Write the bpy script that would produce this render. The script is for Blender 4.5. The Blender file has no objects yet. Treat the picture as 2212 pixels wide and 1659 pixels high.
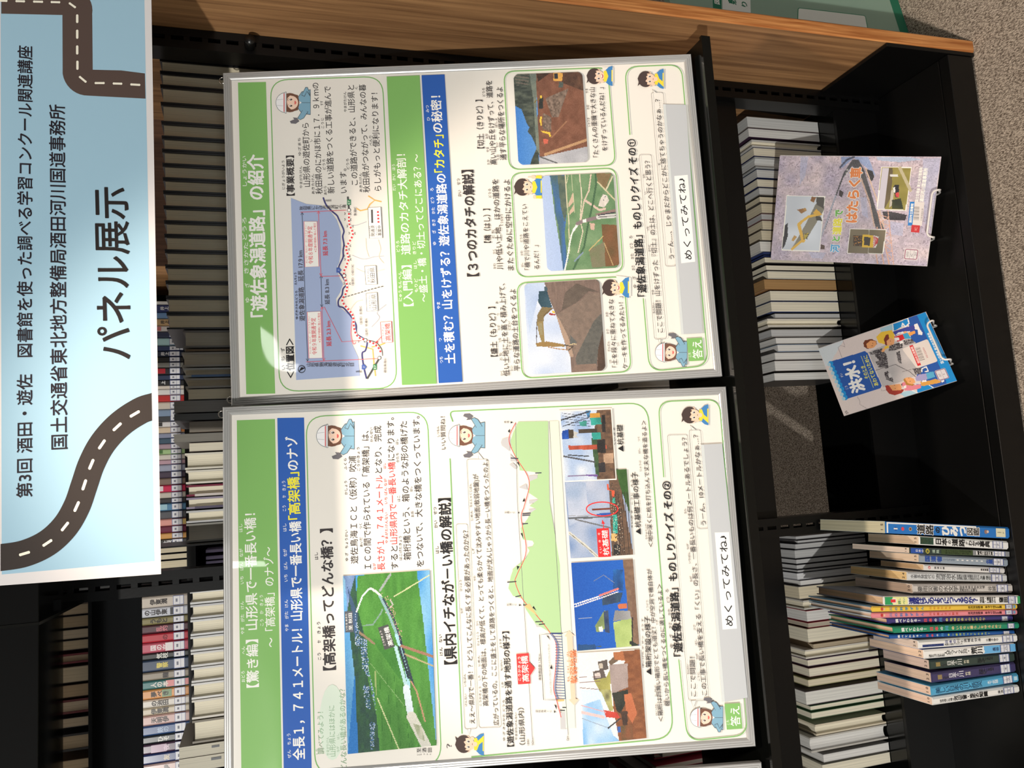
import bpy, bmesh, math, random
import numpy as np
from mathutils import Vector, Matrix

SC = bpy.context.scene
COL = SC.collection
R = math.radians
random.seed(7)

# ------------------------------------------------------------------ camera
F_PX = 1787.5                      # focal length in pixels of the 2212x1659 frame
YAW, PITCH, ROLL = 0.126778, 0.305628, 0.0264529
EYE = Vector((0.0, 0.0, 1.471))
_f = Vector((math.sin(YAW) * math.cos(PITCH), math.cos(YAW) * math.cos(PITCH), -math.sin(PITCH)))
_r = Vector((math.cos(YAW), -math.sin(YAW), 0.0))
_d = _f.cross(_r)
RT = math.cos(ROLL) * _r + math.sin(ROLL) * _d      # towards the right of the room
DN = -math.sin(ROLL) * _r + math.cos(ROLL) * _d     # towards the floor
FW = _f
cam = bpy.data.cameras.new('camera')
cam.sensor_fit = 'HORIZONTAL'; cam.sensor_width = 36.0
cam.lens = 36.0 * F_PX / 2212.0
cam.clip_start = 0.02
camo = bpy.data.objects.new('camera', cam); COL.objects.link(camo)
# the phone was held on its side: the picture's right is the room's down
camo.matrix_world = Matrix(((DN.x, RT.x, -FW.x, EYE.x), (DN.y, RT.y, -FW.y, EYE.y), (DN.z, RT.z, -FW.z, EYE.z), (0, 0, 0, 1)))
SC.camera = camo

# ------------------------------------------------------------------ world, lamps, exposure
w = bpy.data.worlds.new('world'); SC.world = w; w.use_nodes = True
w.node_tree.nodes['Background'].inputs[0].default_value = (0.95, 0.98, 1.0, 1)
w.node_tree.nodes['Background'].inputs[1].default_value = 0.52
SC.view_settings.view_transform = 'Standard'
try: SC.view_settings.look = 'None'
except Exception: pass
SC.view_settings.exposure = 0.0
SC.view_settings.gamma = 1.0
SC.view_settings.use_curve_mapping = False

def lamp(name, kind, loc, power, color, size, target=None, spot=None):
    l = bpy.data.lights.new(name, kind); l.energy = power; l.color = color
    if kind == 'AREA': l.shape = 'RECTANGLE'; l.size, l.size_y = size
    else: l.shadow_soft_size = size
    if spot: l.spot_size = R(spot); l.spot_blend = 0.35
    o = bpy.data.objects.new(name, l); COL.objects.link(o); o.location = loc
    if target is not None:
        o.rotation_euler = (Vector(target) - Vector(loc)).to_track_quat('-Z', 'Y').to_euler()
    return o
lamp('key_spotlight', 'SPOT', (-1.98, -1.70, 2.45), 410, (1.0, 0.975, 0.92), 0.035, (0.1, 1.5, 1.0), 112)
lamp('ceiling_downlight', 'SPOT', (0.15, 0.55, 2.60), 135, (1.0, 0.82, 0.66), 0.05, (0.10, 1.42, 0.15), 46)

# ------------------------------------------------------------------ helpers: pixel -> place
def ray(u, v):
    a = (1659.0 - v - 829.5) / F_PX; b = (u - 1106.0) / F_PX
    return RT * a + DN * b + FW
def onY(u, v, y):
    d = ray(u, v); return EYE + d * (y / d.y)
def onZ(u, v, z):
    d = ray(u, v); return EYE + d * ((z - EYE.z) / d.z)
def onX(u, v, x):
    d = ray(u, v); return EYE + d * (x / d.x)
class Surf:
    """a flat rectangle in the room: origin at its top-left corner, ex right, ey up, n towards the reader"""
    def __init__(s, O, ex, ey):
        s.O = Vector(O); s.ex = Vector(ex).normalized()
        e = Vector(ey); s.ey = (e - s.ex * e.dot(s.ex)).normalized(); s.n = s.ex.cross(s.ey)
    def L(s, u, v):
        d = ray(u, v); t = (s.O - EYE).dot(s.n) / d.dot(s.n)
        p = EYE + d * t - s.O
        return (p.dot(s.ex), p.dot(s.ey))
    def M(s):
        e, y, n, o = s.ex, s.ey, s.n, s.O
        return Matrix(((e.x, y.x, n.x, o.x), (e.y, y.y, n.y, o.y), (e.z, y.z, n.z, o.z), (0, 0, 0, 1)))
def zz(ox, oy, s, pts): return [(ox + x / s, oy + y / s) for x, y in pts]

# ------------------------------------------------------------------ helpers: materials
def lin(c):
    c = c / 255.0
    return c / 12.92 if c <= 0.04045 else ((c + 0.055) / 1.055) ** 2.4
def rgb(c): return (lin(c[0]), lin(c[1]), lin(c[2]), 1.0)
_M = {}
def mat(name, col, rough=0.5, metal=0.0, coat=0.0, coat_rough=0.05, spec=0.5, film=None, bump=None, trans=0.0):
    if name in _M: return _M[name]
    m = bpy.data.materials.new(name); m.use_nodes = True
    nt = m.node_tree; b = nt.nodes['Principled BSDF']
    b.inputs['Base Color'].default_value = rgb(col)
    b.inputs['Roughness'].default_value = rough; b.inputs['Metallic'].default_value = metal
    b.inputs['Specular IOR Level'].default_value = spec
    b.inputs['Coat Weight'].default_value = coat; b.inputs['Coat Roughness'].default_value = coat_rough
    if trans: b.inputs['Transmission Weight'].default_value = trans
    if film:
        tc = nt.nodes.new('ShaderNodeTexCoord'); n = nt.nodes.new('ShaderNodeTexNoise'); bp = nt.nodes.new('ShaderNodeBump')
        n.inputs['Scale'].default_value = film[0]; n.inputs['Detail'].default_value = 1.0
        bp.inputs['Strength'].default_value = film[1]; bp.inputs['Distance'].default_value = film[2]
        nt.links.new(tc.outputs['Object'], n.inputs['Vector']); nt.links.new(n.outputs['Fac'], bp.inputs['Height'])
        nt.links.new(bp.outputs['Normal'], b.inputs['Coat Normal'])
    if bump:
        tc = nt.nodes.new('ShaderNodeTexCoord'); n = nt.nodes.new('ShaderNodeTexNoise'); bp = nt.nodes.new('ShaderNodeBump')
        n.inputs['Scale'].default_value = bump[0]; bp.inputs['Strength'].default_value = bump[1]; bp.inputs['Distance'].default_value = bump[2]
        nt.links.new(tc.outputs['Object'], n.inputs['Vector']); nt.links.new(n.outputs['Fac'], bp.inputs['Height'])
        nt.links.new(bp.outputs['Normal'], b.inputs['Normal'])
    _M[name] = m; return m
FILM = (4.0, 0.34, 0.02)
def ink(c, kind='film'):
    """printed colour: kind film = under the poster's clear glossy cover, matt = plain paper, gloss = laminated book"""
    if kind == 'film': return mat('ink_%d_%d_%d' % tuple(c), c, 0.55, coat=0.8, coat_rough=0.03, spec=0.2, film=FILM)
    if kind == 'gloss': return mat('gloss_%d_%d_%d' % tuple(c), c, 0.4, coat=0.5, coat_rough=0.12, spec=0.3)
    return mat('matt_%d_%d_%d' % tuple(c), c, 0.6, spec=0.25)
def attr_mat(name, kind):
    if name in _M: return _M[name]
    m = ink((1, 1, 1) if kind == 'film' else (2, 2, 2), kind).copy(); m.name = name
    nt = m.node_tree; a = nt.nodes.new('ShaderNodeAttribute'); a.attribute_name = 'Col'
    nt.links.new(a.outputs['Color'], nt.nodes['Principled BSDF'].inputs['Base Color'])
    _M[name] = m; return m

def wood_mat(name, c1, c2, grain_axis, scale, rough=0.45, plank=None):
    m = bpy.data.materials.new(name); m.use_nodes = True; nt = m.node_tree; b = nt.nodes['Principled BSDF']
    tc = nt.nodes.new('ShaderNodeTexCoord'); mp = nt.nodes.new('ShaderNodeMapping')
    sc = [scale, scale, scale]; sc[grain_axis] = scale * 0.035
    mp.inputs['Scale'].default_value = sc
    n = nt.nodes.new('ShaderNodeTexNoise'); n.inputs['Scale'].default_value = 1.0; n.inputs['Detail'].default_value = 5.0
    n.inputs['Distortion'].default_value = 0.6
    cr = nt.nodes.new('ShaderNodeValToRGB')
    cr.color_ramp.elements[0].position = 0.3; cr.color_ramp.elements[1].position = 0.72
    cr.color_ramp.elements[0].color = rgb(c1); cr.color_ramp.elements[1].color = rgb(c2)
    nt.links.new(tc.outputs['Object'], mp.inputs['Vector']); nt.links.new(mp.outputs['Vector'], n.inputs['Vector'])
    nt.links.new(n.outputs['Fac'], cr.inputs['Fac'])
    last = cr.outputs['Color']
    if plank:   # laminated staves of slightly different tone
        sp = nt.nodes.new('ShaderNodeSeparateXYZ'); nt.links.new(tc.outputs['Object'], sp.inputs[0])
        dv = nt.nodes.new('ShaderNodeMath'); dv.operation = 'DIVIDE'; dv.inputs[1].default_value = plank[1]
        nt.links.new(sp.outputs[plank[0]], dv.inputs[0])
        fl = nt.nodes.new('ShaderNodeMath'); fl.operation = 'FLOOR'; nt.links.new(dv.outputs[0], fl.inputs[0])
        wn = nt.nodes.new('ShaderNodeTexWhiteNoise'); wn.noise_dimensions = '1D'; nt.links.new(fl.outputs[0], wn.inputs['W'])
        mr = nt.nodes.new('ShaderNodeMapRange'); mr.inputs[3].default_value = 0.84; mr.inputs[4].default_value = 1.08
        nt.links.new(wn.outputs['Value'], mr.inputs[0])
        mx = nt.nodes.new('ShaderNodeMix'); mx.data_type = 'RGBA'; mx.blend_type = 'MULTIPLY'; mx.inputs[0].default_value = 1.0
        nt.links.new(last, mx.inputs[6]); nt.links.new(mr.outputs[0], mx.inputs[7]); last = mx.outputs[2]
    nt.links.new(last, b.inputs['Base Color'])
    b.inputs['Roughness'].default_value = rough; b.inputs['Specular IOR Level'].default_value = 0.35
    return m
def carpet_mat():
    m = bpy.data.materials.new('carpet_pile'); m.use_nodes = True; nt = m.node_tree; b = nt.nodes['Principled BSDF']
    tc = nt.nodes.new('ShaderNodeTexCoord'); mp = nt.nodes.new('ShaderNodeMapping')
    mp.inputs['Scale'].default_value = (520, 190, 300); mp.inputs['Rotation'].default_value = (0, 0, 0.35)
    n = nt.nodes.new('ShaderNodeTexNoise'); n.inputs['Scale'].default_value = 1.0; n.inputs['Detail'].default_value = 3.0
    cr = nt.nodes.new('ShaderNodeValToRGB')
    cr.color_ramp.elements[0].position = 0.36; cr.color_ramp.elements[1].position = 0.66
    cr.color_ramp.elements[0].color = rgb((92, 80, 70)); cr.color_ramp.elements[1].color = rgb((204, 190, 174))
    bp = nt.nodes.new('ShaderNodeBump'); bp.inputs['Strength'].default_value = 0.7; bp.inputs['Distance'].default_value = 0.004
    nt.links.new(tc.outputs['Object'], mp.inputs['Vector']); nt.links.new(mp.outputs['Vector'], n.inputs['Vector'])
    nt.links.new(n.outputs['Fac'], cr.inputs['Fac']); nt.links.new(cr.outputs['Color'], b.inputs['Base Color'])
    nt.links.new(n.outputs['Fac'], bp.inputs['Height']); nt.links.new(bp.outputs['Normal'], b.inputs['Normal'])
    b.inputs['Roughness'].default_value = 0.95; b.inputs['Specular IOR Level'].default_value = 0.1
    return m
def page_mat(name, c, axis=0, scale=900):
    """edges of stacked paper: fine lines across the thickness"""
    if name in _M: return _M[name]
    m = bpy.data.materials.new(name); m.use_nodes = True; nt = m.node_tree; b = nt.nodes['Principled BSDF']
    tc = nt.nodes.new('ShaderNodeTexCoord'); mp = nt.nodes.new('ShaderNodeMapping')
    sc = [4.0, 4.0, 4.0]; sc[axis] = scale; mp.inputs['Scale'].default_value = sc
    n = nt.nodes.new('ShaderNodeTexNoise'); n.inputs['Scale'].default_value = 1.0; n.inputs['Detail'].default_value = 2.0
    cr = nt.nodes.new('ShaderNodeValToRGB')
    cr.color_ramp.elements[0].position = 0.25; cr.color_ramp.elements[1].position = 0.6
    d = tuple(x * 0.86 for x in c)
    cr.color_ramp.elements[0].color = rgb(d); cr.color_ramp.elements[1].color = rgb(c)
    nt.links.new(tc.outputs['Object'], mp.inputs['Vector']); nt.links.new(mp.outputs['Vector'], n.inputs['Vector'])
    nt.links.new(n.outputs['Fac'], cr.inputs['Fac']); nt.links.new(cr.outputs['Color'], b.inputs['Base Color'])
    b.inputs['Roughness'].default_value = 0.8; b.inputs['Specular IOR Level'].default_value = 0.15
    _M[name] = m; return m

BLACK = mat('black_painted_steel', (11, 11, 11), 0.34, spec=0.3, bump=(260, 0.06, 0.001))
BLACKG = mat('black_gloss_steel', (8, 9, 8), 0.14, spec=0.4)
ALU = mat('brushed_aluminium', (196, 196, 195), 0.34, metal=0.45)
WIREW = mat('white_coated_wire', (236, 230, 224), 0.35, coat=0.3)
STEEL = mat('nickel_wire', (190, 185, 175), 0.2, metal=1.0)
PINE = wood_mat('pine_end_panel', (132, 94, 62), (190, 144, 98), 2, 75, plank=(1, 0.062))
PINEF = wood_mat('pine_front_edge', (150, 84, 38), (222, 156, 94), 2, 170, rough=0.4)
WOODB = wood_mat('brown_wood_panel', (98, 66, 46), (130, 90, 64), 2, 60)
CARPET = carpet_mat()

# ------------------------------------------------------------------ helpers: meshes and objects
class MB:
    def __init__(s): s.v = []; s.f = []; s.mi = []; s.mats = []; s.sm = []
    def mid(s, m):
        if m not in s.mats: s.mats.append(m)
        return s.mats.index(m)
    def add(s, verts, faces, m, smooth=False):
        o = len(s.v); s.v += [tuple(p) for p in verts]; i = s.mid(m)
        for f in faces: s.f.append([o + k for k in f]); s.mi.append(i); s.sm.append(smooth)
    def box(s, a, b, m):
        x0, y0, z0 = a; x1, y1, z1 = b
        s.add([(x0, y0, z0), (x1, y0, z0), (x1, y1, z0), (x0, y1, z0), (x0, y0, z1), (x1, y0, z1), (x1, y1, z1), (x0, y1, z1)],
              [(0, 3, 2, 1), (4, 5, 6, 7), (0, 1, 5, 4), (1, 2, 6, 5), (2, 3, 7, 6), (3, 0, 4, 7)], m)
    def prism(s, poly, axis, a, b, m):
        """extrude a 2-D outline (in the two other axes, cyclic order) from a to b along axis"""
        n = len(poly)
        def P(p, t):
            q = [p[0], p[1]]; q.insert(axis, t); return tuple(q)
        vs = [P(p, a) for p in poly] + [P(p, b) for p in poly]
        fs = [list(range(n))[::-1], [n + i for i in range(n)]] + [(i, (i + 1) % n, n + (i + 1) % n, n + i) for i in range(n)]
        s.add(vs, fs, m)
    def tube(s, pts, r, m, seg=10, closed=False):
        pts = [Vector(p) for p in pts]; n = len(pts); vs = []; fs = []
        up = None
        for i, p in enumerate(pts):
            a = pts[i - 1] if (i > 0 or closed) else p; b = pts[(i + 1) % n] if (i < n - 1 or closed) else p
            t = (b - a).normalized()
            if up is None: up = Vector((0, 0, 1)) if abs(t.z) < 0.9 else Vector((1, 0, 0))
            x = t.cross(up).normalized(); y = x.cross(t).normalized(); up = y
            for k in range(seg):
                an = 2 * math.pi * k / seg; vs.append(p + x * (r * math.cos(an)) + y * (r * math.sin(an)))
        for i in range(n if closed else n - 1):
            j = (i + 1) % n
            for k in range(seg):
                k2 = (k + 1) % seg; fs.append((i * seg + k, i * seg + k2, j * seg + k2, j * seg + k))
        if not closed: fs += [tuple(range(seg))[::-1], tuple((n - 1) * seg + k for k in range(seg))]
        s.add(vs, fs, m, True)
    def build(s, name, parent=None, fix=True, bevel=0.0):
        me = bpy.data.meshes.new(name); me.from_pydata(s.v, [], s.f)
        for m in s.mats: me.materials.append(m)
        me.polygons.foreach_set('material_index', s.mi)
        me.polygons.foreach_set('use_smooth', s.sm)
        if fix:
            bm = bmesh.new(); bm.from_mesh(me); bmesh.ops.recalc_face_normals(bm, faces=bm.faces)
            bm.to_mesh(me); bm.free()
        me.update()
        o = bpy.data.objects.new(name, me); COL.objects.link(o)
        if parent is not None: o.parent = parent
        if bevel:
            b = o.modifiers.new('edge', 'BEVEL'); b.width = bevel; b.segments = 2; b.limit_method = 'ANGLE'
        return o
def tag(o, label, cat, group=None, kind=None):
    o['label'] = label
    if cat: o['category'] = cat
    if group: o['group'] = group
    if kind: o['kind'] = kind
    return o
def thing(name, label, cat, M=None, group=None):
    o = bpy.data.objects.new(name, None); COL.objects.link(o); o.empty_display_size = 0.05
    if M is not None: o.matrix_world = M if isinstance(M, Matrix) else Matrix.Translation(M)
    return tag(o, label, cat, group)
def struct(o): o['kind'] = 'structure'; return o

# ------------------------------------------------------------------ helpers: lettering
_T = {}
def glyphs(s, off=0.0):
    """outlines of a string, 1 em high; off thickens the strokes by overlaying shifted copies"""
    k = (s, off)
    if k in _T: return _T[k]
    if off:
        v, f = glyphs(s); n = len(v); vs, fs = [], []
        for j, (a, b) in enumerate([(0, 0)] + [(math.cos(R(30 + 60 * i)), math.sin(R(30 + 60 * i))) for i in range(6)]):
            vs.append(v + np.array([a * off, b * off])); fs += [tuple(i + j * n for i in q) for q in f]
        _T[k] = (np.concatenate(vs), fs); return _T[k]      # the seven copies follow one another
    c = bpy.data.curves.new('t', 'FONT'); c.body = s; c.size = 1; c.resolution_u = 3
    o = bpy.data.objects.new('t', c); COL.objects.link(o)
    me = bpy.data.meshes.new_from_object(o.evaluated_get(bpy.context.evaluated_depsgraph_get()))
    v = np.empty(len(me.vertices) * 3); me.vertices.foreach_get('co', v); v = v.reshape(-1, 3)[:, :2]
    f = [tuple(p.vertices) for p in me.polygons]
    bpy.data.objects.remove(o); bpy.data.curves.remove(c); bpy.data.meshes.remove(me)
    if len(v) == 0: v = np.zeros((1, 2)); f = []
    _T[k] = (v, f); return _T[k]

def smooth_path(pts, r, closed=False, n=7):
    """round the corners of a polyline"""
    P = [Vector(p) for p in pts]; out = []
    for i, p in enumerate(P):
        if not closed and i in (0, len(P) - 1): out.append(p); continue
        a = P[i - 1]; b = P[(i + 1) % len(P)]
        la = (a - p).length; lb = (b - p).length; q = min(r, la * 0.49, lb * 0.49)
        s = p + (a - p) / la * q; e = p + (b - p) / lb * q
        for k in range(n + 1):
            t = k / n; out.append(s * (1 - t) ** 2 + p * 2 * t * (1 - t) + e * t * t)
    return out
def catmull(pts, n=6):
    P = [Vector(p) for p in pts]; out = []
    for i in range(len(P) - 1):
        a = P[max(0, i - 1)]; b = P[i]; c = P[i + 1]; d = P[min(len(P) - 1, i + 2)]
        for k in range(n):
            t = k / n
            out.append(0.5 * ((2 * b) + (c - a) * t + (2 * a - 5 * b + 4 * c - d) * t * t + (3 * b - a - 3 * c + d) * t ** 3))
    out.append(P[-1]); return out

class Print(MB):
    """flat print on a Surf; every call lies a hair above the one before"""
    def __init__(s, surf, kind='film', z=0.0004, dz=0.000008):
        super().__init__(); s.S = surf; s.kind = kind; s.z = z; s.dz = dz
    def lay(s): s.z += s.dz; return s.z
    def l(s, p): return Vector(s.S.L(*p))
    def polyL(s, pts, c):
        z = s.lay(); a = sum(pts[i - 1][0] * p[1] - p[0] * pts[i - 1][1] for i, p in enumerate(pts))
        q = pts if a > 0 else pts[::-1]
        s.add([(p[0], p[1], z) for p in q], [tuple(range(len(q)))], ink(c, s.kind))
    def poly(s, pts, c): s.polyL([s.l(p) for p in pts], c)
    def strokeL(s, pts, wd, c, closed=False):
        z = s.lay(); P = [Vector(p[:2]) for p in pts]; n = len(P); vs = []
        for i, p in enumerate(P):
            a = P[i - 1] if (i > 0 or closed) else p; b = P[(i + 1) % n] if (i < n - 1 or closed) else p
            t = (b - a)
            if t.length < 1e-9: t = Vector((1, 0))
            t.normalize(); q = Vector((-t.y, t.x)) * (wd / 2)
            vs += [(p.x + q.x, p.y + q.y, z), (p.x - q.x, p.y - q.y, z)]
        fs = []
        for i in range(n if closed else n - 1):
            j = (i + 1) % n; fs.append((2 * i, 2 * i + 1, 2 * j + 1, 2 * j))
        s.add(vs, fs, ink(c, s.kind))
    def px(s, p):      # length of one picture pixel on the surface near p
        return (s.l((p[0] + 4, p[1])) - s.l((p[0] - 4, p[1]))).length / 8
    def stroke(s, pts, wd, c, r=0, closed=False, curve=False):
        k = s.px(pts[0]); P = [s.l(p) for p in pts]
        if curve: P = catmull(P)
        if r: P = smooth_path(P, r * k, closed)
        s.strokeL(P, wd * k, c, closed)
    def rr(s, cor, r, wd, c, fill=None):
        k = s.px(cor[0]); P = smooth_path([s.l(p) for p in cor], r * k, True) if r else [s.l(p) for p in cor]
        if fill: s.polyL(P, fill)
        if wd: s.strokeL(P, wd * k, c, True)
    def dashes(s, pts, wd, c, on, gap, curve=True):
        k = s.px(pts[0]); P = [s.l(p) for p in pts]
        if curve: P = catmull(P)
        acc = 0.0; seg = [P[0]]; draw = True; lim = on * k
        for a, b in zip(P, P[1:]):
            L = (b - a).length; d = (b - a) / L if L else Vector((0, 0)); pos = 0.0
            while acc + (L - pos) >= lim:
                pos += lim - acc; q = a + d * pos
                if draw: s.strokeL(seg + [q], wd * k, c)
                seg = [q]; draw = not draw; acc = 0.0; lim = (on if draw else gap) * k
            acc += L - pos; seg.append(b)
    def ell(s, cen, ru, rv, c, a0=0, a1=360, n=20):
        pts = [(cen[0] - ru * math.sin(R(a0 + (a1 - a0) * i / n)), cen[1] - rv * math.cos(R(a0 + (a1 - a0) * i / n))) for i in range(n + (a1 - a0 != 360))]
        s.poly(pts, c)
    def ring(s, cen, ru, rv, wd, c, n=28):
        s.stroke([(cen[0] + ru * math.cos(2 * math.pi * i / n), cen[1] + rv * math.sin(2 * math.pi * i / n)) for i in range(n)], wd, c, closed=True)
    def T(s, txt, p0, p1, h, c, bold=0.0, halo=None):
        """one line of text: p0, p1 = pixels at the middle of its left and right end, h = height of its kanji in pixels"""
        A = s.l(p0); B = s.l(p1); k = s.px(p0); d = B - A; L = d.length; d = d / L; nrm = Vector((-d.y, d.x))
        v, f = glyphs(txt, bold); x0 = v[:, 0].min(); x1 = v[:, 0].max()
        sx = L / max(x1 - x0, 1e-6); sy = h * k / 0.92
        if len(txt) == 1: sx = min(sx, sy * 1.6)
        for ex, cc in ((halo, None), (0, c)) if halo else ((0, c),):
            if cc is None:
                v2, f2 = glyphs(txt, bold + halo[0]); cc = halo[1]
            else: v2, f2 = v, f
            z = s.lay()
            xs = (v2[:, 0] - x0) * sx; ys = (v2[:, 1] - 0.38) * sy
            n1 = max(1, len(v2) // (7 if (bold or cc != c) else 1))
            s.add([(A.x + d.x * a + nrm.x * b, A.y + d.y * a + nrm.y * b, z + 1e-6 * (i // n1)) for i, (a, b) in enumerate(zip(xs, ys))], f2, ink(cc, s.kind))
    def TV(s, txt, u0, u1, v, h, c, bold=0.0, v1=None):
        """vertical writing from u0 down to u1"""
        n = len(txt); v1 = v if v1 is None else v1
        for i, ch in enumerate(txt):
            t = (i + 0.5) / n; u = u0 + (u1 - u0) * t; vv = v + (v1 - v) * t
            if ch == ' ': continue
            if ch == 'ー': s.stroke([(u - h * .42, vv), (u + h * .42, vv)], h * .1 + 8 * bold, c); continue
            s.glyph(ch, s.l((u, vv)), h * s.px((u, vv)), c, bold)
    def glyph(s, ch, cen, size, c, bold=0.0, wid=1.0, rot=0.0):
        vv, f = glyphs(ch, bold); k = size / 0.92
        cx = (vv[:, 0].max() + vv[:, 0].min()) / 2; z = s.lay(); ca, sa = math.cos(rot), math.sin(rot)
        P = [((a - cx) * k * wid, (b - 0.38) * k) for a, b in vv]
        n1 = max(1, len(P) // (7 if bold else 1))
        s.add([(cen[0] + a * ca - b * sa, cen[1] + a * sa + b * ca, z + 1e-6 * (i // n1)) for i, (a, b) in enumerate(P)], f, ink(c, s.kind))

class Pic:
    """a printed picture painted on a fine grid of coloured facets; all points in pixels of the photograph"""
    def __init__(s, surf, cor, nx, ny, seed=1):
        s.S = surf; s.c = [Vector(surf.L(*p)) for p in cor]      # TL TR BR BL
        s.nx, s.ny = nx, ny; s.a = np.zeros((ny, nx, 3)); s.rng = np.random.default_rng(seed)
        X, Y = np.meshgrid((np.arange(nx) + .5) / nx, (np.arange(ny) + .5) / ny); s.X, s.Y = X, Y
        tl, tr, br, bl = s.c
        s.lx = (tl.x * (1 - X) + tr.x * X) * (1 - Y) + (bl.x * (1 - X) + br.x * X) * Y
        s.ly = (tl.y * (1 - X) + tr.y * X) * (1 - Y) + (bl.y * (1 - X) + br.y * X) * Y
        s.k = (Vector(surf.L(cor[0][0] + 4, cor[0][1])) - Vector(surf.L(cor[0][0] - 4, cor[0][1]))).length / 8
    def l(s, pts): return [Vector(s.S.L(*p)) for p in pts]
    def mask(s, pts):
        P = s.l(pts); m = np.zeros(s.lx.shape, bool)
        for i, p in enumerate(P):
            q = P[i - 1]
            if p.y == q.y: continue
            m ^= ((p.y > s.ly) != (q.y > s.ly)) & (s.lx < (q.x - p.x) * (s.ly - p.y) / (q.y - p.y) + p.x)
        return m
    def noise(s, sx, sy):
        g = s.rng.random((int(sy) + 2, int(sx) + 2)); x = s.X * sx; y = s.Y * sy
        i = np.clip(x.astype(int), 0, int(sx)); j = np.clip(y.astype(int), 0, int(sy)); fx = x - i; fy = y - j
        fx = fx * fx * (3 - 2 * fx); fy = fy * fy * (3 - 2 * fy)
        return (g[j, i] * (1 - fx) + g[j, i + 1] * fx) * (1 - fy) + (g[j + 1, i] * (1 - fx) + g[j + 1, i + 1] * fx) * fy
    def fill(s, c, c2=None, m=None, n=None, grad=None):
        m = np.ones(s.lx.shape, bool) if m is None else m
        c = np.array(c, float)
        if c2 is None: s.a[m] = c; return
        t = (s.Y if grad else s.noise(*n))[m][:, None]; s.a[m] = c * (1 - t) + np.array(c2, float) * t
    def poly(s, pts, c, c2=None, n=(20, 14), grad=None): s.fill(c, c2, s.mask(pts), n, grad)
    def line(s, pts, wd, c, al=1.0):
        P = s.l(pts); m = np.zeros(s.lx.shape, bool); wd *= s.k / 2
        for p, q in zip(P, P[1:]):
            d = q - p; L = max(d.length_squared, 1e-12)
            t = np.clip(((s.lx - p.x) * d.x + (s.ly - p.y) * d.y) / L, 0, 1)
            m |= (s.lx - p.x - t * d.x) ** 2 + (s.ly - p.y - t * d.y) ** 2 < wd * wd
        s.a[m] = s.a[m] * (1 - al) + np.array(c, float) * al
    def spk(s, pts, c, dens, c2=None):
        m = s.mask(pts) & (s.rng.random(s.lx.shape) < dens); s.a[m] = c
    def grain(s, amt): s.a += (s.rng.random(s.a.shape[:2])[:, :, None] - .5) * amt
    def build(s, name, parent, z, kind='film', r=0):
        nx, ny = s.nx, s.ny; tl, tr, br, bl = s.c
        X, Y = np.meshgrid(np.arange(nx + 1) / nx, np.arange(ny + 1) / ny)
        px = (tl.x * (1 - X) + tr.x * X) * (1 - Y) + (bl.x * (1 - X) + br.x * X) * Y
        py = (tl.y * (1 - X) + tr.y * X) * (1 - Y) + (bl.y * (1 - X) + br.y * X) * Y
        V = np.stack([px, py, np.full(px.shape, z)], -1).reshape(-1, 3)
        J, I = np.meshgrid(np.arange(ny), np.arange(nx), indexing='ij')
        a = J * (nx + 1) + I; Fq = np.stack([a + nx + 1, a + nx + 2, a + 1, a], -1)
        keep = np.ones((ny, nx), bool)
        if r:
            W = (tr - tl).length; H = (bl - tl).length; rr = r * s.k
            dx = np.maximum(rr - np.minimum(s.X * W, (1 - s.X) * W), 0); dy = np.maximum(rr - np.minimum(s.Y * H, (1 - s.Y) * H), 0)
            keep = dx * dx + dy * dy < rr * rr
        Fq = Fq[keep]; colr = np.clip(s.a[keep], 0, 255) / 255.0
        colr = np.where(colr <= 0.04045, colr / 12.92, ((colr + .055) / 1.055) ** 2.4)
        me = bpy.data.meshes.new(name); me.vertices.add(len(V)); me.vertices.foreach_set('co', V.ravel())
        nf = len(Fq); me.loops.add(nf * 4); me.loops.foreach_set('vertex_index', Fq.ravel().astype(np.int32))
        me.polygons.add(nf); me.polygons.foreach_set('loop_start', np.arange(0, nf * 4, 4, dtype=np.int32))
        try: me.polygons.foreach_set('loop_total', np.full(nf, 4, dtype=np.int32))
        except Exception: pass
        me.update(calc_edges=True)
        at = me.color_attributes.new('Col', 'FLOAT_COLOR', 'CORNER')
        at.data.foreach_set('color', np.repeat(np.concatenate([colr, np.ones((nf, 1))], 1), 4, 0).ravel().astype(np.float32))
        me.materials.append(attr_mat('picture_' + kind, kind))
        o = bpy.data.objects.new(name, me); COL.objects.link(o); o.parent = parent; return o

# ================================================================== the room
KS = 1.055                                  # the end panel, base and floor lie this much further out than first measured
FZ = EYE.z * (1 - KS)                        # floor level below the working origin
def SCL(p): return tuple(EYE + (Vector(p) - EYE) * KS)
m = MB(); m.box((-6, -6, FZ - 0.1), (7, 8.2, FZ), CARPET); struct(m.build('floor'))
m = MB(); m.box((-6, -6, 2.78), (7, 8.2, 2.88), mat('ceiling_board', (214, 210, 202), 0.9)); struct(m.build('ceiling'))
m = MB(); m.box((-6, 4.6, FZ), (7, 4.7, 2.78), WOODB); struct(m.build('wall_back'))
lamp('ceiling_tube', 'AREA', (-0.28, -0.62, 2.74), 3, (1.0, 0.99, 0.96), (0.06, 1.1))
lamp('ceiling_tube', 'AREA', (0.78, -0.66, 2.74), 3, (1.0, 0.99, 0.96), (0.06, 1.1))
lamp('aisle_fill', 'AREA', (0.1, 2.25, 2.70), 9, (1.0, 0.93, 0.84), (2.6, 0.25))  # added fill, no fixture seen: brightens the carpet and spines behind

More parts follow.
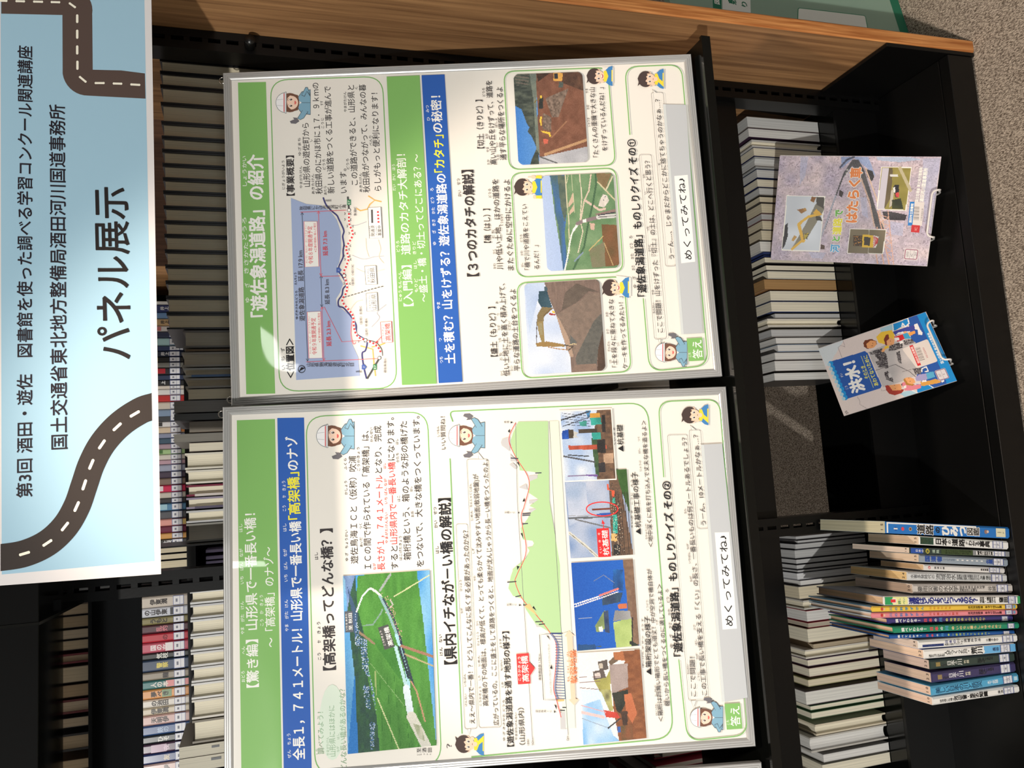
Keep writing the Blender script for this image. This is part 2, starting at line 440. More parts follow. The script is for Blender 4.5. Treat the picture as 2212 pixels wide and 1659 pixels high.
# ================================================================== the double-sided steel bookcase in front of us
YR = 1.58                                   # near edge of the shelves on its far side
XW = 0.84                                   # inner face of the wooden end panel
case = thing('steel_bookcase', 'black double-sided steel bookcase with a pine end panel, carrying the posters', 'bookcase', Vector((0.0, 1.5, FZ)))
def cpart(mb, name, bevel=0.0, label=None, sc=False):
    if sc: mb.v = [SCL(p) for p in mb.v]
    for i, p in enumerate(mb.v): mb.v[i] = (p[0], p[1] - 1.5, p[2] - FZ)
    o = mb.build(name, case, bevel=bevel)
    if label: o['label'] = label
    return o
m = MB(); x0, x1, y0, y1, z1 = XW, 0.868, 1.268, 1.86, 2.1
c = 0.012
out = [(x0, y0 + .003), (x0 + .003, y0), (x1 - .004, y0), (x1, y0 + .004), (x1, y1), (x0, y1)]
n = len(out)
for i in range(n):
    a, b = out[i], out[(i + 1) % n]
    mt = PINEF if i in (0, 1, 2) else PINE
    zb = c if i in (0, 1, 2) else 0.0
    m.add([(a[0], a[1], 0.001), (b[0], b[1], 0.001), (b[0], b[1], z1), (a[0], a[1], z1)], [(0, 1, 2, 3)], mt)
m.add([(a[0], a[1], z1) for a in out], [tuple(range(n))], PINE); m.add([(a[0], a[1], 0.001) for a in out], [tuple(range(n))[::-1]], PINE)
cpart(m, 'end_panel', label='pine end panel', sc=True)
def post(x, y, wd, slot):
    m = MB(); a, b = x - wd / 2, x + wd / 2; s0, s1 = x - slot / 2, x + slot / 2
    for p, q in ((a, s0), (s1, b)):
        m.box((p, y, FZ + 0.005), (q, y + 0.004, 2.1), BLACK); m.box((p, y + 0.046, FZ + 0.005), (q, y + 0.05, 2.1), BLACK)
    m.box((a, y + 0.004, FZ + 0.005), (a + .003, y + .046, 2.1), BLACK); m.box((b - .003, y + 0.004, FZ + 0.005), (b, y + .046, 2.1), BLACK)
    z = FZ + 0.02
    while z < 2.08:
        m.box((s0, y + 0.0004, z), (s1, y + 0.004, z + 0.0105), BLACK); m.box((s0, y + 0.046, z), (s1, y + 0.0496, z + 0.0105), BLACK); z += 0.0325
    cpart(m, 'slotted_post')
post(0.8655, 1.556, 0.039, 0.0085)
post(-0.1276, 1.552, 0.0400, 0.0076)
post(-1.10, 1.552, 0.0400, 0.0076)
m = MB(); p = onY(540, 91, 1.54); m.tube([(p.x, 1.5555, p.z), (p.x, 1.532, p.z), (p.x, 1.529, p.z)], 0.0100, mat('black_rubber', (18, 18, 18), 0.3), 14)
cpart(m, 'rubber_stop')
XL = -1.3
def shelf(name, y0, y1, zt, th, lip_y, lip_h, xa=XL, xb=0.85, mt=BLACK, lipd=0.012):
    m = MB(); m.box((xa, y0, zt - th), (xb, y1, zt), mt)
    if lip_h: m.box((xa, lip_y, zt - lip_h), (xb, lip_y + lipd, zt + .0005), mt)
    return cpart(m, name)
shelf('rear_shelf', YR, 1.90, 0.434, 0.012, YR - .002, 0.052)
shelf('rear_shelf', YR, 1.90, 0.875, 0.012, YR - .002, 0.03)
shelf('rear_shelf', YR, 1.90, 1.300, 0.012, YR - .002, 0.03)
shelf('rear_shelf', YR, 1.94, 1.742, 0.006, 1.928, 0.041, xb=-0.147, mt=BLACKG)
m = MB(); m.box((XL, YR, 0.099), (0.872, 1.752, 0.111), BLACKG); m.box((XL, 1.70, FZ), (0.872, 1.712, 0.099), BLACK); cpart(m, 'rear_base_shelf')
m = MB(); m.box((XL, 1.286, 0.632), (0.815, 1.532, 0.641), BLACKG); m.box((XL, 1.280, 0.628), (0.815, 1.287, 0.6465), BLACKG); cpart(m, 'front_shelf')
m = MB(); m.box((XL, 1.288, 1.770), (0.80, 1.532, 1.780), BLACKG); m.box((XL, 1.284, 1.752), (0.80, 1.289, 1.90), mat('black_matt', (6, 6, 6), .6, spec=.06))
cpart(m, 'front_shelf')
m = MB(); m.prism([(1.283, 1.75), (1.283, 1.93), (1.534, 1.97), (1.534, 1.74)], 0, -0.146, -0.142, BLACKG); cpart(m, 'shelf_bracket')
m = MB(); p = onY(120, 1303, 1.5); m.box((p.x - .012, 1.49, p.z - .01), (p.x + .006, 1.50, p.z + .014), BLACKG); cpart(m, 'shelf_hook')
m = MB()                                    # front base: flat tray with a separate front bar
m.box((XL, 1.297, 0.052), (0.8295, 1.489, 0.0695), BLACK); m.box((XL, 1.270, 0.006), (0.8295, 1.2945, 0.0705), BLACK); m.box((XL, 1.29, 0.012), (0.8295, 1.30, 0.06), BLACK)
cpart(m, 'front_base_shelf', bevel=0.0012, sc=True)
m = MB(); m.box((XL, 1.570, FZ), (0.8750, 1.578, 0.112), BLACK); cpart(m, 'back_riser')
m = MB(); m.prism([(1.2685, 0.001), (1.2685, 0.226), (1.489, 0.226), (1.489, 0.001)], 0, 0.8305, 0.8385, BLACK); cpart(m, 'side_plate', bevel=0.001, sc=True)
m = MB(); m.prism([(YR, 0.11), (YR, 0.37), (1.655, 0.37), (1.685, 0.11)], 0, 0.876, 0.879, BLACK); cpart(m, 'shelf_bracket')
pa = onY(400, 1177, YR)
m = MB(); m.prism([(YR, 1.29), (YR, 1.72), (1.76, 1.66), (1.76, 1.29)], 0, pa.x - .003, pa.x - .0005, BLACK); cpart(m, 'shelf_bracket')

# ================================================================== the banner across the top
bO = onY(0, 1265, 1.272)
class _S(Surf): pass
BS = Surf((-0.0917, 1.272, 1.845), (1, 0, -0.0035), (0, 0, 1))
ban = thing('paper_banner', 'pale blue paper banner with road drawings and large black lettering, hanging above the posters', 'banner', BS.M())
P = Print(BS, 'matt', z=0.0006)
BLUE = (158, 194, 214)
q = [(-60, 1270), (0, 1265), (348, 1240), (327, 0), (325, -180), (-60, -180)]
m = MB(); Q = [BS.L(*p) for p in q]
m.add([(a, b, 0.0005) for a, b in Q] + [(a, b, 0.0) for a, b in Q], [tuple(range(6))[::-1], tuple(range(6, 12))] + [(i, (i + 1) % 6, 6 + (i + 1) % 6, 6 + i) for i in range(6)], ink((222, 218, 218), 'matt'))
m.build('paper_sheet', ban)
P.poly([(4, 1241), (334, 1212), (312, 0), (310, -170), (1, -170)], BLUE)
ROAD = (86, 70, 64)
def arc(cu, cv, r, a0, a1, n=10): return [(cu + r * math.cos(R(a0 + (a1 - a0) * i / n)), cv + r * math.sin(R(a0 + (a1 - a0) * i / n))) for i in range(n + 1)]
P.poly([(3, 30), (135, 33), (135.5, 157)] + arc(190, 152, 55, 180, 90) + [(314.5, 213.5), (313.2, 159), (262, 152.5), (200.5, 151)] + [(199.5, 33)] + arc(150, 23, 50, 10, -90) + [(3, -33)], ROAD)
W_ = (246, 240, 222)
for a, b in (((-8, 2), (14, 2.5)), ((36, 3), (52, 3.5)), ((74, 4), (91, 4.5)), ((112, 5), (128, 5.5)), ((151, 8), (162, 16)), ((167, 34), (167, 48)), ((167, 67), (167, 82)), ((167, 101), (167, 116)), ((167.5, 134), (167.5, 149)), ((173, 167), (185, 177)), ((207, 180), (224, 180)), ((246, 181), (262, 181.5)), ((284, 183), (301, 184))):
    P.stroke([a, b], 5, W_); P.ell(a, 2.5, 2.5, W_, n=10); P.ell(b, 2.5, 2.5, W_, n=10)
S_ = [(1600, 118), (1295, 155), (1150, 215), (1000, 325), (870, 475), (780, 645), (720, 820), (655, 1005), (555, 1175), (405, 1315), (210, 1405), (0, 1440), (-120, 1445)]
Sp = [(x / 3.95, 840 + y / 3.95) for x, y in S_]
cl = catmull(Sp, 8)
def lim(p):    # the road stops at the white border
    return (max(1.5, min(p[0], 312 + p[1] * 0.0181)), p[1])
z = P.lay(); st = []
for i, p in enumerate(cl):
    t = (cl[min(i + 1, len(cl) - 1)] - cl[max(i - 1, 0)]).normalized(); q = Vector((-t.y, t.x)) * 29
    st.append((P.l(lim(p + q)), P.l(lim(p - q))))
for (a, b), (c, d) in zip(st, st[1:]): P.add([(e.x, e.y, z) for e in (a, b, d, c)], [(0, 1, 2, 3)], ink((52, 45, 42), 'matt'))
for x, y in S_[1:-1]:
    p = Vector((x / 3.95, 840 + y / 3.95)); j = min(range(len(cl)), key=lambda i: (cl[i] - p).length); t = (cl[min(j + 1, len(cl) - 1)] - cl[max(0, j - 1)]).normalized()
    if x > 1200 or x == 0: continue
    P.stroke([p - t * 10, p - t * 4, p + t * 9], 6.5, W_); P.ell(p - t * 9.5, 3.2, 3.2, W_, n=10); P.ell(p + t * 9, 3.2, 3.2, W_, n=10)
INKB = (34, 28, 36)
P.T('第3回 酒田・遊佐　図書館を使った調べる学習コンクール関連講座', (53, 1075), (54.5, 100), 34, INKB, 0.012)
P.T('国土交通省東北地方整備局酒田河川国道事務所', (128, 971), (123.5, 227), 36, INKB, 0.012)
P.T('パネル展示', (249, 777), (238, 405), 77, (33, 28, 28), 0.012)
P.build('printed_design', ban, fix=False)

# ================================================================== the exhibition panels
PAPER = (240, 236, 228); GREEN = (134, 190, 106); BLU = (46, 98, 186); WHT = (250, 249, 244); YEL = (250, 240, 60)
DK = (58, 54, 56); BK = (30, 28, 30); RED = (214, 62, 66); GL = (124, 184, 104); GRY = (150, 148, 146); GRY2 = (110, 108, 112)
FR = 0.0148
def panel(label, TL, yaw, tilt, roll, W, H):
    a, t, r = R(yaw), R(tilt), R(roll)
    ex = Vector((math.cos(a) * math.cos(r), math.sin(a) * math.cos(r), math.sin(r)))
    S = Surf(TL, ex, Vector((0, math.sin(t), math.cos(t))))
    S.O = S.O - S.n * 0.0                                  # front of the frame
    root = thing('exhibition_panel', label, 'poster', S.M())
    m = MB(); prof = [(0, -.013), (0, -.0015), (.0012, 0), (.0036, 0), (.0042, -.0012), (.0048, 0), (.0072, 0), (.0078, -.0012), (.0084, 0), (.0108, 0), (.0114, -.0012), (.0122, -.0006), (FR - .0008, -.002), (FR, -.0035)]
    rings = []
    for o, z in prof: rings.append([(o, -o, z), (W - o, -o, z), (W - o, -H + o, z), (o, -H + o, z)])
    for A, B in zip(rings, rings[1:]):
        for i in range(4): m.add([A[i], A[(i + 1) % 4], B[(i + 1) % 4], B[i]], [(0, 1, 2, 3)], ALU)
    m.build('frame', root, fix=False)['label'] = 'ribbed aluminium frame'
    m = MB(); m.add([(0, 0, -.013), (W, 0, -.013), (W, -H, -.013), (0, -H, -.013)], [(0, 3, 2, 1)], mat('grey_backing', (120, 118, 115), 0.8)); m.build('backing_board', root, fix=False)
    m = MB(); q = FR - .0004; m.add([(q, -q, -.0036), (W - q, -q, -.0036), (W - q, -H + q, -.0036), (q, -H + q, -.0036)], [(0, 3, 2, 1)], ink(PAPER)); m.build('poster_sheet', root, fix=False)
    for ex_, ey_ in ((0.012, .003), (W - .012, .003)):
        m = MB(); m.tube([(ex_ + .006 * math.cos(k * R(30)), ey_ + .006 * math.sin(k * R(30)), -.007) for k in range(12)], .0011, STEEL, 6, True)
        m.build('hanging_eye', root)
    S2 = Surf(S.O - S.n * 0.0035, S.ex, S.ey); S2.root = root; S2.z = -.0034
    return S2
SR = panel('framed road poster on the right with a coast map and three rounded photos', (0.1706, 1.5399, 1.505), 0, 14.71, 0.1, 0.625, 0.8853)
SL = panel('framed viaduct poster in the middle with a valley section diagram and five square photos', (-0.4587, 1.5108, 1.5295), 0.2, 13.22, -0.98, 0.625, 0.8949)
# the next panel of the row, of which only the lower corner shows
_c = onY(1643.5, 1627.5, 1.306); _ex = Vector((1, 0, -.017)).normalized(); _ey = Vector((0, math.sin(R(13)), math.cos(R(13))))
S3 = panel('framed poster cut off by the picture edge, left of the viaduct poster', _c - _ex * 0.625 + _ey * 0.8853, 0, 13.0, -0.98, 0.625, 0.8853)

def girl(P, cu, cv, s, flip=1, both=False):
    """cartoon site worker in a white helmet, drawn in units of the figure's height"""
    def q(pts): return [(cu - y * s, cv - flip * x * s) for x, y in pts]
    def e(x, y, rx, ry, c, a0=0, a1=360): P.ell((cu - y * s, cv - flip * x * s), ry * s, rx * s, c, a0, a1)
    HAIR = (118, 82, 66); SKIN = (248, 214, 192); JK = (132, 176, 200); LN = (82, 96, 106); GV = (112, 110, 116)
    def arm(d):
        P.poly(q([(d * .2, -.28), (d * .42, -.14), (d * .47, -.22), (d * .42, -.32), (d * .24, -.44)]), LN)
        P.poly(q([(d * .2, -.29), (d * .42, -.16), (d * .455, -.22), (d * .41, -.31), (d * .24, -.42)]), JK)
        P.poly(q([(d * .41, -.13), (d * .40, -.02), (d * .45, -.06), (d * .5, .06), (d * .56, .03), (d * .57, -.1), (d * .5, -.2)]), GV)
    P.poly(q([(-.13, -.14), (.13, -.14), (.3, -.26), (.36, -.5), (-.33, -.5), (-.3, -.26)]), LN)
    P.poly(q([(-.12, -.15), (.12, -.15), (.285, -.27), (.34, -.49), (-.31, -.49), (-.285, -.27)]), JK)
    if not both:
        P.poly(q([(.2, -.25), (.42, -.36), (.42, -.42), (.22, -.5), (.16, -.49), (.3, -.4), (.16, -.34)]), LN)
        P.poly(q([(.21, -.265), (.405, -.37), (.405, -.41), (.22, -.485), (.32, -.4), (.18, -.33)]), JK)
    arm(-1)
    if both: arm(1)
    P.stroke(q([(0, -.2), (0, -.49)]), .012 * s, LN); P.poly(q([(-.09, -.13), (.09, -.13), (0, -.26)]), (238, 236, 234))
    e(0, .06, .26, .26, HAIR); P.poly(q([(-.26, .06), (.26, .06), (.2, -.16), (.1, -.18), (-.1, -.18), (-.2, -.16)]), HAIR)
    e(0, .02, .185, .185, SKIN); P.poly(q([(-.19, .02), (.19, .02), (.19, .16), (-.19, .16)]), SKIN)
    P.poly(q([(-.2, .2), (.2, .2), (.2, .05), (.12, .13), (.02, .14), (-.1, .12), (-.19, .02)]), HAIR)
    for x in (-.085, .085):
        e(x, .035, .034, .045, WHT); e(x, .032, .026, .04, (92, 66, 58)); e(x + .008, .048, .009, .012, WHT)
        P.stroke(q([(x - .04, .105), (x, .115), (x + .04, .105)]), .012 * s, HAIR)
    e(0, -.07, .05, .045, (226, 110, 104)); P.poly(q([(-.055, -.065), (.055, -.065), (.055, -.02), (-.055, -.02)]), SKIN)
    e(0, .17, .275, .27, LN, 0, 180); e(0, .175, .262, .255, (246, 246, 248), 0, 180)
    P.poly(q([(-.29, .19), (.29, .19), (.29, .15), (-.29, .15)]), LN); P.poly(q([(-.28, .182), (.28, .182), (.28, .158), (-.28, .158)]), (240, 240, 242))
    P.stroke(q([(-.25, .215), (.25, .215)]), .022 * s, RED)
    for x in (-.09, .09): P.stroke(q([(x, .24), (x * .8, .41)]), .008 * s, (170, 172, 180))

def boy(P, cu, cv, s, flip=1, mode='smile'):
    def q(pts): return [(cu - y * s, cv - flip * x * s) for x, y in pts]
    def e(x, y, rx, ry, c, a0=0, a1=360): P.ell((cu - y * s, cv - flip * x * s), ry * s, rx * s, c, a0, a1)
    HAIR = (74, 58, 54); SKIN = (248, 210, 184); BL = (66, 134, 196); YL = (246, 222, 60)
    P.poly(q([(-.2, -.2), (.2, -.2), (.36, -.36), (.4, -.5), (-.38, -.5), (-.34, -.36)]), BL)
    P.poly(q([(-.2, -.46), (.24, -.46), (.24, -.5), (-.2, -.5)]), YL)
    e(-.2, -.1, .06, .07, SKIN); e(.24, .06, .05, .07, SKIN); e(-.24, .06, .05, .07, SKIN)
    P.poly(q([(-.2, -.16), (.2, -.16), (.22, -.26), (0, -.34), (-.22, -.26)]), YL)
    e(0, .2, .31, .28, HAIR); e(0, .05, .22, .23, SKIN)
    P.poly(q([(-.27, .34), (.25, .36), (.27, .12), (.2, .16), (.16, .1), (.1, .17), (.02, .13), (-.08, .2), (-.13, .12), (-.2, .14), (-.26, .05), (-.31, .16)]), HAIR)
    P.poly(q([(-.2, .42), (-.27, .5), (-.12, .46), (.02, .5), (.16, .44), (.2, .38)]), HAIR)
    for x in (-.09, .1):
        e(x, .04, .042, .055, WHT); e(x, .035, .03, .045, (70, 52, 50)); e(x + .01, .055, .01, .014, WHT)
    if mode == 'smile': e(0, -.09, .075, .055, (190, 80, 80)); e(0, -.075, .06, .03, WHT); P.poly(q([(-.08, -.07), (.08, -.07), (.08, -.02), (-.08, -.02)]), SKIN)
    else: P.stroke(q([(-.03, -.1), (.03, -.1)]), .02 * s, (150, 80, 76))
    if mode == 'think':
        P.poly(q([(-.3, -.5), (-.12, -.5), (.06, -.28), (-.03, -.2)]), YL); e(0, -.2, .08, .07, SKIN)
    if mode == 'point':
        P.poly(q([(.3, -.5), (.42, -.5), (.42, -.3), (.32, -.28)]), YL); e(.36, -.2, .06, .09, SKIN); P.stroke(q([(.36, -.16), (.36, 0)]), .04 * s, SKIN)
        P.poly(q([(-.42, -.5), (-.3, -.5), (-.3, -.3), (-.4, -.28)]), YL); e(-.36, -.24, .06, .06, SKIN)

def many(P, rows, c, bold=0.0):
    for t, u0, v0, u1, v1, h in rows: P.T(t, (u0, v0), (u1, v1), h, c, bold)
def ruby(P, rows, c, h=7):
    for t, u, v0, v1 in rows: P.T(t, (u + .6, v0), (u - .6, v1), h, c, 0.008)

# ------------------------------------------------------------------ right-hand poster
P = Print(SR, 'film', z=SR.z)
P.poly([(532, 851.5), (514, 178.5), (574.5, 177), (594.5, 850)], GREEN)
P.T('「遊佐象潟道路」の紹介', (560, 685), (551, 333.5), 35, WHT, 0.03)
ruby(P, [('ゆ', 534.4, 653, 643), ('ざ', 534, 621, 611), ('きさかた', 531.5, 591, 524), ('どうろ', 528, 518, 470), ('しょうかい', 528, 402, 337)], WHT, 10)
P.rr([(604, 846), (584, 173), (826, 165), (858, 838)], 42, 2.3, GL)
P.T('＜位置図＞', (628, 817), (625.5, 731), 18, BK, 0.03)
ruby(P, [('い', 612, 799, 789), ('ち', 611.5, 780, 770), ('ず', 611, 761, 751)], BK, 9)
P.T('【事業概要】', (628, 423), (626.4, 336), 17, DK, 0.025)
many(P, [('山形県の遊佐町から', 663, 403.5, 659.6, 266, 15.5), ('秋田県のにかほ市に１７．９ｋｍの', 689.4, 419.5, 681, 179, 15.5), ('新しい道路をつくる工事が進んで', 715.5, 418, 707, 186.6, 15.5),
         ('います。', 742.5, 417, 740.5, 364.5, 15.5), ('この道路ができると、山形県と', 766, 400, 757.5, 184, 15.5), ('秋田県がつながって、みんなの暮', 792, 416, 782.6, 182.5, 15.5), ('らしがもっと便利になります！', 816.3, 412.6, 808.5, 201, 15.5)], DK, 0.006)
ruby(P, [('じぎょうがいよう', 612, 409, 347), ('やまがたけん', 650, 407, 359), ('ゆざまち', 647, 336, 298), ('し', 671.5, 306, 302), ('あきたけん', 676, 419.5, 376), ('あたら', 702.5, 421, 402), ('どうろ', 699.7, 367, 344),
         ('こうじ', 696.7, 277.5, 254.6), ('すす', 695, 228, 218), ('どうろ', 751, 366, 343), ('やまがたけん', 745.5, 242, 198.5), ('あきたけん', 779, 415, 374), ('く', 769.6, 193, 188), ('べんり', 800.5, 315, 293.5)], DK, 6.5)
girl(P, 631, 222, 80, 1)
# map
SEA = (168, 184, 220)
R2 = lambda *p: zz(470, 470, 4.1475, p); MM = lambda *p: zz(640, 420, 5.926, p)
P.poly([(640, 821), (628.5, 428), (662, 441), (694, 444), (714, 457), (727.7, 475.7), (736, 501), (737, 538), (733, 567), (726, 582), (734.5, 602), (741, 614), (734.5, 632.6), (726, 646), (727.7, 659.6), (741, 669.7), (758, 683), (760.5, 692), (757, 720.7), (760.5, 742.4), (773.8, 771.4), (777.4, 812)], SEA)
for pts, c in ((MM((650, 380), (750, 400), (900, 350)), (190, 190, 200)), (MM((715, 780), (860, 830), (1000, 800), (1120, 790)), (190, 190, 200)), (MM((890, 560), (900, 700), (930, 800)), (226, 214, 196)), (MM((1050, 580), (1080, 700), (1060, 800), (1120, 880)), (226, 214, 196)),
               (R2((1380, 980), (1450, 900), (1430, 850), (1510, 780)), (190, 190, 200)), (R2((1180, 840), (1240, 760), (1300, 740)), (226, 214, 196)), (MM((770, 950), (860, 990), (960, 1000), (1130, 960)), (222, 216, 208))):
    P.stroke(pts, 1.4, c, curve=True)
OR = (244, 190, 104)
P.stroke(MM((920, 20), (1005, 75), (940, 130), (910, 190), (820, 210), (770, 180)), 2.6, OR); P.stroke(MM((1005, 75), (1090, 95)), 2.6, OR)
P.stroke(R2((1280, 1150), (1390, 1180), (1400, 1300), (1415, 1420)), 2.6, OR); P.stroke(R2((1380, 1160), (1440, 1150), (1500, 1125)), 2.6, OR)
P.stroke(R2((1205, 930), (1195, 1040), (1215, 1130), (1240, 1120)), 2.2, (238, 150, 160), curve=True)
NAVY = (70, 70, 128)
P.stroke(MM((345, 40), (380, 130), (450, 210), (520, 270), (545, 320), (575, 380), (610, 470), (595, 540), (610, 640), (600, 720), (600, 800), (570, 870), (545, 930), (545, 990), (590, 1050), (640, 1150), (600, 1210), (585, 1290), (540, 1360), (545, 1430), (600, 1450), (650, 1500), (700, 1560))
         + R2((1240, 960), (1245, 1040), (1300, 1080), (1340, 1110), (1325, 1190), (1295, 1220), (1310, 1340), (1335, 1445)), 3.2, NAVY, curve=True)
P.stroke(R2((1340, 1445), (1450, 1260)), 4, (84, 84, 86)); P.stroke(MM((675, 205), (660, 30)), 4, (84, 84, 86))
rd = MM((675, 240), (680, 380), (725, 500), (690, 590), (640, 680), (655, 760), (670, 830), (640, 920), (610, 1010), (650, 1160), (640, 1260), (590, 1350), (620, 1420), (690, 1500)) + R2((1215, 890), (1225, 1000), (1260, 1070), (1330, 1100), (1400, 1130), (1450, 1180), (1465, 1230))
P.stroke(rd, 5, WHT, curve=True); P.dashes(rd, 4, (226, 70, 76), 4.2, 3.6)
P.stroke(R2((1350, 1100), (1420, 1120), (1470, 1180), (1478, 1240)), 1.2, DK, curve=True)
for x, y in MM((660, 250), (660, 325), (690, 410), (715, 500), (655, 660), (640, 705), (650, 790), (660, 835), (650, 1145)) + R2((1290, 1110),):
    for d in (-1, 1): P.stroke([(x + d * 7.5, y - 2.2), (x + d * 5.5, y - 1), (x + d * 5.5, y + 1), (x + d * 7.5, y + 2.2)], .9, DK)
for p in R2((1450, 1258), (1325, 1100), (1135, 522)) + MM((675, 205)): P.ell(p, 4, 4, DK); P.ell(p, 3, 3, WHT)
for p in MM((545, 972)) + R2((1313, 1340)): P.poly([(p[0] - 5, p[1] - 5), (p[0] - 5, p[1] + 5), (p[0] + 1, p[1] + 6), (p[0] + 6, p[1]), (p[0] + 1, p[1] - 6)], (78, 104, 178)); P.T('7', (p[0], p[1] + 1.2), (p[0], p[1] - 1.2), 4, WHT)
for p in MM((675, 105)) + R2((1410, 1340)): P.poly([(p[0] - 4, p[1] + 6), (p[0] - 4, p[1] - 6), (p[0] + 4, p[1] - 6), (p[0] + 4, p[1] + 6)], (58, 138, 88)); P.T('E7', (p[0], p[1] + 4), (p[0], p[1] - 4), 6, WHT)
def arrow(a, b, c, wd=1.2, heads=2):
    P.stroke([a, b], wd, c); d = (Vector(b) - Vector(a)).normalized(); n = Vector((-d.y, d.x))
    for e, s in ((Vector(b), -1), (Vector(a), 1))[:heads]: P.stroke([e + d * s * 6 + n * 3, e, e + d * s * 6 - n * 3], wd, c)
PINK = (234, 108, 120)
arrow((664.8, 781), (652.7, 458.8), (80, 86, 104))
arrow((700, 780), (695.4, 663), PINK); arrow((695.4, 664), (693.7, 595), (80, 86, 104)); arrow((693.7, 597), (688, 456), PINK)
for pts in ([(661.7, 782), (817, 775)], [(693.7, 597.8), (735, 596.6)], [(649, 459), (748, 454.6)], [(695.4, 664), (701, 664), (738.8, 738.8), (781, 736)]): P.stroke(pts, 1.1, PINK)
P.dashes([(743.8, 642.7), (800, 626), (833, 617.4)], 1.4, DK, 5, 2.5)
for cor, t, u0, v0, u1, v1, sm in (([(659.3, 577.3), (656.9, 479), (685.3, 479), (689.4, 576)], '令和８年度開通予定', 672, 571, 669.5, 489, (682, 545, 680, 482)), ([(667.7, 774.3), (664, 674.5), (693, 673), (697, 773.3)], '令和９年度開通予定', 680, 766.6, 677, 687, (691, 740, 689, 676))):
    P.rr(cor, 0, 1.3, PINK, WHT); P.T(t, (u0, v0), (u1, v1), 10.5, (222, 80, 92), 0.01); P.T('※工事が順調に進んだ場合', sm[:2], sm[2:], 5.5, (222, 80, 92), 0.006)
    P.T('れいわ　ねんど　かいつうよてい', (u0 - 9, v0 - 2), (u1 - 9, v1 - 3), 4.5, (222, 80, 92))
many(P, [('延長 7.3 km', 703.4, 553, 701.5, 500, 11), ('延長 2.3 km', 711, 748.5, 709, 694, 11)], (224, 84, 92), 0.012)
many(P, [('遊佐象潟道路　延長 17.9 km', 653, 694, 648.4, 542, 12.5), ('延長 8.3 km', 707.5, 658, 705.8, 604, 11)], (86, 84, 90), 0.006)
ruby(P, [('ゆざきさかたどうろ', 641, 690, 629), ('えんちょう', 638.5, 616, 590)], DK, 5.5)
P.TV('山形県飽海郡遊佐町北目', 662, 765, 788, 9.3, (86, 84, 90)); P.TV('秋田県にかほ市象潟町小滝', 647, 748, 450.5, 8.6, (86, 84, 90), v1=447)
P.TV('至酒田', 769, 782, 803, 4.5, DK); P.TV('至秋田', 703, 716, 434, 4.5, DK)
many(P, [('（仮称）小砂川IC', 762, 617.4, 761.5, 572, 5.5), ('象潟IC', 767.4, 467, 767, 448, 6), ('（仮称）女鹿IC', 780, 701.5, 778.6, 661.7, 5.5), ('（仮称）吹浦IC', 792, 726.8, 790.7, 688, 5.5), ('遊佐鳥海IC', 831.7, 806, 831.7, 773.8, 5.5)], GRY2, 0.006)
for cor, t, a, b, k in (([(793, 673), (791, 634.4), (814.8, 632), (817, 671)], '山形県', (809, 669), (807, 636), 'やまがたけん'), ([(790.7, 615.4), (788, 575.4), (812.4, 574), (814.8, 614.7)], '秋田県', (806, 612), (804, 578.5), 'あきたけん')):
    P.rr(cor, 0, 1, DK, WHT); P.T(t, a, b, 10.5, DK); P.T(k, (a[0] - 9, a[1] - 2), (b[0] - 9, b[1] + 2), 5, DK)
P.rr([(798.3, 515.8), (795, 449.5), (823, 447.8), (826.5, 514.5)], 0, 1, DK, WHT)
P.stroke([(804.5, 482.4), (803.7, 453.7)], 4, (84, 84, 86)); P.dashes([(818, 482), (816.3, 452)], 4, (226, 70, 76), 4, 3.4, False)
many(P, [('開通済', 806, 511, 805.4, 487.5, 8), ('事業中', 820.6, 510, 819.7, 488, 8)], DK, 0.006); ruby(P, [('かいつうずみ', 799.5, 511, 489), ('じぎょうちゅう', 813.5, 511, 489)], DK, 4)
P.rr([(825.6, 741), (822, 696.6), (845.6, 694.7), (848, 739.6)], 0, 1.4, RED, WHT); P.T('高架橋', (839, 736.5), (837, 699), 12, RED, 0.01); ruby(P, [('こうかきょう', 827.5, 734, 701)], RED, 5)
P.stroke([(824, 728), (812, 741)], 1.2, RED); P.poly([(810, 743), (814, 736.5), (817, 740)], RED)
P.ring((652, 798), 7.5, 7.5, 1.2, BK); P.poly([(646, 803), (659, 796), (651, 794)], BK)
# second heading
P.poly([(868.6, 832), (835.4, 167), (906.5, 164), (943, 829)], GREEN)
P.T('【入門編】 道路のカタチ大解剖！', (883, 662), (866, 334), 21, WHT, 0.012); P.T('～盛土・橋・切土ってどこにある？～', (916, 652.5), (899.4, 334), 18.5, WHT, 0.008)
ruby(P, [('にゅう もん へん', 864.3, 651, 588), ('どうろ', 859.5, 545, 521), ('だい　かい　ほう', 851, 413, 356), ('もりど', 899, 632, 602), ('はし', 897, 581, 564), ('きりど', 895, 550, 522)], WHT, 7.5)
P.poly([(947.8, 828), (910.7, 164), (960.4, 162), (999, 825)], BLU)
P.T('土を積む？山をけずる？遊佐象潟道路の', (972.8, 786), (952, 376.5), 23, WHT, 0.022); P.T('「カタチ」', (950.5, 373.5), (946.3, 292.5), 23, YEL, 0.022); P.T('の秘密！', (945.5, 288), (941, 208), 23, WHT, 0.022)
ruby(P, [('つち', 953.5, 785, 771), ('つ', 951, 738, 731), ('やま', 947.4, 668, 653), ('ゆ', 938.7, 530, 523), ('ざ', 937.7, 505, 498), ('きさ', 937, 489, 475), ('かた', 936, 463, 449), ('どう', 934, 440, 427), ('ろ', 933, 414, 407), ('ひ', 925.5, 262, 254), ('みつ', 923.3, 244, 228.7)], WHT, 7.5)
P.T('【３つのカタチの解説】', (1022, 598), (1009.5, 368), 25, DK, 0.022); ruby(P, [('かい', 992.3, 426, 412), ('せつ', 990, 401, 387)], DK, 8)
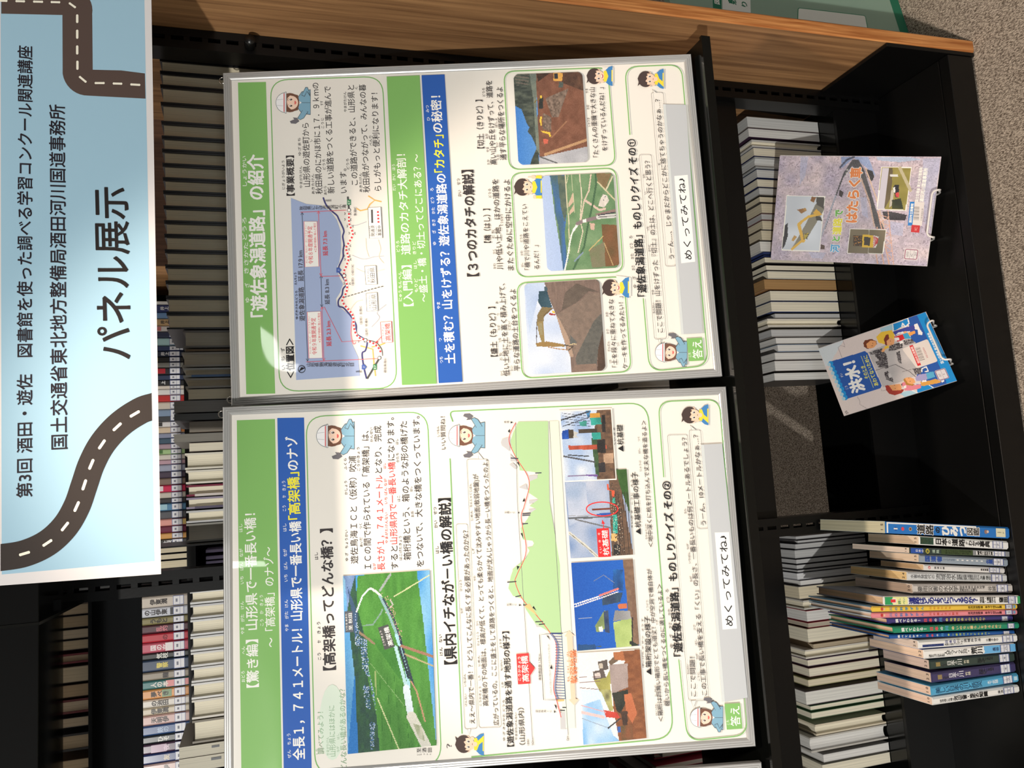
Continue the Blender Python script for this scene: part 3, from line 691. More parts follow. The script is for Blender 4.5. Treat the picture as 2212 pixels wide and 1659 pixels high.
many(P, [('【切土（きりど）】', 1038.5, 322, 1034.6, 217, 15), ('【橋（はし）】', 1053, 525.6, 1051, 452, 15), ('【盛土（もりど）】', 1067.6, 771, 1062, 663.4, 15)], DK, 0.012)
many(P, [('高い山や丘をけずって、道路を', 1066, 357, 1055.5, 175.6, 14.5), ('通す平らな場所をつくるよ', 1087, 347, 1078.5, 189.7, 14.5), ('川や低い土地、ほかの道路を', 1080, 583, 1069, 388, 14.5), ('またぐために空中にかけるよ', 1103, 585, 1094, 389, 14.5),
         ('低い土地に土を高く積み上げて、', 1094.5, 813, 1083.5, 613.5, 14), ('平らな道路の土台をつくるよ', 1117, 802, 1107, 625.4, 14)], DK, 0.006)
ruby(P, [('たか', 1054.6, 357, 346), ('やま', 1053, 330, 319), ('おか', 1051, 301, 290), ('どうろ', 1044.4, 210, 192), ('とお', 1075, 346, 335), ('たい', 1073.5, 319, 309), ('ばしょ', 1071, 276.5, 257), ('かわ', 1068, 582, 570), ('ひく', 1066.8, 549.4, 540), ('とち', 1064.6, 516, 498),
         ('どうろ', 1057.4, 428, 409), ('くうちゅう', 1083.5, 489, 464), ('ひく', 1083.5, 812, 802), ('とち', 1081.3, 779, 763), ('つち', 1079.4, 741, 731), ('たか', 1077, 714, 703), ('つ', 1075.5, 683, 678), ('あ', 1072.9, 657, 652), ('たい', 1105, 802, 791), ('どうろ', 1101.5, 757, 739), ('どだい', 1099.8, 714, 695)], DK, 6)
for cor in ([(1100, 368), (1088, 156), (1312, 147.5), (1329, 358)], [(1117, 600), (1103, 375.5), (1330, 364), (1346, 588)], [(1128, 818), (1116, 612), (1347, 598), (1363, 803)]): P.rr(cor, 24, 2.3, GL)
many(P, [('「橋で川や道路をこえてい', 1139, 584, 1132, 442.5, 12), ('るんだ！」', 1159.3, 583, 1157, 531, 12), ('「たくさんの重機で大きな山', 1287, 341, 1278.4, 190.6, 12.5), ('をけずっているんだね！」', 1305.8, 327.6, 1298, 190.6, 12.5), ('「土を段々に重ねて大きな', 1327.6, 794, 1319, 647, 12), ('ケーキを作ってるみたい！」', 1350, 797, 1339.6, 641.5, 12)], DK, 0.004)
ruby(P, [('はし', 1127.5, 578, 569), ('かわ', 1126.5, 553, 543), ('どうろ', 1125.4, 524, 508), ('じゅうき', 1270.8, 275, 256), ('おお', 1269, 238, 228), ('やま', 1266.7, 203, 193), ('つち', 1317.8, 786, 778), ('だんだん', 1314, 760, 738), ('かさ', 1311.6, 722, 712), ('おお', 1310, 685, 675), ('つく', 1334.5, 749, 741)], DK, 5.5)
for a in ([(1307, 181), (1324, 181), (1324, 147), (1300, 146)], [(1340, 640), (1362, 640), (1362, 600), (1330, 596)]): P.poly(a, PAPER)
boy(P, 1140, 405.5, 60, 1, 'point'); boy(P, 1294.5, 166.3, 56, 1, 'smile'); boy(P, 1329, 622.5, 58, 1, 'smile')
P.T('「遊佐象潟道路」ものしりクイズ その①', (1386.8, 641.5), (1362.6, 302.4), 20, BK, 0.022)
ruby(P, [('ゆ', 1370.5, 623, 616), ('ざ', 1369, 605, 598), ('きさ', 1367, 585, 575), ('かた', 1364.7, 561, 549), ('どう', 1363, 538, 527), ('ろ', 1361.7, 517, 511)], BK, 7)
P.stroke([(1388.8, 646), (1402, 803), (1529, 790), (1471, 141.5), (1349, 146.5), (1360, 293)], 2.3, GL, r=30)
P.rr([(1413, 734), (1380, 335.6), (1406.5, 335.6), (1439.5, 732)], 6, .9, GRY); P.rr([(1437, 577), (1406, 201.6), (1432, 201.6), (1460, 575)], 6, .9, GRY)
for a in ([(1421, 734), (1423, 745), (1427, 733.5)], [(1417, 202), (1408, 195), (1411, 202.5)]): P.poly(a, PAPER); P.stroke(a, .9, GRY)
many(P, [('ここで問題！山をけずった『切土』の土は、どこへ行くと思う？', 1425.5, 719.4, 1397.2, 349.3, 13), ('うーん‥‥、じゃまだからどこかに捨てちゃうのかなぁ…？', 1450, 561, 1419, 216.5, 12.5)], DK, 0.004)
ruby(P, [('もんだい', 1411, 678, 656), ('やま', 1409.5, 638, 628), ('きりど', 1402, 545, 530), ('つち', 1398.6, 500.6, 491.5), ('い', 1393, 421, 416), ('おも', 1390, 386, 378), ('す', 1423, 359, 354)], DK, 5.5)
girl(P, 1446.5, 762, 74, -1); boy(P, 1404.5, 173, 56, 1, 'think')
P.poly([(1487, 781), (1482, 732), (1515.5, 730), (1520, 779)], GREEN); P.T('答え', (1505.8, 775), (1504, 735.4), 21, WHT, 0.012); ruby(P, [('こた', 1488.6, 772, 762)], WHT, 6)
P.build('printed_content', SR.root, fix=False)
zp = P.z + .0001
def flap(S, cor, strip, lab, t, a, b, h, z):
    """the grey sheet one lifts to read the answer, with its white label"""
    m = MB(); q = [S.L(*p) for p in cor]; m.add([(x, y, z) for x, y in q] + [(x, y, z + .0007) for x, y in q], [(0, 1, 2, 3), (7, 6, 5, 4), (0, 4, 5, 1), (1, 5, 6, 2), (2, 6, 7, 3), (3, 7, 4, 0)], ink((196, 200, 204)))
    m.build('answer_flap', S.root, fix=True)['label'] = 'grey lift-up sheet over the answer'
    g = Print(S, 'film', z=z + .0009); g.poly(strip, (214, 220, 220)); g.poly(lab, (250, 249, 246)); g.T(t, a, b, h, BK, 0.01)
    g.build('flap_label', S.root, fix=False)['label'] = 'white strip with an invitation to lift'
flap(SR, [(1470, 723), (1431, 228), (1480, 229), (1516, 720.5)], [(1470, 723), (1431, 228), (1436.5, 228), (1475.5, 722.5)], [(1470, 570.5), (1455, 382.6), (1484, 380), (1500, 567)], 'めくってみてね♪', (1486, 562.5), (1469.5, 387), 17, zp + .0006)

# photographs printed on it
p = Pic(SR, [(1119.8, 358.3), (1108.8, 163), (1257, 157.4), (1270, 351.8)], 150, 112, 3)
q = lambda *a: zz(1090, 130, 6.38, a)
p.fill((66, 128, 205), (150, 190, 226), grad=True); p.poly(q((100, 200), (350, 190), (380, 400), (380, 640), (140, 640)), (60, 66, 62), (92, 98, 92), (40, 10))
p.poly(q((140, 640), (230, 690), (270, 790), (300, 880), (340, 940), (315, 1000), (370, 1060), (440, 1220), (370, 1380), (350, 1460), (470, 1450), (470, 1200), (420, 700), (380, 180), (110, 180)), (52, 60, 56), (96, 104, 92), (50, 14))
for i in range(14): p.line(q((130 + i * 3, 230 + i * 10), (330, 215 + i * 10)), .8, (150, 130, 120), .5)
p.poly(q((340, 190), (440, 190), (440, 700), (490, 1320), (440, 1250), (400, 600)), (106, 118, 110), (128, 136, 122))
p.poly(q((430, 180), (1080, 160), (1160, 1250), (480, 1350), (460, 900)), (136, 92, 72), (112, 74, 56), (18, 16))
p.poly(q((430, 180), (640, 180), (460, 310)), (92, 66, 48), (60, 44, 34), (20, 16)); p.poly(q((700, 180), (1080, 170), (1090, 440), (800, 330)), (110, 78, 60), (74, 52, 40), (30, 20))
p.poly(q((560, 540), (880, 400), (800, 620), (740, 800), (650, 800)), (150, 130, 116), (90, 76, 66), (60, 50)); p.poly(q((530, 740), (640, 800), (640, 1000), (520, 960)), (150, 130, 116), (90, 76, 66), (60, 50))
p.poly(q((480, 1350), (1140, 1200), (1150, 1420), (470, 1450)), (196, 198, 204), (168, 170, 178), (16, 10)); p.line(q((490, 1345), (720, 1430)), 3, (96, 98, 100)); p.line(q((560, 1310), (1130, 1110)), 6, (214, 176, 130), .7); p.line(q((640, 1080), (850, 860)), 3, (176, 132, 98), .6)
for a, b in ((660, 190), (690, 300)): p.poly(q((670, 190), (800, 190), (790, 300), (670, 300)), (222, 168, 84))
p.poly(q((680, 195), (730, 195), (730, 270), (680, 270)), (50, 52, 56)); p.poly(q((750, 310), (810, 320), (800, 390), (740, 390)), (84, 92, 86))
Y_ = (232, 196, 70)
for a in (((485, 500), (510, 500), (515, 560), (488, 560)), ((490, 790), (510, 790), (505, 940), (480, 850)), ((500, 985), (620, 1005), (640, 1060), (620, 1070), (600, 1030), (520, 1010))): p.poly(q(*a), Y_)
p.poly(q((470, 560), (530, 520), (525, 680), (470, 680)), (48, 50, 46)); p.line(q((410, 600), (430, 570), (490, 540)), 2, (120, 104, 50)); p.poly(q((530, 1100), (600, 1100), (590, 1160), (540, 1170)), (206, 104, 84))
p.grain(16); p.build('photograph_print', SR.root, zp, r=12)['label'] = 'printed photo of diggers below a cut slope'
p = Pic(SR, [(1181.7, 587.3), (1168.7, 381.7), (1323.5, 374.5), (1337.3, 579.2)], 160, 120, 4)
q = lambda *a: zz(1160, 360, 6.91, a)
p.fill((178, 198, 234), (150, 178, 224), grad=True); p.fill((126, 156, 116), (96, 132, 92), p.mask(q((190, 140), (1200, 90), (1250, 1530), (390, 1560), (340, 1200), (260, 700))), (14, 10))
p.poly(q((185, 140), (420, 130), (440, 700), (410, 1000), (440, 1320), (470, 1400), (390, 1560), (340, 1200), (320, 920), (270, 700), (240, 400)), (66, 112, 186), (78, 104, 104), (6, 20)); p.poly(q((300, 140), (420, 140), (440, 700), (410, 850), (350, 600)), (78, 96, 88), (104, 116, 100), (30, 20))
p.poly(q((880, 110), (1110, 110), (1010, 360), (900, 240)), (124, 106, 74), (140, 120, 88)); p.poly(q((960, 870), (1190, 880), (1230, 1480), (1020, 1500), (980, 1200)), (134, 92, 62), (104, 84, 54), (12, 10)); p.poly(q((770, 1250), (1000, 1130), (1020, 1500), (820, 1520)), (130, 124, 100), (116, 124, 92))
for a in (((530, 400), (540, 540), (470, 620), (465, 560)), ((545, 580), (550, 670), (485, 730), (480, 680))): p.poly(q(*a), (206, 180, 158))
p.poly(q((980, 420), (1040, 440), (1070, 520), (1000, 620), (910, 600), (930, 520)), (238, 230, 222), (206, 200, 192), (30, 30)); p.spk(q((980, 420), (1040, 440), (1060, 520), (960, 560)), (70, 80, 90), .1)
for pts, wd, c in ((((420, 140), (440, 500), (470, 800), (480, 1300)), 2.2, (206, 200, 170)), (((630, 130), (665, 450), (640, 800), (680, 980), (610, 1290)), 2.2, (214, 204, 182)), (((800, 130), (770, 370), (700, 520), (650, 800)), 3, (214, 196, 178)), (((720, 520), (930, 660), (1010, 640)), 5, (214, 190, 176)), (((870, 120), (880, 260), (830, 560), (760, 860), (700, 1200), (540, 1540)), 4, (72, 104, 74)), (((900, 240), (1160, 510)), 3, (206, 196, 160)),
                   (((1020, 370), (1120, 160)), 3, (216, 204, 176)), (((510, 130), (560, 700)), 1.2, (190, 196, 160)), (((980, 1050), (770, 1260)), 2, (200, 176, 120)), (((1000, 1150), (1130, 1480)), 1.4, (196, 168, 120)), (((680, 1290), (560, 1420)), 3, (130, 150, 170)), (((460, 140), (440, 260)), 1.4, (206, 200, 170))): p.line(q(*pts), wd, c)
p.poly(q((850, 720), (1170, 640), (1170, 690), (910, 740)), (140, 118, 112)); p.line(q((410, 1560), (450, 1370), (480, 1180), (510, 1030), (560, 920), (600, 870)), 3, (240, 238, 232)); p.line(q((540, 960), (600, 875)), 5, (246, 244, 238))
p.line(q((600, 860), (680, 825), (900, 770)), 8, (136, 122, 124)); p.poly(q((680, 800), (730, 790), (735, 840), (680, 845)), (244, 240, 232)); p.line(q((910, 765), (1175, 740)), 9, (206, 206, 204)); p.line(q((910, 765), (1175, 742)), 2, (120, 118, 118)); p.line(q((910, 735), (1175, 690)), 2.4, (60, 58, 70)); p.poly(q((780, 850), (860, 860), (850, 960), (800, 950)), (206, 176, 160))
p.grain(12); p.build('photograph_print', SR.root, zp, r=12)['label'] = 'printed aerial photo of a bridge through rice fields'
p = Pic(SR, [(1143.4, 810), (1131, 614), (1293.8, 604.5), (1307.5, 801)], 150, 120, 5)
q = lambda *a: zz(1100, 590, 6.914, a)
p.fill((188, 204, 232), (220, 228, 240), n=(6, 5)); p.fill((156, 178, 218), (196, 212, 236), p.mask(q((220, 160), (520, 140), (560, 420), (420, 420), (300, 900))), (5, 6))
p.poly(q((520, 145), (1340, 100), (1430, 1460), (930, 1490), (910, 1260), (790, 940), (700, 640), (600, 400)), (134, 114, 104), (112, 96, 88), (12, 60))
p.poly(q((700, 610), (1000, 450), (1180, 280), (1340, 290), (1000, 160), (830, 300), (780, 560)), (108, 96, 86), (92, 82, 74)); p.poly(q((720, 620), (870, 530), (1060, 420), (1190, 300), (1340, 300), (1380, 700), (1240, 760), (1120, 1000), (1010, 1240), (850, 1150), (760, 760)), (136, 118, 106), (118, 104, 94), (30, 26))
p.poly(q((1120, 1000), (1260, 720), (1380, 600), (1390, 900), (1330, 1100), (1300, 1380), (1000, 1390), (990, 1260)), (104, 102, 96), (88, 88, 84), (40, 34)); p.poly(q((1400, 840), (1430, 1450), (1310, 1470), (1320, 1150)), (92, 72, 60), (72, 56, 46)); p.poly(q((980, 1370), (1300, 1360), (1300, 1480), (930, 1490)), (140, 118, 104), (122, 104, 94))
p.poly(q((700, 640), (790, 940), (910, 1260), (960, 1250), (880, 960), (740, 680)), (170, 146, 128)); p.poly(q((910, 930), (1010, 1040), (960, 1080), (900, 1060)), (98, 100, 98))
p.poly(q((440, 280), (560, 265), (600, 400), (640, 520), (480, 520), (430, 440)), (64, 92, 106), (44, 70, 84), (10, 10)); p.poly(q((515, 210), (560, 205), (570, 270), (520, 270)), (72, 90, 100))
p.poly(q((490, 510), (630, 525), (520, 640), (510, 730), (410, 740), (420, 620)), (128, 112, 78)); p.poly(q((410, 740), (510, 720), (530, 1030), (480, 1040), (440, 900)), (146, 128, 84)); p.poly(q((440, 760), (490, 755), (500, 930), (460, 930)), (150, 140, 106))
p.poly(q((390, 1050), (560, 1025), (820, 1070), (820, 1105), (560, 1105), (410, 1100)), (150, 122, 74)); p.line(q((410, 740), (405, 1050)), 1.8, (90, 84, 84)); p.line(q((580, 1110), (740, 1140), (860, 1150)), 2, (170, 130, 90)); p.line(q((820, 1080), (950, 1100), (880, 1160)), 2.4, (80, 72, 64)); p.line(q((900, 1080), (960, 1060), (1000, 1070)), 2, (200, 180, 140))
p.poly(q((590, 600), (690, 620), (680, 640), (590, 630)), (156, 50, 48)); p.poly(q((640, 565), (680, 580), (680, 610), (640, 600)), (236, 190, 60)); p.line(q((520, 640), (640, 530)), 3, (110, 90, 60))
p.grain(12); p.build('photograph_print', SR.root, zp, r=12)['label'] = 'printed photo of a digger heaping earth'

# ------------------------------------------------------------------ middle poster
P = Print(SL, 'film', z=SL.z)
P.poly([(521.5, 1672), (511.5, 908), (594, 905), (609.3, 1670)], GREEN)
P.T('【驚き編】山形県で一番長い橋！', (546, 1485), (540, 1109), 26, WHT, 0.014); P.T('～「高架橋」のナゾ～', (585, 1398), (579.7, 1181.5), 22, WHT, 0.008)
ruby(P, [('おどろ', 525, 1473.6, 1449.6), ('へん', 525.6, 1413, 1396.6), ('やま', 523.8, 1370, 1355), ('がた', 523.8, 1343.5, 1327), ('けん', 523, 1315.8, 1299), ('いち', 522.5, 1261.5, 1245), ('ばん', 521.8, 1232, 1215), ('なが', 521, 1203, 1185), ('はし', 520, 1149, 1132), ('こう　か　きょう', 565, 1352, 1285.5)], WHT, 8)
P.poly([(613, 1670), (599, 903), (656.9, 902), (673.5, 1669)], BLU)
P.T('全長１，７４１メートル！山形県で一番長い橋', (646, 1641.5), (637.5, 1126), 26, WHT, 0.022); P.T('「高架橋」', (636.5, 1122.5), (633, 1020), 26, YEL, 0.022); P.T('のナゾ', (632.5, 1016), (629.5, 942.8), 26, WHT, 0.022)
ruby(P, [('ぜん', 624.8, 1637.7, 1620), ('ちょう', 624, 1608.7, 1584.7), ('やま', 619.5, 1363.7, 1348.6), ('がた', 619, 1337, 1320.8), ('けん', 618.5, 1312, 1295.6), ('いち', 617.4, 1256.4, 1241), ('ばん', 617, 1229.7, 1214), ('なが', 615.9, 1202, 1186), ('はし', 615, 1147.8, 1131), ('こう', 614, 1104, 1092), ('か', 613.5, 1075, 1070), ('きょう', 613, 1059.8, 1039)], WHT, 8)
P.rr([(681, 1674), (661, 900), (923, 889), (954, 1652)], 44, 2.3, GL)
P.ell((718, 1560), 28, 82, (222, 236, 220)); many(P, [('調べてみよう！', 693.5, 1629, 692, 1538, 14), ('山形県にはほかに', 718.7, 1634, 716, 1524, 14), ('どんな長い橋があるのかな？', 742.7, 1663, 739, 1488.7, 14)], (148, 182, 148), 0.004)
ruby(P, [('しら', 685, 1629, 1618), ('やまがたけん', 708, 1632, 1592), ('なが', 730, 1624, 1612), ('はし', 730, 1597, 1585)], (148, 182, 148), 6)
P.T('【高架橋ってどんな橋？】', (712, 1448), (705, 1142), 27, DK, 0.024); ruby(P, [('こう', 689.7, 1425.6, 1410.5), ('か', 689, 1389, 1383), ('きょう', 688.4, 1369, 1343.5), ('はし', 683.4, 1209, 1193.6)], DK, 8)
many(P, [('遊佐鳥海ＩＣと（仮称）吹浦', 765.6, 1217.7, 761, 985, 16.5), ('ＩＣの間で作られている「高架橋」は、', 794.5, 1228.5, 788.5, 931, 16.5), ('となり、完成', 817.6, 1022, 815.2, 920, 16.5), ('すると', 852.2, 1229.7, 851, 1179, 16.5), ('になります。', 845, 994.7, 842.8, 902, 16.5), ('箱桁橋という、箱のような形の橋げた', 880, 1210, 871.5, 910, 16.5), ('をつないで、大きな橋をつくっています。', 907.7, 1224.6, 898.2, 899, 16.5)], DK, 0.006)
many(P, [('長さが１，７４１メートル', 823.4, 1232, 818.6, 1027, 16.5), ('山形県内で一番長い橋', 850.7, 1175.5, 845.5, 998, 16.5)], RED, 0.006)
ruby(P, [('ゆ ざ　ちょうかい', 748.5, 1211.7, 1145), ('かしょう', 747, 1069, 1039), ('ふくら', 746, 1015, 990), ('あいだ', 779.8, 1181.5, 1161), ('つく', 779, 1143, 1131), ('こうかきょう', 774, 1017.6, 966), ('かんせい', 802, 955, 923.5), ('はこげたきょう', 864.8, 1210, 1158), ('はこ', 861, 1083.5, 1071), ('かたち', 858.6, 999, 978.6), ('はし', 857, 960.6, 948.5), ('おお', 890.6, 1117, 1104), ('はし', 887.7, 1062, 1051)], DK, 6.5)
ruby(P, [('なが', 808.8, 1231, 1216.5), ('やまがたけんない', 834.6, 1174, 1107), ('いち ばん なが', 833, 1088.7, 1034), ('はし', 830.5, 1012.7, 1000.7)], RED, 6.5)
girl(P, 722, 942, 88, 1)
P.TV('至酒田', 899, 934, 1621, 9.5, DK, v1=1620); P.TV('いたる', 900, 911, 1630, 3.5, DK); P.TV('さかた', 913, 933, 1629, 3.5, DK)
P.T('【県内イチなが－い橋の解説】', (973.6, 1435), (960, 1076), 27, BK, 0.024); ruby(P, [('けん', 952.4, 1416, 1398.5), ('ない', 951, 1388, 1370.6), ('はし', 944, 1195.6, 1180), ('かい', 941, 1141, 1124.5), ('せつ', 939.6, 1112, 1095.6)], BK, 8)
P.stroke([(998, 1584.6), (972, 990.7)], 2.3, GL); P.stroke([(978, 911), (970, 889), (1398, 870), (1455, 1594), (1018, 1635)], 2.3, GL, r=42)
girl(P, 1005.5, 941, 84, 1, True); boy(P, 1014, 1607, 62, -1, 'think')
P.T('いい質問ね！', (958, 971.4), (956, 900), 11, DK); ruby(P, [('しつもん', 946, 943.7, 921)], DK, 5.5); P.T('？', (970, 1616), (969.8, 1607), 13, DK)
P.rr([(1004, 1575), (984.7, 1131.7), (1010, 1131.7), (1031, 1573)], 6, .9, GRY); P.rr([(1034.7, 1572), (1008, 992), (1054.6, 992), (1082.8, 1570)], 6, .9, GRY)
for a in ([(1010, 1574.5), (1013, 1588), (1017, 1574)], [(1034, 991.5), (1032, 976), (1044, 991.5)]): P.poly(a, PAPER); P.stroke(a, .9, GRY)
many(P, [('ええ～県内で一番！？どうしてこんなに長くする必要があったのかな？', 1020, 1563, 1005, 1146, 12.5), ('高架橋の下の地面は、標高が低くて、とっても柔らかくて沈みやすい地面(軟弱地盤)が', 1049, 1525, 1027, 1024.4, 12.5), ('広がっているの。ここに盛土をして道路をつくると、地面が沈んじゃうから長－い橋をつくったのよ。', 1071.8, 1566.8, 1047.8, 993, 12.5)], DK, 0.004)
ruby(P, [('けんない', 1006, 1525, 1498.5), ('いちばん', 1004, 1483, 1455.4), ('なが', 997, 1325, 1313.7), ('ひつよう', 995, 1277, 1253), ('こうかきょう', 1037, 1525, 1483), ('した', 1035, 1469, 1459), ('じめん', 1034, 1439, 1416), ('ひょうこう', 1032, 1394.7, 1365.6), ('ひく', 1030.5, 1351.6, 1341.5), ('やわ', 1025, 1255, 1244), ('しず', 1022, 1195.6, 1184.8), ('じめん', 1018.5, 1124.5, 1103), ('なんじゃくじばん', 1016.5, 1095.6, 1045)], DK, 5)
P.T('【遊佐象潟道路を通す地形の様子】', (1103, 1612.4), (1092, 1364), 15, BK, 0.014); P.T('（山形県内）', (1128.4, 1608.6), (1124.6, 1529), 13, BK, 0.004)
ruby(P, [('ゆ ざ きさかた どうろ', 1088, 1599.7, 1512), ('とお', 1085, 1484.6, 1473), ('ちけい', 1083, 1449, 1426), ('ようす', 1080.8, 1399.7, 1379.5), ('やまがたけんない', 1114.4, 1598.5, 1539)], BK, 5)
# section through the valley
L3 = lambda *p: zz(840, 840, 4.1475, p); L4 = lambda *p: zz(860, 1220, 3.95, p)
P.poly(L4((1390, 590), (1400, 1390), (1510, 1390), (1480, 560)), (226, 236, 218)); P.poly([(1186, 910), (1206, 909), (1234, 1362), (1212, 1365)], (222, 234, 212))
for a in (L3((1085, 430), (1015, 450), (1003, 480), (1012, 510), (1035, 525), (1080, 560)), L3((1085, 580), (1150, 650), (1090, 650)), L3((1080, 680), (1110, 660), (1150, 700), (1130, 720)), L3((1255, 780), (1330, 770), (1330, 805), (1260, 830)), L3((1165, 885), (1230, 850), (1240, 905)), L3((1255, 1000), (1345, 990), (1330, 1015), (1255, 1030)), L3((1250, 1080), (1335, 1070), (1270, 1110)),
          L4((1060, 330), (1105, 400), (1150, 460), (1180, 530), (1240, 530), (1290, 585), (1200, 460), (1100, 350)), L4((1380, 1260), (1425, 1250), (1430, 1400), (1385, 1400))): P.poly(a, (196, 196, 198))
P.poly(L3((1160, 295), (1110, 400), (1090, 470), (1110, 560), (1160, 640), (1170, 730), (1335, 750), (1330, 800), (1260, 830), (1250, 930), (1340, 990), (1260, 1050), (1320, 1075), (1270, 1110), (1240, 1170), (1180, 1250), (1200, 1350), (1285, 1360), (1300, 1385), (1285, 1412), (1240, 1420), (1260, 1450), (1225, 1520), (1105, 1620)) + L4((980, 45), (960, 100), (940, 200), (980, 265), (1060, 290), (1090, 380), (1170, 500), (1300, 580), (1390, 600), (1380, 0)) + L3((1437, 1000), (1425, 290)), (176, 210, 156))
P.stroke(L3((1437, 290), (1500, 1500)) + L4((1450, 1450)), 1, GRY2); P.stroke(L3((1135, 300), (1150, 1000)) + L4((1145, 1480)), .9, GRY2)
P.stroke(L3((1135, 305), (1075, 450), (1130, 600), (1255, 820), (1215, 1040), (1185, 1160), (1230, 1450), (1150, 1659)) + L4((1000, 150), (1060, 290), (1180, 430), (1290, 570), (1350, 690), (1340, 900), (1325, 1050), (1350, 1150), (1390, 1300)), 1.5, (220, 76, 70), curve=True)
P.stroke(L4((1300, 585), (1360, 690), (1352, 900), (1337, 1050), (1360, 1140)), 3, (132, 140, 170), curve=True)
for i in range(25):
    y = 588 + i * 23; a = L4((1340 if i > 3 else 1310 + 10 * i, y), (1398 + i * 1.2, y)); P.stroke(a, 1.5, (84, 98, 140))
P.stroke(L4((1300, 582), (1390, 582)), 2.2, (58, 72, 120)); P.stroke(L4((1395, 600), (1425, 1140)), 1.2, (84, 98, 140))
for a in (((1090, 620), (1158, 625)), ((1310, 755), (1366, 752)), ((1195, 1210), (1245, 1205)), ((1195, 1120), (1270, 1112)), ((1195, 1135), (1265, 1130))): P.stroke(L3(*a), 2.2, (64, 64, 84))
for a in (((930, 148), (1008, 142)), ((1170, 485), (1235, 483)), ((1200, 508), (1250, 503)), ((1065, 342), (1112, 342)), ((1000, 272), (1048, 262)), ((1380, 1240), (1422, 1240)), ((1400, 1215), (1432, 1215))): P.stroke(L4(*a), 2.2, (58, 58, 66))
P.poly(L4((1075, 350), (1190, 435), (1120, 330)), (240, 190, 130)); P.poly(L4((1360, 1165), (1415, 1160), (1415, 1145), (1355, 1145)), (240, 186, 120))
for a in (L3((1065, 380), (1085, 360), (1082, 398)), L3((1195, 1010), (1215, 975), (1218, 1008)), L3((1180, 1295), (1195, 1290), (1205, 1345)), L3((1145, 1585), (1170, 1590), (1150, 1622)), L3((1145, 660), (1160, 655), (1175, 700)), L3((1090, 292), (1110, 302), (1090, 312)), L3((1155, 1102), (1172, 1110), (1155, 1118)), L4((1030, 335), (1050, 343), (1030, 352)), L4((1262, 600), (1280, 608), (1300, 645)), L4((1295, 880), (1310, 850), (1315, 890)), L4((1330, 1190), (1350, 1200), (1352, 1235)), L4((1145, 365), (1155, 350), (1178, 390)), L4((1328, 1240), (1345, 1252), (1330, 1262))): P.poly(a, BK)
P.TV('県境', 1088, 1100, 912, 5, DK); P.TV('女鹿IC', 1089, 1112, 1107, 5, DK); P.TV('吹浦IC', 1094, 1116, 1306, 5, DK); P.TV('遊佐鳥海IC', 1156, 1192, 1536, 5, DK)
P.stroke(L4((1365, 1150), (1240, 1150), (1205, 595), (1300, 585)), 1.1, DK); P.T('高架橋延長 1,741m', (1166, 1469), (1164.4, 1412.4), 5.5, DK, 0.006)
P.T('１ブロック ２ブロック ３ブロック ４ブロック ５ブロック ６ブロック', (1190, 1500), (1185, 1392), 4.2, DK)
P.poly(L4((1022, 1018), (1007, 760), (1113, 752), (1118, 838), (1122, 830), (1166, 880), (1128, 940), (1124, 925), (1128, 1010)), (232, 58, 56)); P.T('高架橋', (1135.5, 1472), (1132, 1416), 15, WHT, 0.012); ruby(P, [('こうかきょう', 1121.5, 1470, 1418)], WHT, 6)
OA = (246, 204, 178)
P.poly(L4((1437, 612), (1420, 608), (1455, 556), (1502, 602), (1485, 606), (1513, 1140), (1538, 1146), (1500, 1196), (1455, 1150), (1474, 1146)), OA)
P.T('軟弱地盤', (1239.5, 1475.7), (1237, 1403.5), 15, (232, 116, 60), 0.012); ruby(P, [('なん　じゃく　じ　ばん', 1226.5, 1472, 1406)], (232, 116, 60), 5.5)
P.T('0m', (1226, 1599), (1225, 1589), 7, DK); P.T('50m', (1150.5, 1609), (1149.5, 1594), 6, DK); P.T('（標高）', (1141, 1610), (1140, 1596), 4.5, DK)
many(P, [('▲杭基礎', 1340.5, 976, 1338, 918, 14), ('▲杭基礎工事の様子', 1378.5, 1155, 1370.5, 1020, 13), ('▲箱桁架設の様子', 1401, 1457.6, 1397, 1331, 13)], BK, 0.01)
many(P, [('＜地中深くに杭を打ち込んで丈夫な橋を造るよ＞', 1405.2, 1182, 1389.5, 909, 11), ('＜箱桁は四角い箱形でとても頑丈！中が空洞で橋自体が', 1427, 1558.4, 1401.5, 1229, 11), ('軽いから長い橋をつくるのに適しているよ＞', 1441.3, 1524.8, 1423.5, 1262, 11)], DK, 0.006)
ruby(P, [('くい き そ', 1326.7, 961, 924), ('くいき そ　こうじ　よう す', 1364, 1140, 1024), ('はこげた か せつ　よう す', 1387.5, 1441, 1336), ('ちちゅうふか', 1395, 1165, 1132), ('じょうぶ', 1382, 1018, 995), ('はし', 1380, 980, 969), ('つく', 1379, 954, 944), ('はこげた', 1417, 1545, 1520), ('しかく', 1415, 1503, 1480), ('がんじょう', 1404.5, 1389, 1358), ('くうどう', 1397.5, 1319, 1297), ('てき', 1418.5, 1350, 1340), ('かる', 1434.5, 1523, 1513)], DK, 4.5)
P.T('「遊佐象潟道路」ものしりクイズ その②', (1465, 1417.5), (1438.2, 1040), 20, BK, 0.024)
ruby(P, [('ゆ', 1449.5, 1399, 1391), ('ざ', 1449, 1378, 1370), ('きさ', 1447, 1357, 1345), ('かた', 1445, 1329, 1315), ('どう', 1442, 1302, 1290), ('ろ', 1440, 1280, 1273)], BK, 7)
P.stroke([(1465.5, 1425), (1484, 1600), (1614, 1587), (1553, 863), (1421, 868), (1433, 1031)], 2.3, GL, r=30)
P.rr([(1486.7, 1513), (1440.8, 940), (1484, 939), (1530.7, 1512)], 6, .9, GRY); P.rr([(1506, 1142.7), (1487.8, 929), (1512.5, 929), (1530, 1141)], 6, .9, GRY)
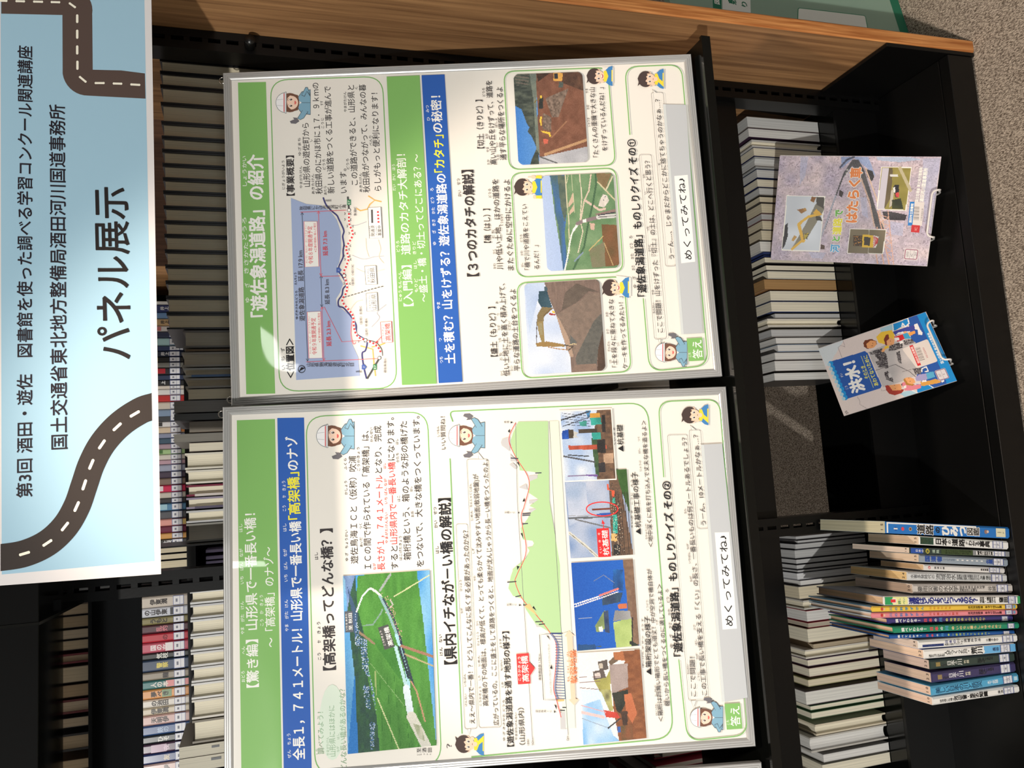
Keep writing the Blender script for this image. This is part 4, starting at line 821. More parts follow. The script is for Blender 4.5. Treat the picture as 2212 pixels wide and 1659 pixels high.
for a in ([(1492, 1513.5), (1497, 1528), (1503, 1512.5)], [(1493, 928.5), (1490, 919), (1502, 928.5)]): P.poly(a, PAPER); P.stroke(a, .9, GRY)
many(P, [('ここで問題！', 1497, 1504, 1494, 1419, 12.5), ('この工事で長い橋を支える「くい」の長さ、一番長いものは何メートルあるでしょう？', 1521, 1501.5, 1477, 946, 12.5), ('うーん、10メートルかなぁ…？', 1519, 1135, 1501.6, 940, 12.5)], DK, 0.004)
ruby(P, [('もんだい', 1485, 1456, 1435), ('こうじ', 1508, 1470, 1452), ('なが', 1504.5, 1424, 1412), ('はし', 1502, 1393, 1381), ('ささ', 1499, 1361, 1350), ('なが', 1491.5, 1257, 1245), ('いちばん', 1488, 1217, 1193), ('なが', 1484.5, 1187, 1175), ('なん', 1479, 1110, 1099)], DK, 5)
girl(P, 1523, 1549, 76, -1); boy(P, 1500, 897, 58, 1, 'think')
P.poly([(1568.7, 1575), (1563.8, 1519.6), (1597.4, 1517.6), (1602.3, 1572.6)], GREEN); P.T('答え', (1587.6, 1567), (1585.8, 1524.5), 21, WHT, 0.012); ruby(P, [('こた', 1571, 1565, 1554)], WHT, 6)
P.build('printed_content', SL.root, fix=False); zp = P.z + .0001
flap(SL, [(1557.8, 1514.5), (1512.5, 961), (1558, 958.6), (1613, 1505.4)], [(1557.8, 1514.5), (1512.5, 961), (1519, 961), (1564, 1514)], [(1559, 1359), (1542, 1150), (1573, 1149), (1590, 1356.7)], 'めくってみてね♪', (1574, 1351.5), (1559, 1156), 18, zp + .0008)

L2 = lambda *p: zz(470, 1240, 3.96, p); L5 = lambda *p: zz(1190, 840, 4.0465, p); L6 = lambda *p: zz(1210, 1230, 3.867, p)
p = Pic(SL, [(751.6, 1627.6), (741, 1244), (928.3, 1231), (943, 1608.6)], 220, 110, 6)
p.fill((60, 138, 206), (140, 190, 220), n=(4, 8)); p.poly(L2((1170, 900), (1115, 1535), (1220, 1535), (1180, 800)), (40, 120, 196)); p.poly(L2((1095, 60), (1075, 15), (1180, 10), (1190, 340), (1110, 320)), (130, 160, 200), (96, 124, 176))
p.poly(L2((1200, 15), (1700, -60), (1760, 400), (1875, 1480), (1250, 1535), (1190, 1000), (1185, 330)), (64, 122, 50), (82, 146, 62), (10, 22))
p.poly(L2((1180, 10), (1200, 300), (1280, 600), (1290, 900), (1360, 1200), (1390, 1520), (1205, 1535), (1180, 900), (1110, 320), (1140, 150)), (38, 70, 66), (52, 96, 62), (30, 30)); p.poly(L2((1110, 100), (1200, 330), (1185, 600), (1150, 330)), (66, 92, 130), (50, 76, 100), (10, 10))
for a in (L2((1220, 540), (1280, 560), (1300, 900), (1240, 800)), L2((1240, 940), (1300, 960), (1310, 1150), (1270, 1140)), L2((1300, 1260), (1350, 1270), (1340, 1500), (1310, 1500)), L2((1180, 330), (1230, 560), (1210, 640), (1180, 600)), L2((1290, 800), (1340, 1000), (1360, 1170), (1320, 1020))): p.spk(a, (190, 206, 226), .32); p.spk(a, (70, 110, 160), .3)
for pts, wd, c in ((((1220, 500), (1340, 590), (1700, 720)), 5, (140, 120, 96)), (((1510, 190), (1690, 80)), 1.8, (200, 200, 160)), (((1370, 1060), (1550, 1490)), 2.4, (206, 212, 160)), (((1310, 760), (1660, 1200)), 1.2, (130, 170, 110)), (((1350, 830), (1360, 1030)), 3, (150, 170, 110)), (((1390, 140), (1480, 0)), 5, (150, 160, 160)), (((1480, 220), (1500, 260), (1440, 330)), 3, (170, 176, 170)), (((1250, 440), (1330, 430), (1400, 330), (1410, 300)), 3, (120, 150, 140))): p.line(L2(*pts), wd, c)
p.poly(L2((1330, 540), (1580, 640), (1560, 900), (1350, 600)), (52, 112, 44), (66, 130, 54), (8, 16))
for i in range(5): p.line(L2((1390 + i * 60, 900 - i * 20), (1420 + i * 75, 1480)), .8, (50, 110, 40))
p.line(L2((1190, 320), (1240, 190), (1290, 130), (1320, 125)), 3.5, (214, 222, 226)); p.line(L2((1310, 120), (1360, 150), (1400, 190)), 5, (214, 214, 210)); p.line(L2((1390, 190), (1460, 330), (1540, 530)), 5.5, (132, 170, 176)); p.line(L2((1420, 210), (1500, 360), (1570, 560)), 4, (50, 64, 80)); p.line(L2((1530, 520), (1600, 740), (1640, 960)), 6.5, (156, 202, 216)); p.line(L2((1560, 540), (1620, 760), (1680, 960)), 5, (44, 58, 72))
Q4 = L4
p.line(Q4((-20, 700), (60, 1000), (80, 1050)), 7, (170, 206, 214)); p.line(Q4((10, 700), (90, 960)), 5, (40, 54, 66)); p.line(Q4((70, 1050), (110, 1280)), 15, (206, 222, 232)); p.line(Q4((115, 1290), (240, 1540)), 21, (206, 206, 196)); p.poly(Q4((130, 1350), (200, 1370), (230, 1500), (180, 1480)), (120, 136, 96), (196, 196, 180), (20, 30)); p.line(Q4((110, 990), (160, 1080), (230, 1330)), 3.5, (176, 140, 110)); p.line(Q4((30, 690), (300, 780)), 6, (150, 112, 92)); p.line(Q4((60, 760), (300, 860)), 3, (170, 160, 120)); p.line(Q4((0, 250), (270, 85)), 2.4, (206, 206, 160))
p.spk(L2((1400, 150), (1480, 200), (1600, 560), (1560, 560)), (190, 150, 140), .14); p.grain(14)
p.build('photograph_print', SL.root, zp)['label'] = 'printed aerial photo of a viaduct through green fields'
g = Print(SL, 'film', z=zp + .00015)
g.poly([(746.5, 1365.5), (744.7, 1320), (762, 1319.5), (764, 1364.5)], (84, 90, 100)); g.T('至 秋田', (758, 1360.5), (756.8, 1324), 8, WHT, 0.006); g.T('いたる あきた', (749.5, 1361), (748.5, 1325), 4, WHT)
g.poly([(831, 1403), (816.7, 1355), (838.7, 1348), (853, 1395.8)], (74, 78, 78)); g.T('高架橋', (845, 1394), (834, 1354), 11, WHT, 0.006); g.T('こうかきょう', (831.5, 1394), (822, 1362), 4.5, WHT)
g.build('photograph_caption', SL.root, fix=False)
p = Pic(SL, [(1232, 1206), (1217.5, 1020), (1352.6, 1013.5), (1366.7, 1197.6)], 140, 105, 8)
q = L5
p.fill((186, 194, 212), (120, 146, 188), n=(7, 5)); p.poly(q((130, 820), (300, 820), (330, 1100), (160, 1200)), (196, 202, 218), (150, 170, 200), (8, 6)); p.poly(q((500, 700), (580, 700), (720, 1460), (530, 1460)), (120, 92, 72), (88, 72, 60), (50, 16)); p.poly(q((560, 690), (670, 700), (690, 1100), (600, 850)), (52, 86, 40), (66, 102, 50))
for a, c in (((540, 1100, 580, 1260), (60, 176, 160)), ((535, 950, 560, 1000), (70, 170, 150)), ((525, 1265, 575, 1330), (220, 178, 110)), ((545, 1360, 600, 1450), (44, 42, 42))): p.poly(q((a[0], a[1]), (a[2], a[1]), (a[2], a[3]), (a[0], a[3])), c)
p.poly(q((485, 830), (500, 830), (505, 880), (555, 890), (550, 950), (530, 940), (525, 890), (490, 885)), (214, 92, 62)); p.poly(q((355, 1045), (540, 1035), (542, 1055), (357, 1065)), (116, 62, 46)); p.poly(q((395, 1092), (520, 1080), (522, 1102), (398, 1106)), (44, 84, 170))
p.line(q((155, 1130), (530, 1115)), 3.4, (96, 100, 106)); p.line(q((150, 1110), (400, 1105)), 1.2, (150, 152, 156)); p.line(q((210, 1140), (520, 1215)), 3, (110, 112, 116)); p.line(q((250, 1140), (440, 1120)), 1, (90, 90, 92)); p.line(q((160, 1260), (300, 1370), (420, 1480)), 6, (206, 206, 196)); p.line(q((160, 1260), (410, 1470)), 1.2, (110, 110, 106)); p.spk(q((520, 1000), (600, 1000), (650, 1450), (560, 1450)), (230, 214, 190), .07); p.spk(q((520, 800), (600, 900), (650, 1450), (560, 1450)), (50, 46, 44), .16)
for i in range(6): p.line(q((560 + i * 20, 900), (610 + i * 18, 1450)), 1, (60, 50, 44))
p.grain(14); p.build('photograph_print', SL.root, zp)['label'] = 'printed photo of a steel pile ringed in red'
g = Print(SL, 'film', z=zp + .0002)
g.ring(L5((445, 1050))[0], 34, 15, 2.4, (226, 52, 50)); g.poly(L5((412, 1470), (395, 1222), (455, 1217), (453, 1180), (440, 1180), (446, 1143), (470, 1178), (458, 1180), (462, 1217), (502, 1215), (522, 1465)), (226, 42, 44)); g.T('杭基礎', (1309, 1199.5), (1305, 1145), 13, WHT, 0.01); g.T('くい　き　そ', (1297, 1195), (1293, 1150), 5, WHT)
g.poly(L5((70, 190), (530, 170), (572, 795), (115, 815)), PAPER)
g.build('photograph_caption', SL.root, fix=False)
p = Pic(SL, [(1219.7, 1039), (1209.8, 890), (1318.5, 885), (1329, 1034)], 120, 90, 7)
p.fill((150, 176, 216), (214, 222, 232), n=(7, 6)); p.poly(q((400, 180), (530, 180), (565, 790), (400, 790), (360, 500)), (126, 96, 74), (84, 66, 54), (30, 16)); p.poly(q((350, 430), (400, 420), (420, 760), (390, 760)), (70, 96, 62), (52, 76, 50)); p.poly(q((300, 190), (345, 190), (340, 240), (320, 260)), (70, 130, 180))
for a in (((150, 497), (480, 488), (485, 525), (155, 536)),): p.poly(q(*a), (196, 92, 66), (150, 66, 48), (3, 20))
p.line(q((85, 275), (330, 200)), 3.4, (70, 74, 84)); p.line(q((100, 330), (330, 250), (420, 215)), 1.6, (60, 62, 66)); p.line(q((110, 590), (380, 640)), 3.4, (84, 86, 92)); p.line(q((150, 580), (330, 590)), 2.4, (60, 62, 66)); p.line(q((145, 765), (400, 750)), 2, (130, 116, 150)); p.line(q((310, 755), (400, 760)), 3.4, (110, 80, 150))
for i in range(5): p.line(q((95 + i * 6, 215 + i * 25), (340, 240 + i * 22)), .9, (50, 50, 54))
p.poly(q((95, 370), (150, 355), (155, 440), (95, 440)), (40, 92, 190), (24, 66, 150)); p.poly(q((150, 355), (195, 360), (195, 430), (155, 435)), (70, 60, 48)); p.poly(q((195, 370), (240, 385), (215, 410), (240, 425), (195, 430)), (190, 190, 186)); p.poly(q((235, 355), (400, 350), (405, 385), (240, 390)), (96, 80, 64), (52, 46, 42), (26, 4))
for a, c in ((((335, 215), (425, 210), (430, 260), (340, 260)), (222, 164, 70)), (((340, 255), (430, 250), (440, 310), (350, 320)), (56, 168, 156)), (((355, 385), (430, 380), (435, 440), (360, 445)), (58, 176, 164)), (((245, 290), (310, 280), (310, 330), (250, 325)), (70, 160, 150)), (((440, 230), (470, 230), (475, 380), (445, 380)), (50, 46, 44)), (((400, 450), (470, 440), (480, 560), (405, 560)), (52, 48, 46)), (((455, 570), (540, 560), (545, 650), (460, 650)), (206, 170, 140)), (((410, 650), (470, 640), (475, 730), (415, 730)), (58, 54, 56))): p.poly(q(*a), c, tuple(int(k * .75) for k in c), (8, 8))
p.grain(18); p.build('photograph_print', SL.root, zp + .0004)['label'] = 'printed photo of piling rigs and a rust red pile'
p = Pic(SL, [(1245.7, 1405.3), (1233.2, 1215.6), (1366, 1207.5), (1380, 1393.7)], 140, 105, 9)
q = L6
p.fill((26, 84, 176), (34, 100, 196), grad=True); p.poly(q((520, -90), (620, -90), (655, 640), (590, 640), (560, 300)), (140, 112, 92), (116, 92, 76), (30, 14)); p.poly(q((440, 440), (590, 400), (600, 640), (465, 650)), (184, 204, 130), (160, 182, 110), (10, 12)); p.poly(q((455, 340), (580, 345), (590, 410), (440, 430)), (222, 222, 220), (90, 92, 98), (4, 3)); p.poly(q((290, 470), (365, 340), (385, 350), (390, 480), (330, 520), (300, 520)), (176, 200, 122), (96, 110, 76), (6, 8)); p.poly(q((320, 480), (350, 470), (355, 515), (325, 520)), (226, 226, 224))
p.poly(q((360, 350), (400, 340), (410, 530), (370, 520)), (70, 84, 110), (40, 56, 90), (16, 20)); p.poly(q((440, 0), (520, 0), (525, 180), (440, 160)), (36, 110, 190), (30, 60, 110), (10, 16)); p.poly(q((480, 290), (550, 280), (555, 325), (485, 330)), (200, 112, 74)); p.poly(q((350, 200), (520, 190), (500, 270), (350, 300)), (44, 60, 90), (60, 90, 110), (20, 20)); p.poly(q((590, 150), (610, 160), (640, 500), (600, 420)), (124, 96, 80))
p.line(q((118, 290), (330, 220), (480, 165)), 2.4, (232, 228, 232)); p.line(q((118, 312), (330, 240), (480, 185)), 2, (226, 220, 224)); p.line(q((330, 215), (480, 160)), 4, (224, 120, 112))
for i in range(12): p.line(q((130 + i * 17, 288 - i * 6), (140 + i * 17, 304 - i * 6)), 1.2, (226, 222, 228))
p.line(q((280, 95), (360, 45), (450, 110)), 1.4, (120, 130, 150)); p.line(q((150, 408), (300, 400)), 1, (150, 160, 180)); p.line(q((340, 640), (300, 640)), 2, (70, 90, 100)); p.line(q((590, 610), (640, 640)), 8, (52, 58, 50)); p.line(q((600, 400), (600, 640)), 2.5, (40, 42, 44)); p.poly(q((145, 625), (290, 625), (300, 665), (145, 675)), (40, 84, 130), (30, 66, 120), (20, 6))
p.grain(12); p.build('photograph_print', SL.root, zp)['label'] = 'printed photo of a crane lifting a box girder, deep blue sky'
p = Pic(SL, [(1259.6, 1607.6), (1247, 1410), (1381, 1402), (1395.7, 1593)], 140, 105, 10)
p.fill((238, 236, 232), (228, 228, 226), n=(5, 5)); p.poly(q((170, 1000), (400, 1000), (420, 1100), (180, 1130)), (206, 224, 240)); p.poly(q((180, 1130), (330, 1080), (440, 1380), (500, 1430), (190, 1460)), (110, 170, 226), (214, 226, 238), (6, 8)); p.poly(q((440, 690), (665, 665), (718, 1405), (490, 1430), (440, 1150), (440, 1000), (540, 760)), (150, 96, 62), (120, 74, 48), (30, 14))
p.poly(q((410, 790), (560, 780), (565, 980), (490, 1010), (430, 1060)), (176, 160, 156), (150, 136, 132), (10, 10)); p.poly(q((310, 770), (390, 750), (400, 830), (330, 850)), (92, 84, 80)); p.poly(q((320, 785), (350, 780), (355, 820), (325, 825)), (190, 180, 166)); p.poly(q((270, 850), (360, 830), (380, 900), (280, 920)), (96, 86, 82)); p.poly(q((285, 865), (330, 855), (335, 900), (290, 905)), (206, 196, 190))
p.poly(q((280, 920), (380, 900), (410, 840), (420, 1000), (330, 1020)), (174, 170, 96), (146, 144, 78), (10, 10)); p.poly(q((330, 1000), (420, 1000), (440, 1180), (410, 1180)), (196, 196, 128), (110, 108, 76), (14, 14)); p.poly(q((430, 1030), (560, 1000), (570, 1060), (500, 1200), (470, 1180)), (60, 60, 50), (40, 44, 38), (14, 14)); p.poly(q((400, 770), (470, 700), (480, 760), (420, 800)), (110, 92, 76)); p.poly(q((440, 690), (520, 680), (540, 760), (450, 750)), (172, 108, 70))
p.poly(q((360, 1170), (470, 1190), (500, 1240), (380, 1230)), (206, 74, 60), (176, 60, 52), (10, 10)); p.line(q((180, 1190), (360, 1230)), 6, (222, 190, 190)); p.line(q((170, 1130), (380, 1190)), 1.6, (214, 160, 164)); p.line(q((180, 1240), (400, 1320)), 1.2, (140, 150, 170)); p.line(q((400, 1320), (500, 1240)), 3, (60, 60, 66)); p.poly(q((475, 1310), (520, 1300), (525, 1350), (480, 1360)), (60, 96, 170)); p.poly(q((530, 1040), (590, 1030), (640, 1200), (600, 1280), (550, 1200)), (204, 124, 84), (180, 104, 70), (8, 8)); p.poly(q((500, 1180), (560, 1180), (560, 1340), (530, 1340)), (56, 44, 40), (90, 66, 50), (14, 14)); p.poly(q((500, 1300), (600, 1290), (610, 1410), (510, 1430)), (96, 80, 54), (140, 84, 56), (20, 14))
for y in (900, 940, 985): p.line(q((160, y), (330, y - 10 if y < 950 else y + 14)), 1.2, (120, 90, 92))
p.grain(14); p.build('photograph_print', SL.root, zp)['label'] = 'printed photo of box girders on a pier, red crane'

# ------------------------------------------------------------------ sliver of the next poster
P = Print(S3, 'film', z=S3.z); _k = S3.L(1643.5, 1627.5)
P.polyL([Vector((.03, -.03)), Vector((.595, -.03)), Vector((.595, -.1)), Vector((.03, -.1))], GREEN); P.strokeL(smooth_path([Vector((.03, -.72)), Vector((.6, -.72)), Vector((.6, -.86)), Vector((.03, -.86))], .025, True), .002, GL, True)
P.build('printed_content', S3.root, fix=False)

# ================================================================== books whose page edges face us, on the far side of the bookcase
ORD = ['first', 'second', 'third', 'fourth', 'fifth', 'sixth', 'seventh', 'eighth', 'ninth', 'tenth', 'eleventh', 'twelfth', 'thirteenth', 'fourteenth', 'fifteenth', 'sixteenth', 'seventeenth', 'eighteenth', 'nineteenth', 'twentieth',
       'twenty-first', 'twenty-second', 'twenty-third', 'twenty-fourth', 'twenty-fifth', 'twenty-sixth', 'twenty-seventh', 'twenty-eighth', 'twenty-ninth', 'thirtieth', 'thirty-first', 'thirty-second', 'thirty-third', 'thirty-fourth', 'thirty-fifth', 'thirty-sixth', 'thirty-seventh', 'thirty-eighth', 'thirty-ninth', 'fortieth', 'forty-first', 'forty-second', 'forty-third', 'forty-fourth', 'forty-fifth', 'forty-sixth', 'forty-seventh', 'forty-eighth', 'forty-ninth', 'fiftieth']
CREAM = (226, 214, 186); IVORY = (236, 228, 206); WHITEP = (228, 226, 222); GREYP = (150, 147, 142); TAN = (176, 138, 92); LGREY = (196, 196, 196)
def cov(c): return mat('cover_%d_%d_%d' % c, c, 0.4, coat=0.25, coat_rough=0.2, spec=0.4)
def rear_book(x0, x1, z0, z1, y, depth, kind, cc, pc, label, group, band=None):
    """kind: hard = boards proud of the page block, soft = flush thin cover, mag = bundle of thin issues"""
    t = x1 - x0; h = z1 - z0
    root = thing('book' if kind != 'mag' else 'bound_periodical', label, 'book' if kind != 'mag' else 'periodical', Vector(((x0 + x1) / 2, y, z0 + .0012)), group)
    b = {'hard': .0035, 'soft': .0009, 'mag': .0006}[kind]; b = min(b, t * .2); ov = .004 if kind == 'hard' else 0.0004
    m = MB(); C = cov(cc)
    for s in (-1, 1):
        xa = s * t / 2; xb = s * (t / 2 - b); m.box((min(xa, xb), 0, 0), (max(xa, xb), depth, h), C)
    m.box((-t / 2, depth - b, 0), (t / 2, depth, h), C)
    m.build('cover', root)
    m = MB(); w_ = t / 2 - b; ya = ov; n = 6; yb = depth - b; hz = h - ov
    f0, f1 = [], []
    for i in range(n + 1):
        q = -1 + 2 * i / n; yy = ya + (0.0045 * (1 - q * q) if kind == 'hard' else 0.0)
        f0.append((q * w_, yy, ov)); f1.append((q * w_, yy, hz))
    vs = f0 + f1 + [(-w_, yb, ov), (w_, yb, ov), (-w_, yb, hz), (w_, yb, hz)]; k = n + 1
    fs = [(i, i + 1, k + i + 1, k + i) for i in range(n)] + [tuple(range(k, 2 * k)) + (2 * k + 3, 2 * k + 2), tuple(range(k))[::-1] + (2 * k, 2 * k + 1), (0, k, 2 * k + 2, 2 * k), (n, 2 * k + 1, 2 * k + 3, k + n)]
    m.add(vs, fs, page_mat('pages_%d_%d_%d' % pc, pc)); m.build('page_block', root)
    if band:      # a cover that shows its printed colour beside the page edges
        m = MB(); m.box((-t / 2 - .0004, -.0006, h * .05), (-t / 2 + b + .0006, .0002, h * .95), cov(band)); m.build('printed_cover_edge', root)
    return root
YB = 1.633
def row(items, shelf, ushift, dep, grp, lab, y=YB, um=None):
    for i, it in enumerate(items):
        v0, v1, u, kind, cc, pc = it[:6]; uu = um or u
        a = onY(uu, v1, y); b = onY(uu, v0, y); zt = onY(u + ushift, (v0 + v1) / 2, y).z
        dd = it[7] if len(it) > 7 else 0
        rear_book(a.x + .0002, b.x - .0006, shelf, zt, y + dd, dep, kind, cc, pc, lab(i, it), grp, it[6] if len(it) > 6 else None)
BKC = (26, 27, 30); WC = (214, 212, 208); GC = (120, 118, 116)
vs = [139, 167, 196, 233, 273, 304, 332, 362, 392, 420, 452, 483, 512, 545, 577, 611, 643, 677, 711]
A1 = [(a, b, 348.5 + (a - 130) * .0275, 'hard', BKC, CREAM) for a, b in zip(vs, vs[1:])]
row(A1, 1.300, -2, .20, 'black cloth volumes on the upper rear shelf', lambda i, it: 'thick black-covered volume, pages outward, %s from the pine end panel' % ORD[i], um=481)
A2 = [(713, 751, 397, 'hard', (96, 92, 86), (190, 182, 164)), (753, 759, 402, 'soft', (92, 74, 52), (120, 100, 76)), (760, 792, 394, 'hard', (150, 144, 134), (196, 186, 166)), (794, 814, 397, 'hard', (166, 166, 160), (206, 196, 174), (66, 104, 150)), (816, 838, 402, 'hard', (156, 150, 140), (200, 188, 164)), (839, 863, 408, 'soft', (110, 104, 94), CREAM),
      (864, 890, 377, 'mag', (128, 126, 122), GREYP), (892, 907, 377, 'mag', (90, 92, 94), (112, 114, 114)), (909, 934, 410, 'soft', (74, 58, 44), (150, 142, 130)), (935, 954, 377, 'mag', (124, 122, 116), (140, 136, 128)), (955, 975, 410, 'soft', (112, 100, 92), IVORY), (977, 1013, 401, 'hard', (228, 222, 206), IVORY), (1014, 1044, 403, 'hard', (226, 220, 206), IVORY), (1046, 1071, 404, 'hard', (122, 32, 60), IVORY, (214, 204, 196)), (1073, 1098, 404, 'hard', (150, 140, 160), IVORY, (90, 82, 104)), (1101, 1128, 404, 'hard', (196, 196, 196), IVORY), (1129, 1170, 404, 'hard', (140, 138, 130), (206, 198, 182))]
nm = ['grey boards, beside the last black volume', 'thin, brown, sunk between two grey books', 'pale grey boards, right of the one with a blue edge', 'pale boards with a blue cover edge', 'fawn boards, left of the blue-edged book', 'plain page edges, right of the tall grey bundle', 'tall grey bundle of issues, wider one', 'tall dark grey bundle, thinner', 'brown-edged, between two grey bundles', 'tall fawn bundle, left of the brown-edged book', 'half its edge shaded, left of the fawn bundle', 'thick ivory block in white boards, widest', 'ivory block in white boards, second of two', 'maroon cover edge beside ivory pages', 'violet-grey cover edge beside ivory pages', 'light grey board beside ivory pages', 'wide grey block, last before the slotted post']
row(A2, 1.300, 0, .19, 'books on the upper rear shelf left of the black volumes', lambda i, it: ('rear book: ' if it[3] != 'mag' else 'rear periodicals: ') + nm[i], um=440)
A3 = [(1274, 1303, 412, 'hard', (222, 222, 220), IVORY), (1304, 1335, 413, 'hard', (206, 206, 206), IVORY), (1336, 1371, 413, 'hard', (220, 220, 218), IVORY), (1372, 1405, 413, 'hard', (214, 214, 212), IVORY), (1406, 1438, 414, 'hard', (216, 214, 210), IVORY), (1439, 1472, 415, 'hard', (216, 214, 210), IVORY), (1473, 1508, 415, 'hard', (222, 220, 216), IVORY), (1509, 1551, 416, 'hard', (214, 208, 196), IVORY), (1553, 1603, 417, 'hard', (120, 112, 96), IVORY), (1606, 1631, 388, 'mag', (206, 200, 184), (214, 208, 190)), (1632, 1662, 388, 'mag', (206, 200, 184), (214, 208, 190))]
ro = row(A3, 1.300, 0, .17, 'ivory books on the upper rear shelf left of the post', lambda i, it: ('ivory-paged book in pale boards, %s left of the slotted post, beside the middle poster' % ORD[i]) if i < 9 else ('bundle of issues with grey index tabs, %s past the sunlit books' % ORD[i - 9]), um=445)
# grey thumb tabs on the two bundles
for i, (v, us) in enumerate(((1611, (457, 474)), (1621, (494, 514)), (1637, (456, 478)), (1648, (494, 516)))):
    par = [o for o in COL.objects if o.name.startswith('bound_periodical') and o.get('label', '').startswith('bundle of issues')][i // 2]
    a = onY(us[0], v - 4, YB) - par.location; b = onY(us[1], v + 2, YB) - par.location
    m = MB(); m.box((min(a.x, b.x), -.0004, min(a.z, b.z)), (max(a.x, b.x) - .003, .0003, max(a.z, b.z)), mat('grey_tab', (120, 122, 124), .7)); m.build('index_tab', par)

# dim row on the top rear shelf, left bay
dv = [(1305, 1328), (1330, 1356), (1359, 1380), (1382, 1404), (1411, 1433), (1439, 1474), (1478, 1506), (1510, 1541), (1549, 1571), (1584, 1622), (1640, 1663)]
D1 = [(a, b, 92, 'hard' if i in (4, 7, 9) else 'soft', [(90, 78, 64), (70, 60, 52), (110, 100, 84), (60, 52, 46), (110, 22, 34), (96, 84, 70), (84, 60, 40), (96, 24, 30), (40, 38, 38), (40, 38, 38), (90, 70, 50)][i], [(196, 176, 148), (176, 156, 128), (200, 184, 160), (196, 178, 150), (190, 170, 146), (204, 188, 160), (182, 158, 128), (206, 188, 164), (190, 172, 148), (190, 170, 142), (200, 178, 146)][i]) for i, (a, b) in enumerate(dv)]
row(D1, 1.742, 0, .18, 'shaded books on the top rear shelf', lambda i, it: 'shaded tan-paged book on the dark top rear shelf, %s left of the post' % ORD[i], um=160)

# books on the second rear shelf: only their feet show under the posters
rng = random.Random(11)
cs = [(196, 194, 190), (210, 208, 204), (150, 146, 140), (120, 84, 52), (190, 160, 120), (226, 222, 216), (168, 40, 70), (90, 88, 86), (200, 196, 186), (110, 40, 40)]
def foot_row(v0, v1, u0, n, lab, grp, first):
    v = v0; i = 0
    while v < v1:
        wd = rng.uniform(11, 27); uu = u0 + (v - v0) * .103
        c = first[i] if i < len(first) and first[i] else cs[rng.randrange(len(cs))] if rng.random() < .45 else (206, 204, 200)
        pc = TAN if c == (120, 84, 52) else (212, 210, 204) if rng.random() < .7 else IVORY
        dy = rng.choice([0, 0, .012, .03, .02, .005]); a = onY(uu, v + wd, YB); b = onY(uu, v, YB)
        rear_book(a.x, b.x - .0012, 0.434, 0.434 + rng.uniform(.24, .30), YB - .012 + dy, .15, 'hard' if rng.random() < .6 else 'soft', c, pc, lab % ORD[i], grp)
        v += wd + rng.uniform(0, 5); i += 1
foot_row(246, 1128, 1530, 0, 'book on the second rear shelf seen under the posters, %s from the pine end panel', 'books under the right poster edge', [None, (120, 84, 52), (190, 160, 120), (90, 88, 86), (226, 222, 216), (168, 40, 70)])
foot_row(1172, 1672, 1592, 0, 'book on the second rear shelf left of the slotted post, %s from that post', 'books under the middle poster edge', [])

# books on the low rear shelf
LW = (214, 214, 212); DKC = (44, 40, 44); BLC = (36, 48, 100)
d4 = [(251, 275, 1615, 'soft', (130, 122, 116), LW), (276, 296, 1618, 'soft', (60, 40, 60), (232, 230, 226)), (301, 317, 1625, 'hard', (206, 204, 200), IVORY, None, 0), (318, 337, 1629, 'soft', (34, 40, 86), IVORY), (338, 363, 1632, 'hard', (170, 172, 172), LW), (365, 384, 1636, 'soft', (32, 44, 92), LW), (386, 404, 1637, 'soft', (30, 40, 84), IVORY), (405, 421, 1641, 'soft', (120, 114, 106), LW), (424, 437, 1642, 'soft', (90, 84, 78), CREAM), (439, 460, 1646, 'soft', (150, 140, 130), CREAM), (461, 475, 1646, 'soft', (140, 96, 90), LGREY), (476, 496, 1648, 'soft', (150, 146, 140), CREAM), (497, 519, 1646, 'soft', (140, 130, 120), CREAM), (521, 543, 1643, 'soft', (206, 206, 202), (236, 232, 224)), (544, 554, 1650, 'hard', (46, 60, 110), (60, 74, 120)), (555, 568, 1653, 'soft', (70, 66, 64), IVORY), (572, 584, 1656, 'soft', (60, 52, 50), IVORY), (585, 602, 1659, 'soft', (190, 190, 186), IVORY), (603, 625, 1652, 'soft', (150, 110, 70), TAN), (628, 649, 1665, 'soft', (206, 204, 200), IVORY),
      (651, 674, 1667, 'soft', (70, 84, 130), IVORY), (677, 687, 1675, 'soft', (150, 148, 144), LGREY), (688, 706, 1659, 'hard', (222, 216, 204), IVORY), (711, 728, 1667, 'soft', (120, 114, 108), LGREY), (729, 743, 1677, 'soft', (160, 158, 156), WHITEP), (744, 760, 1681, 'soft', (150, 170, 196), WHITEP), (761, 778, 1675, 'soft', (130, 124, 124), WHITEP), (779, 802, 1675, 'soft', (120, 112, 110), WHITEP), (805, 823, 1674, 'soft', (60, 58, 58), WHITEP)]
nmx = {18: 'brown-paged book standing out among white ones, beneath the panels', 14: 'book with dark blue sides behind the picture book with excavators', 13: 'brightest white book beside the blue-sided one'}
row(d4, 0.111, 0, .118, 'books on the low rear shelf, right bay', lambda i, it: nmx.get(i) or 'book on the low rear shelf, %s from the pine end panel' % ORD[i])
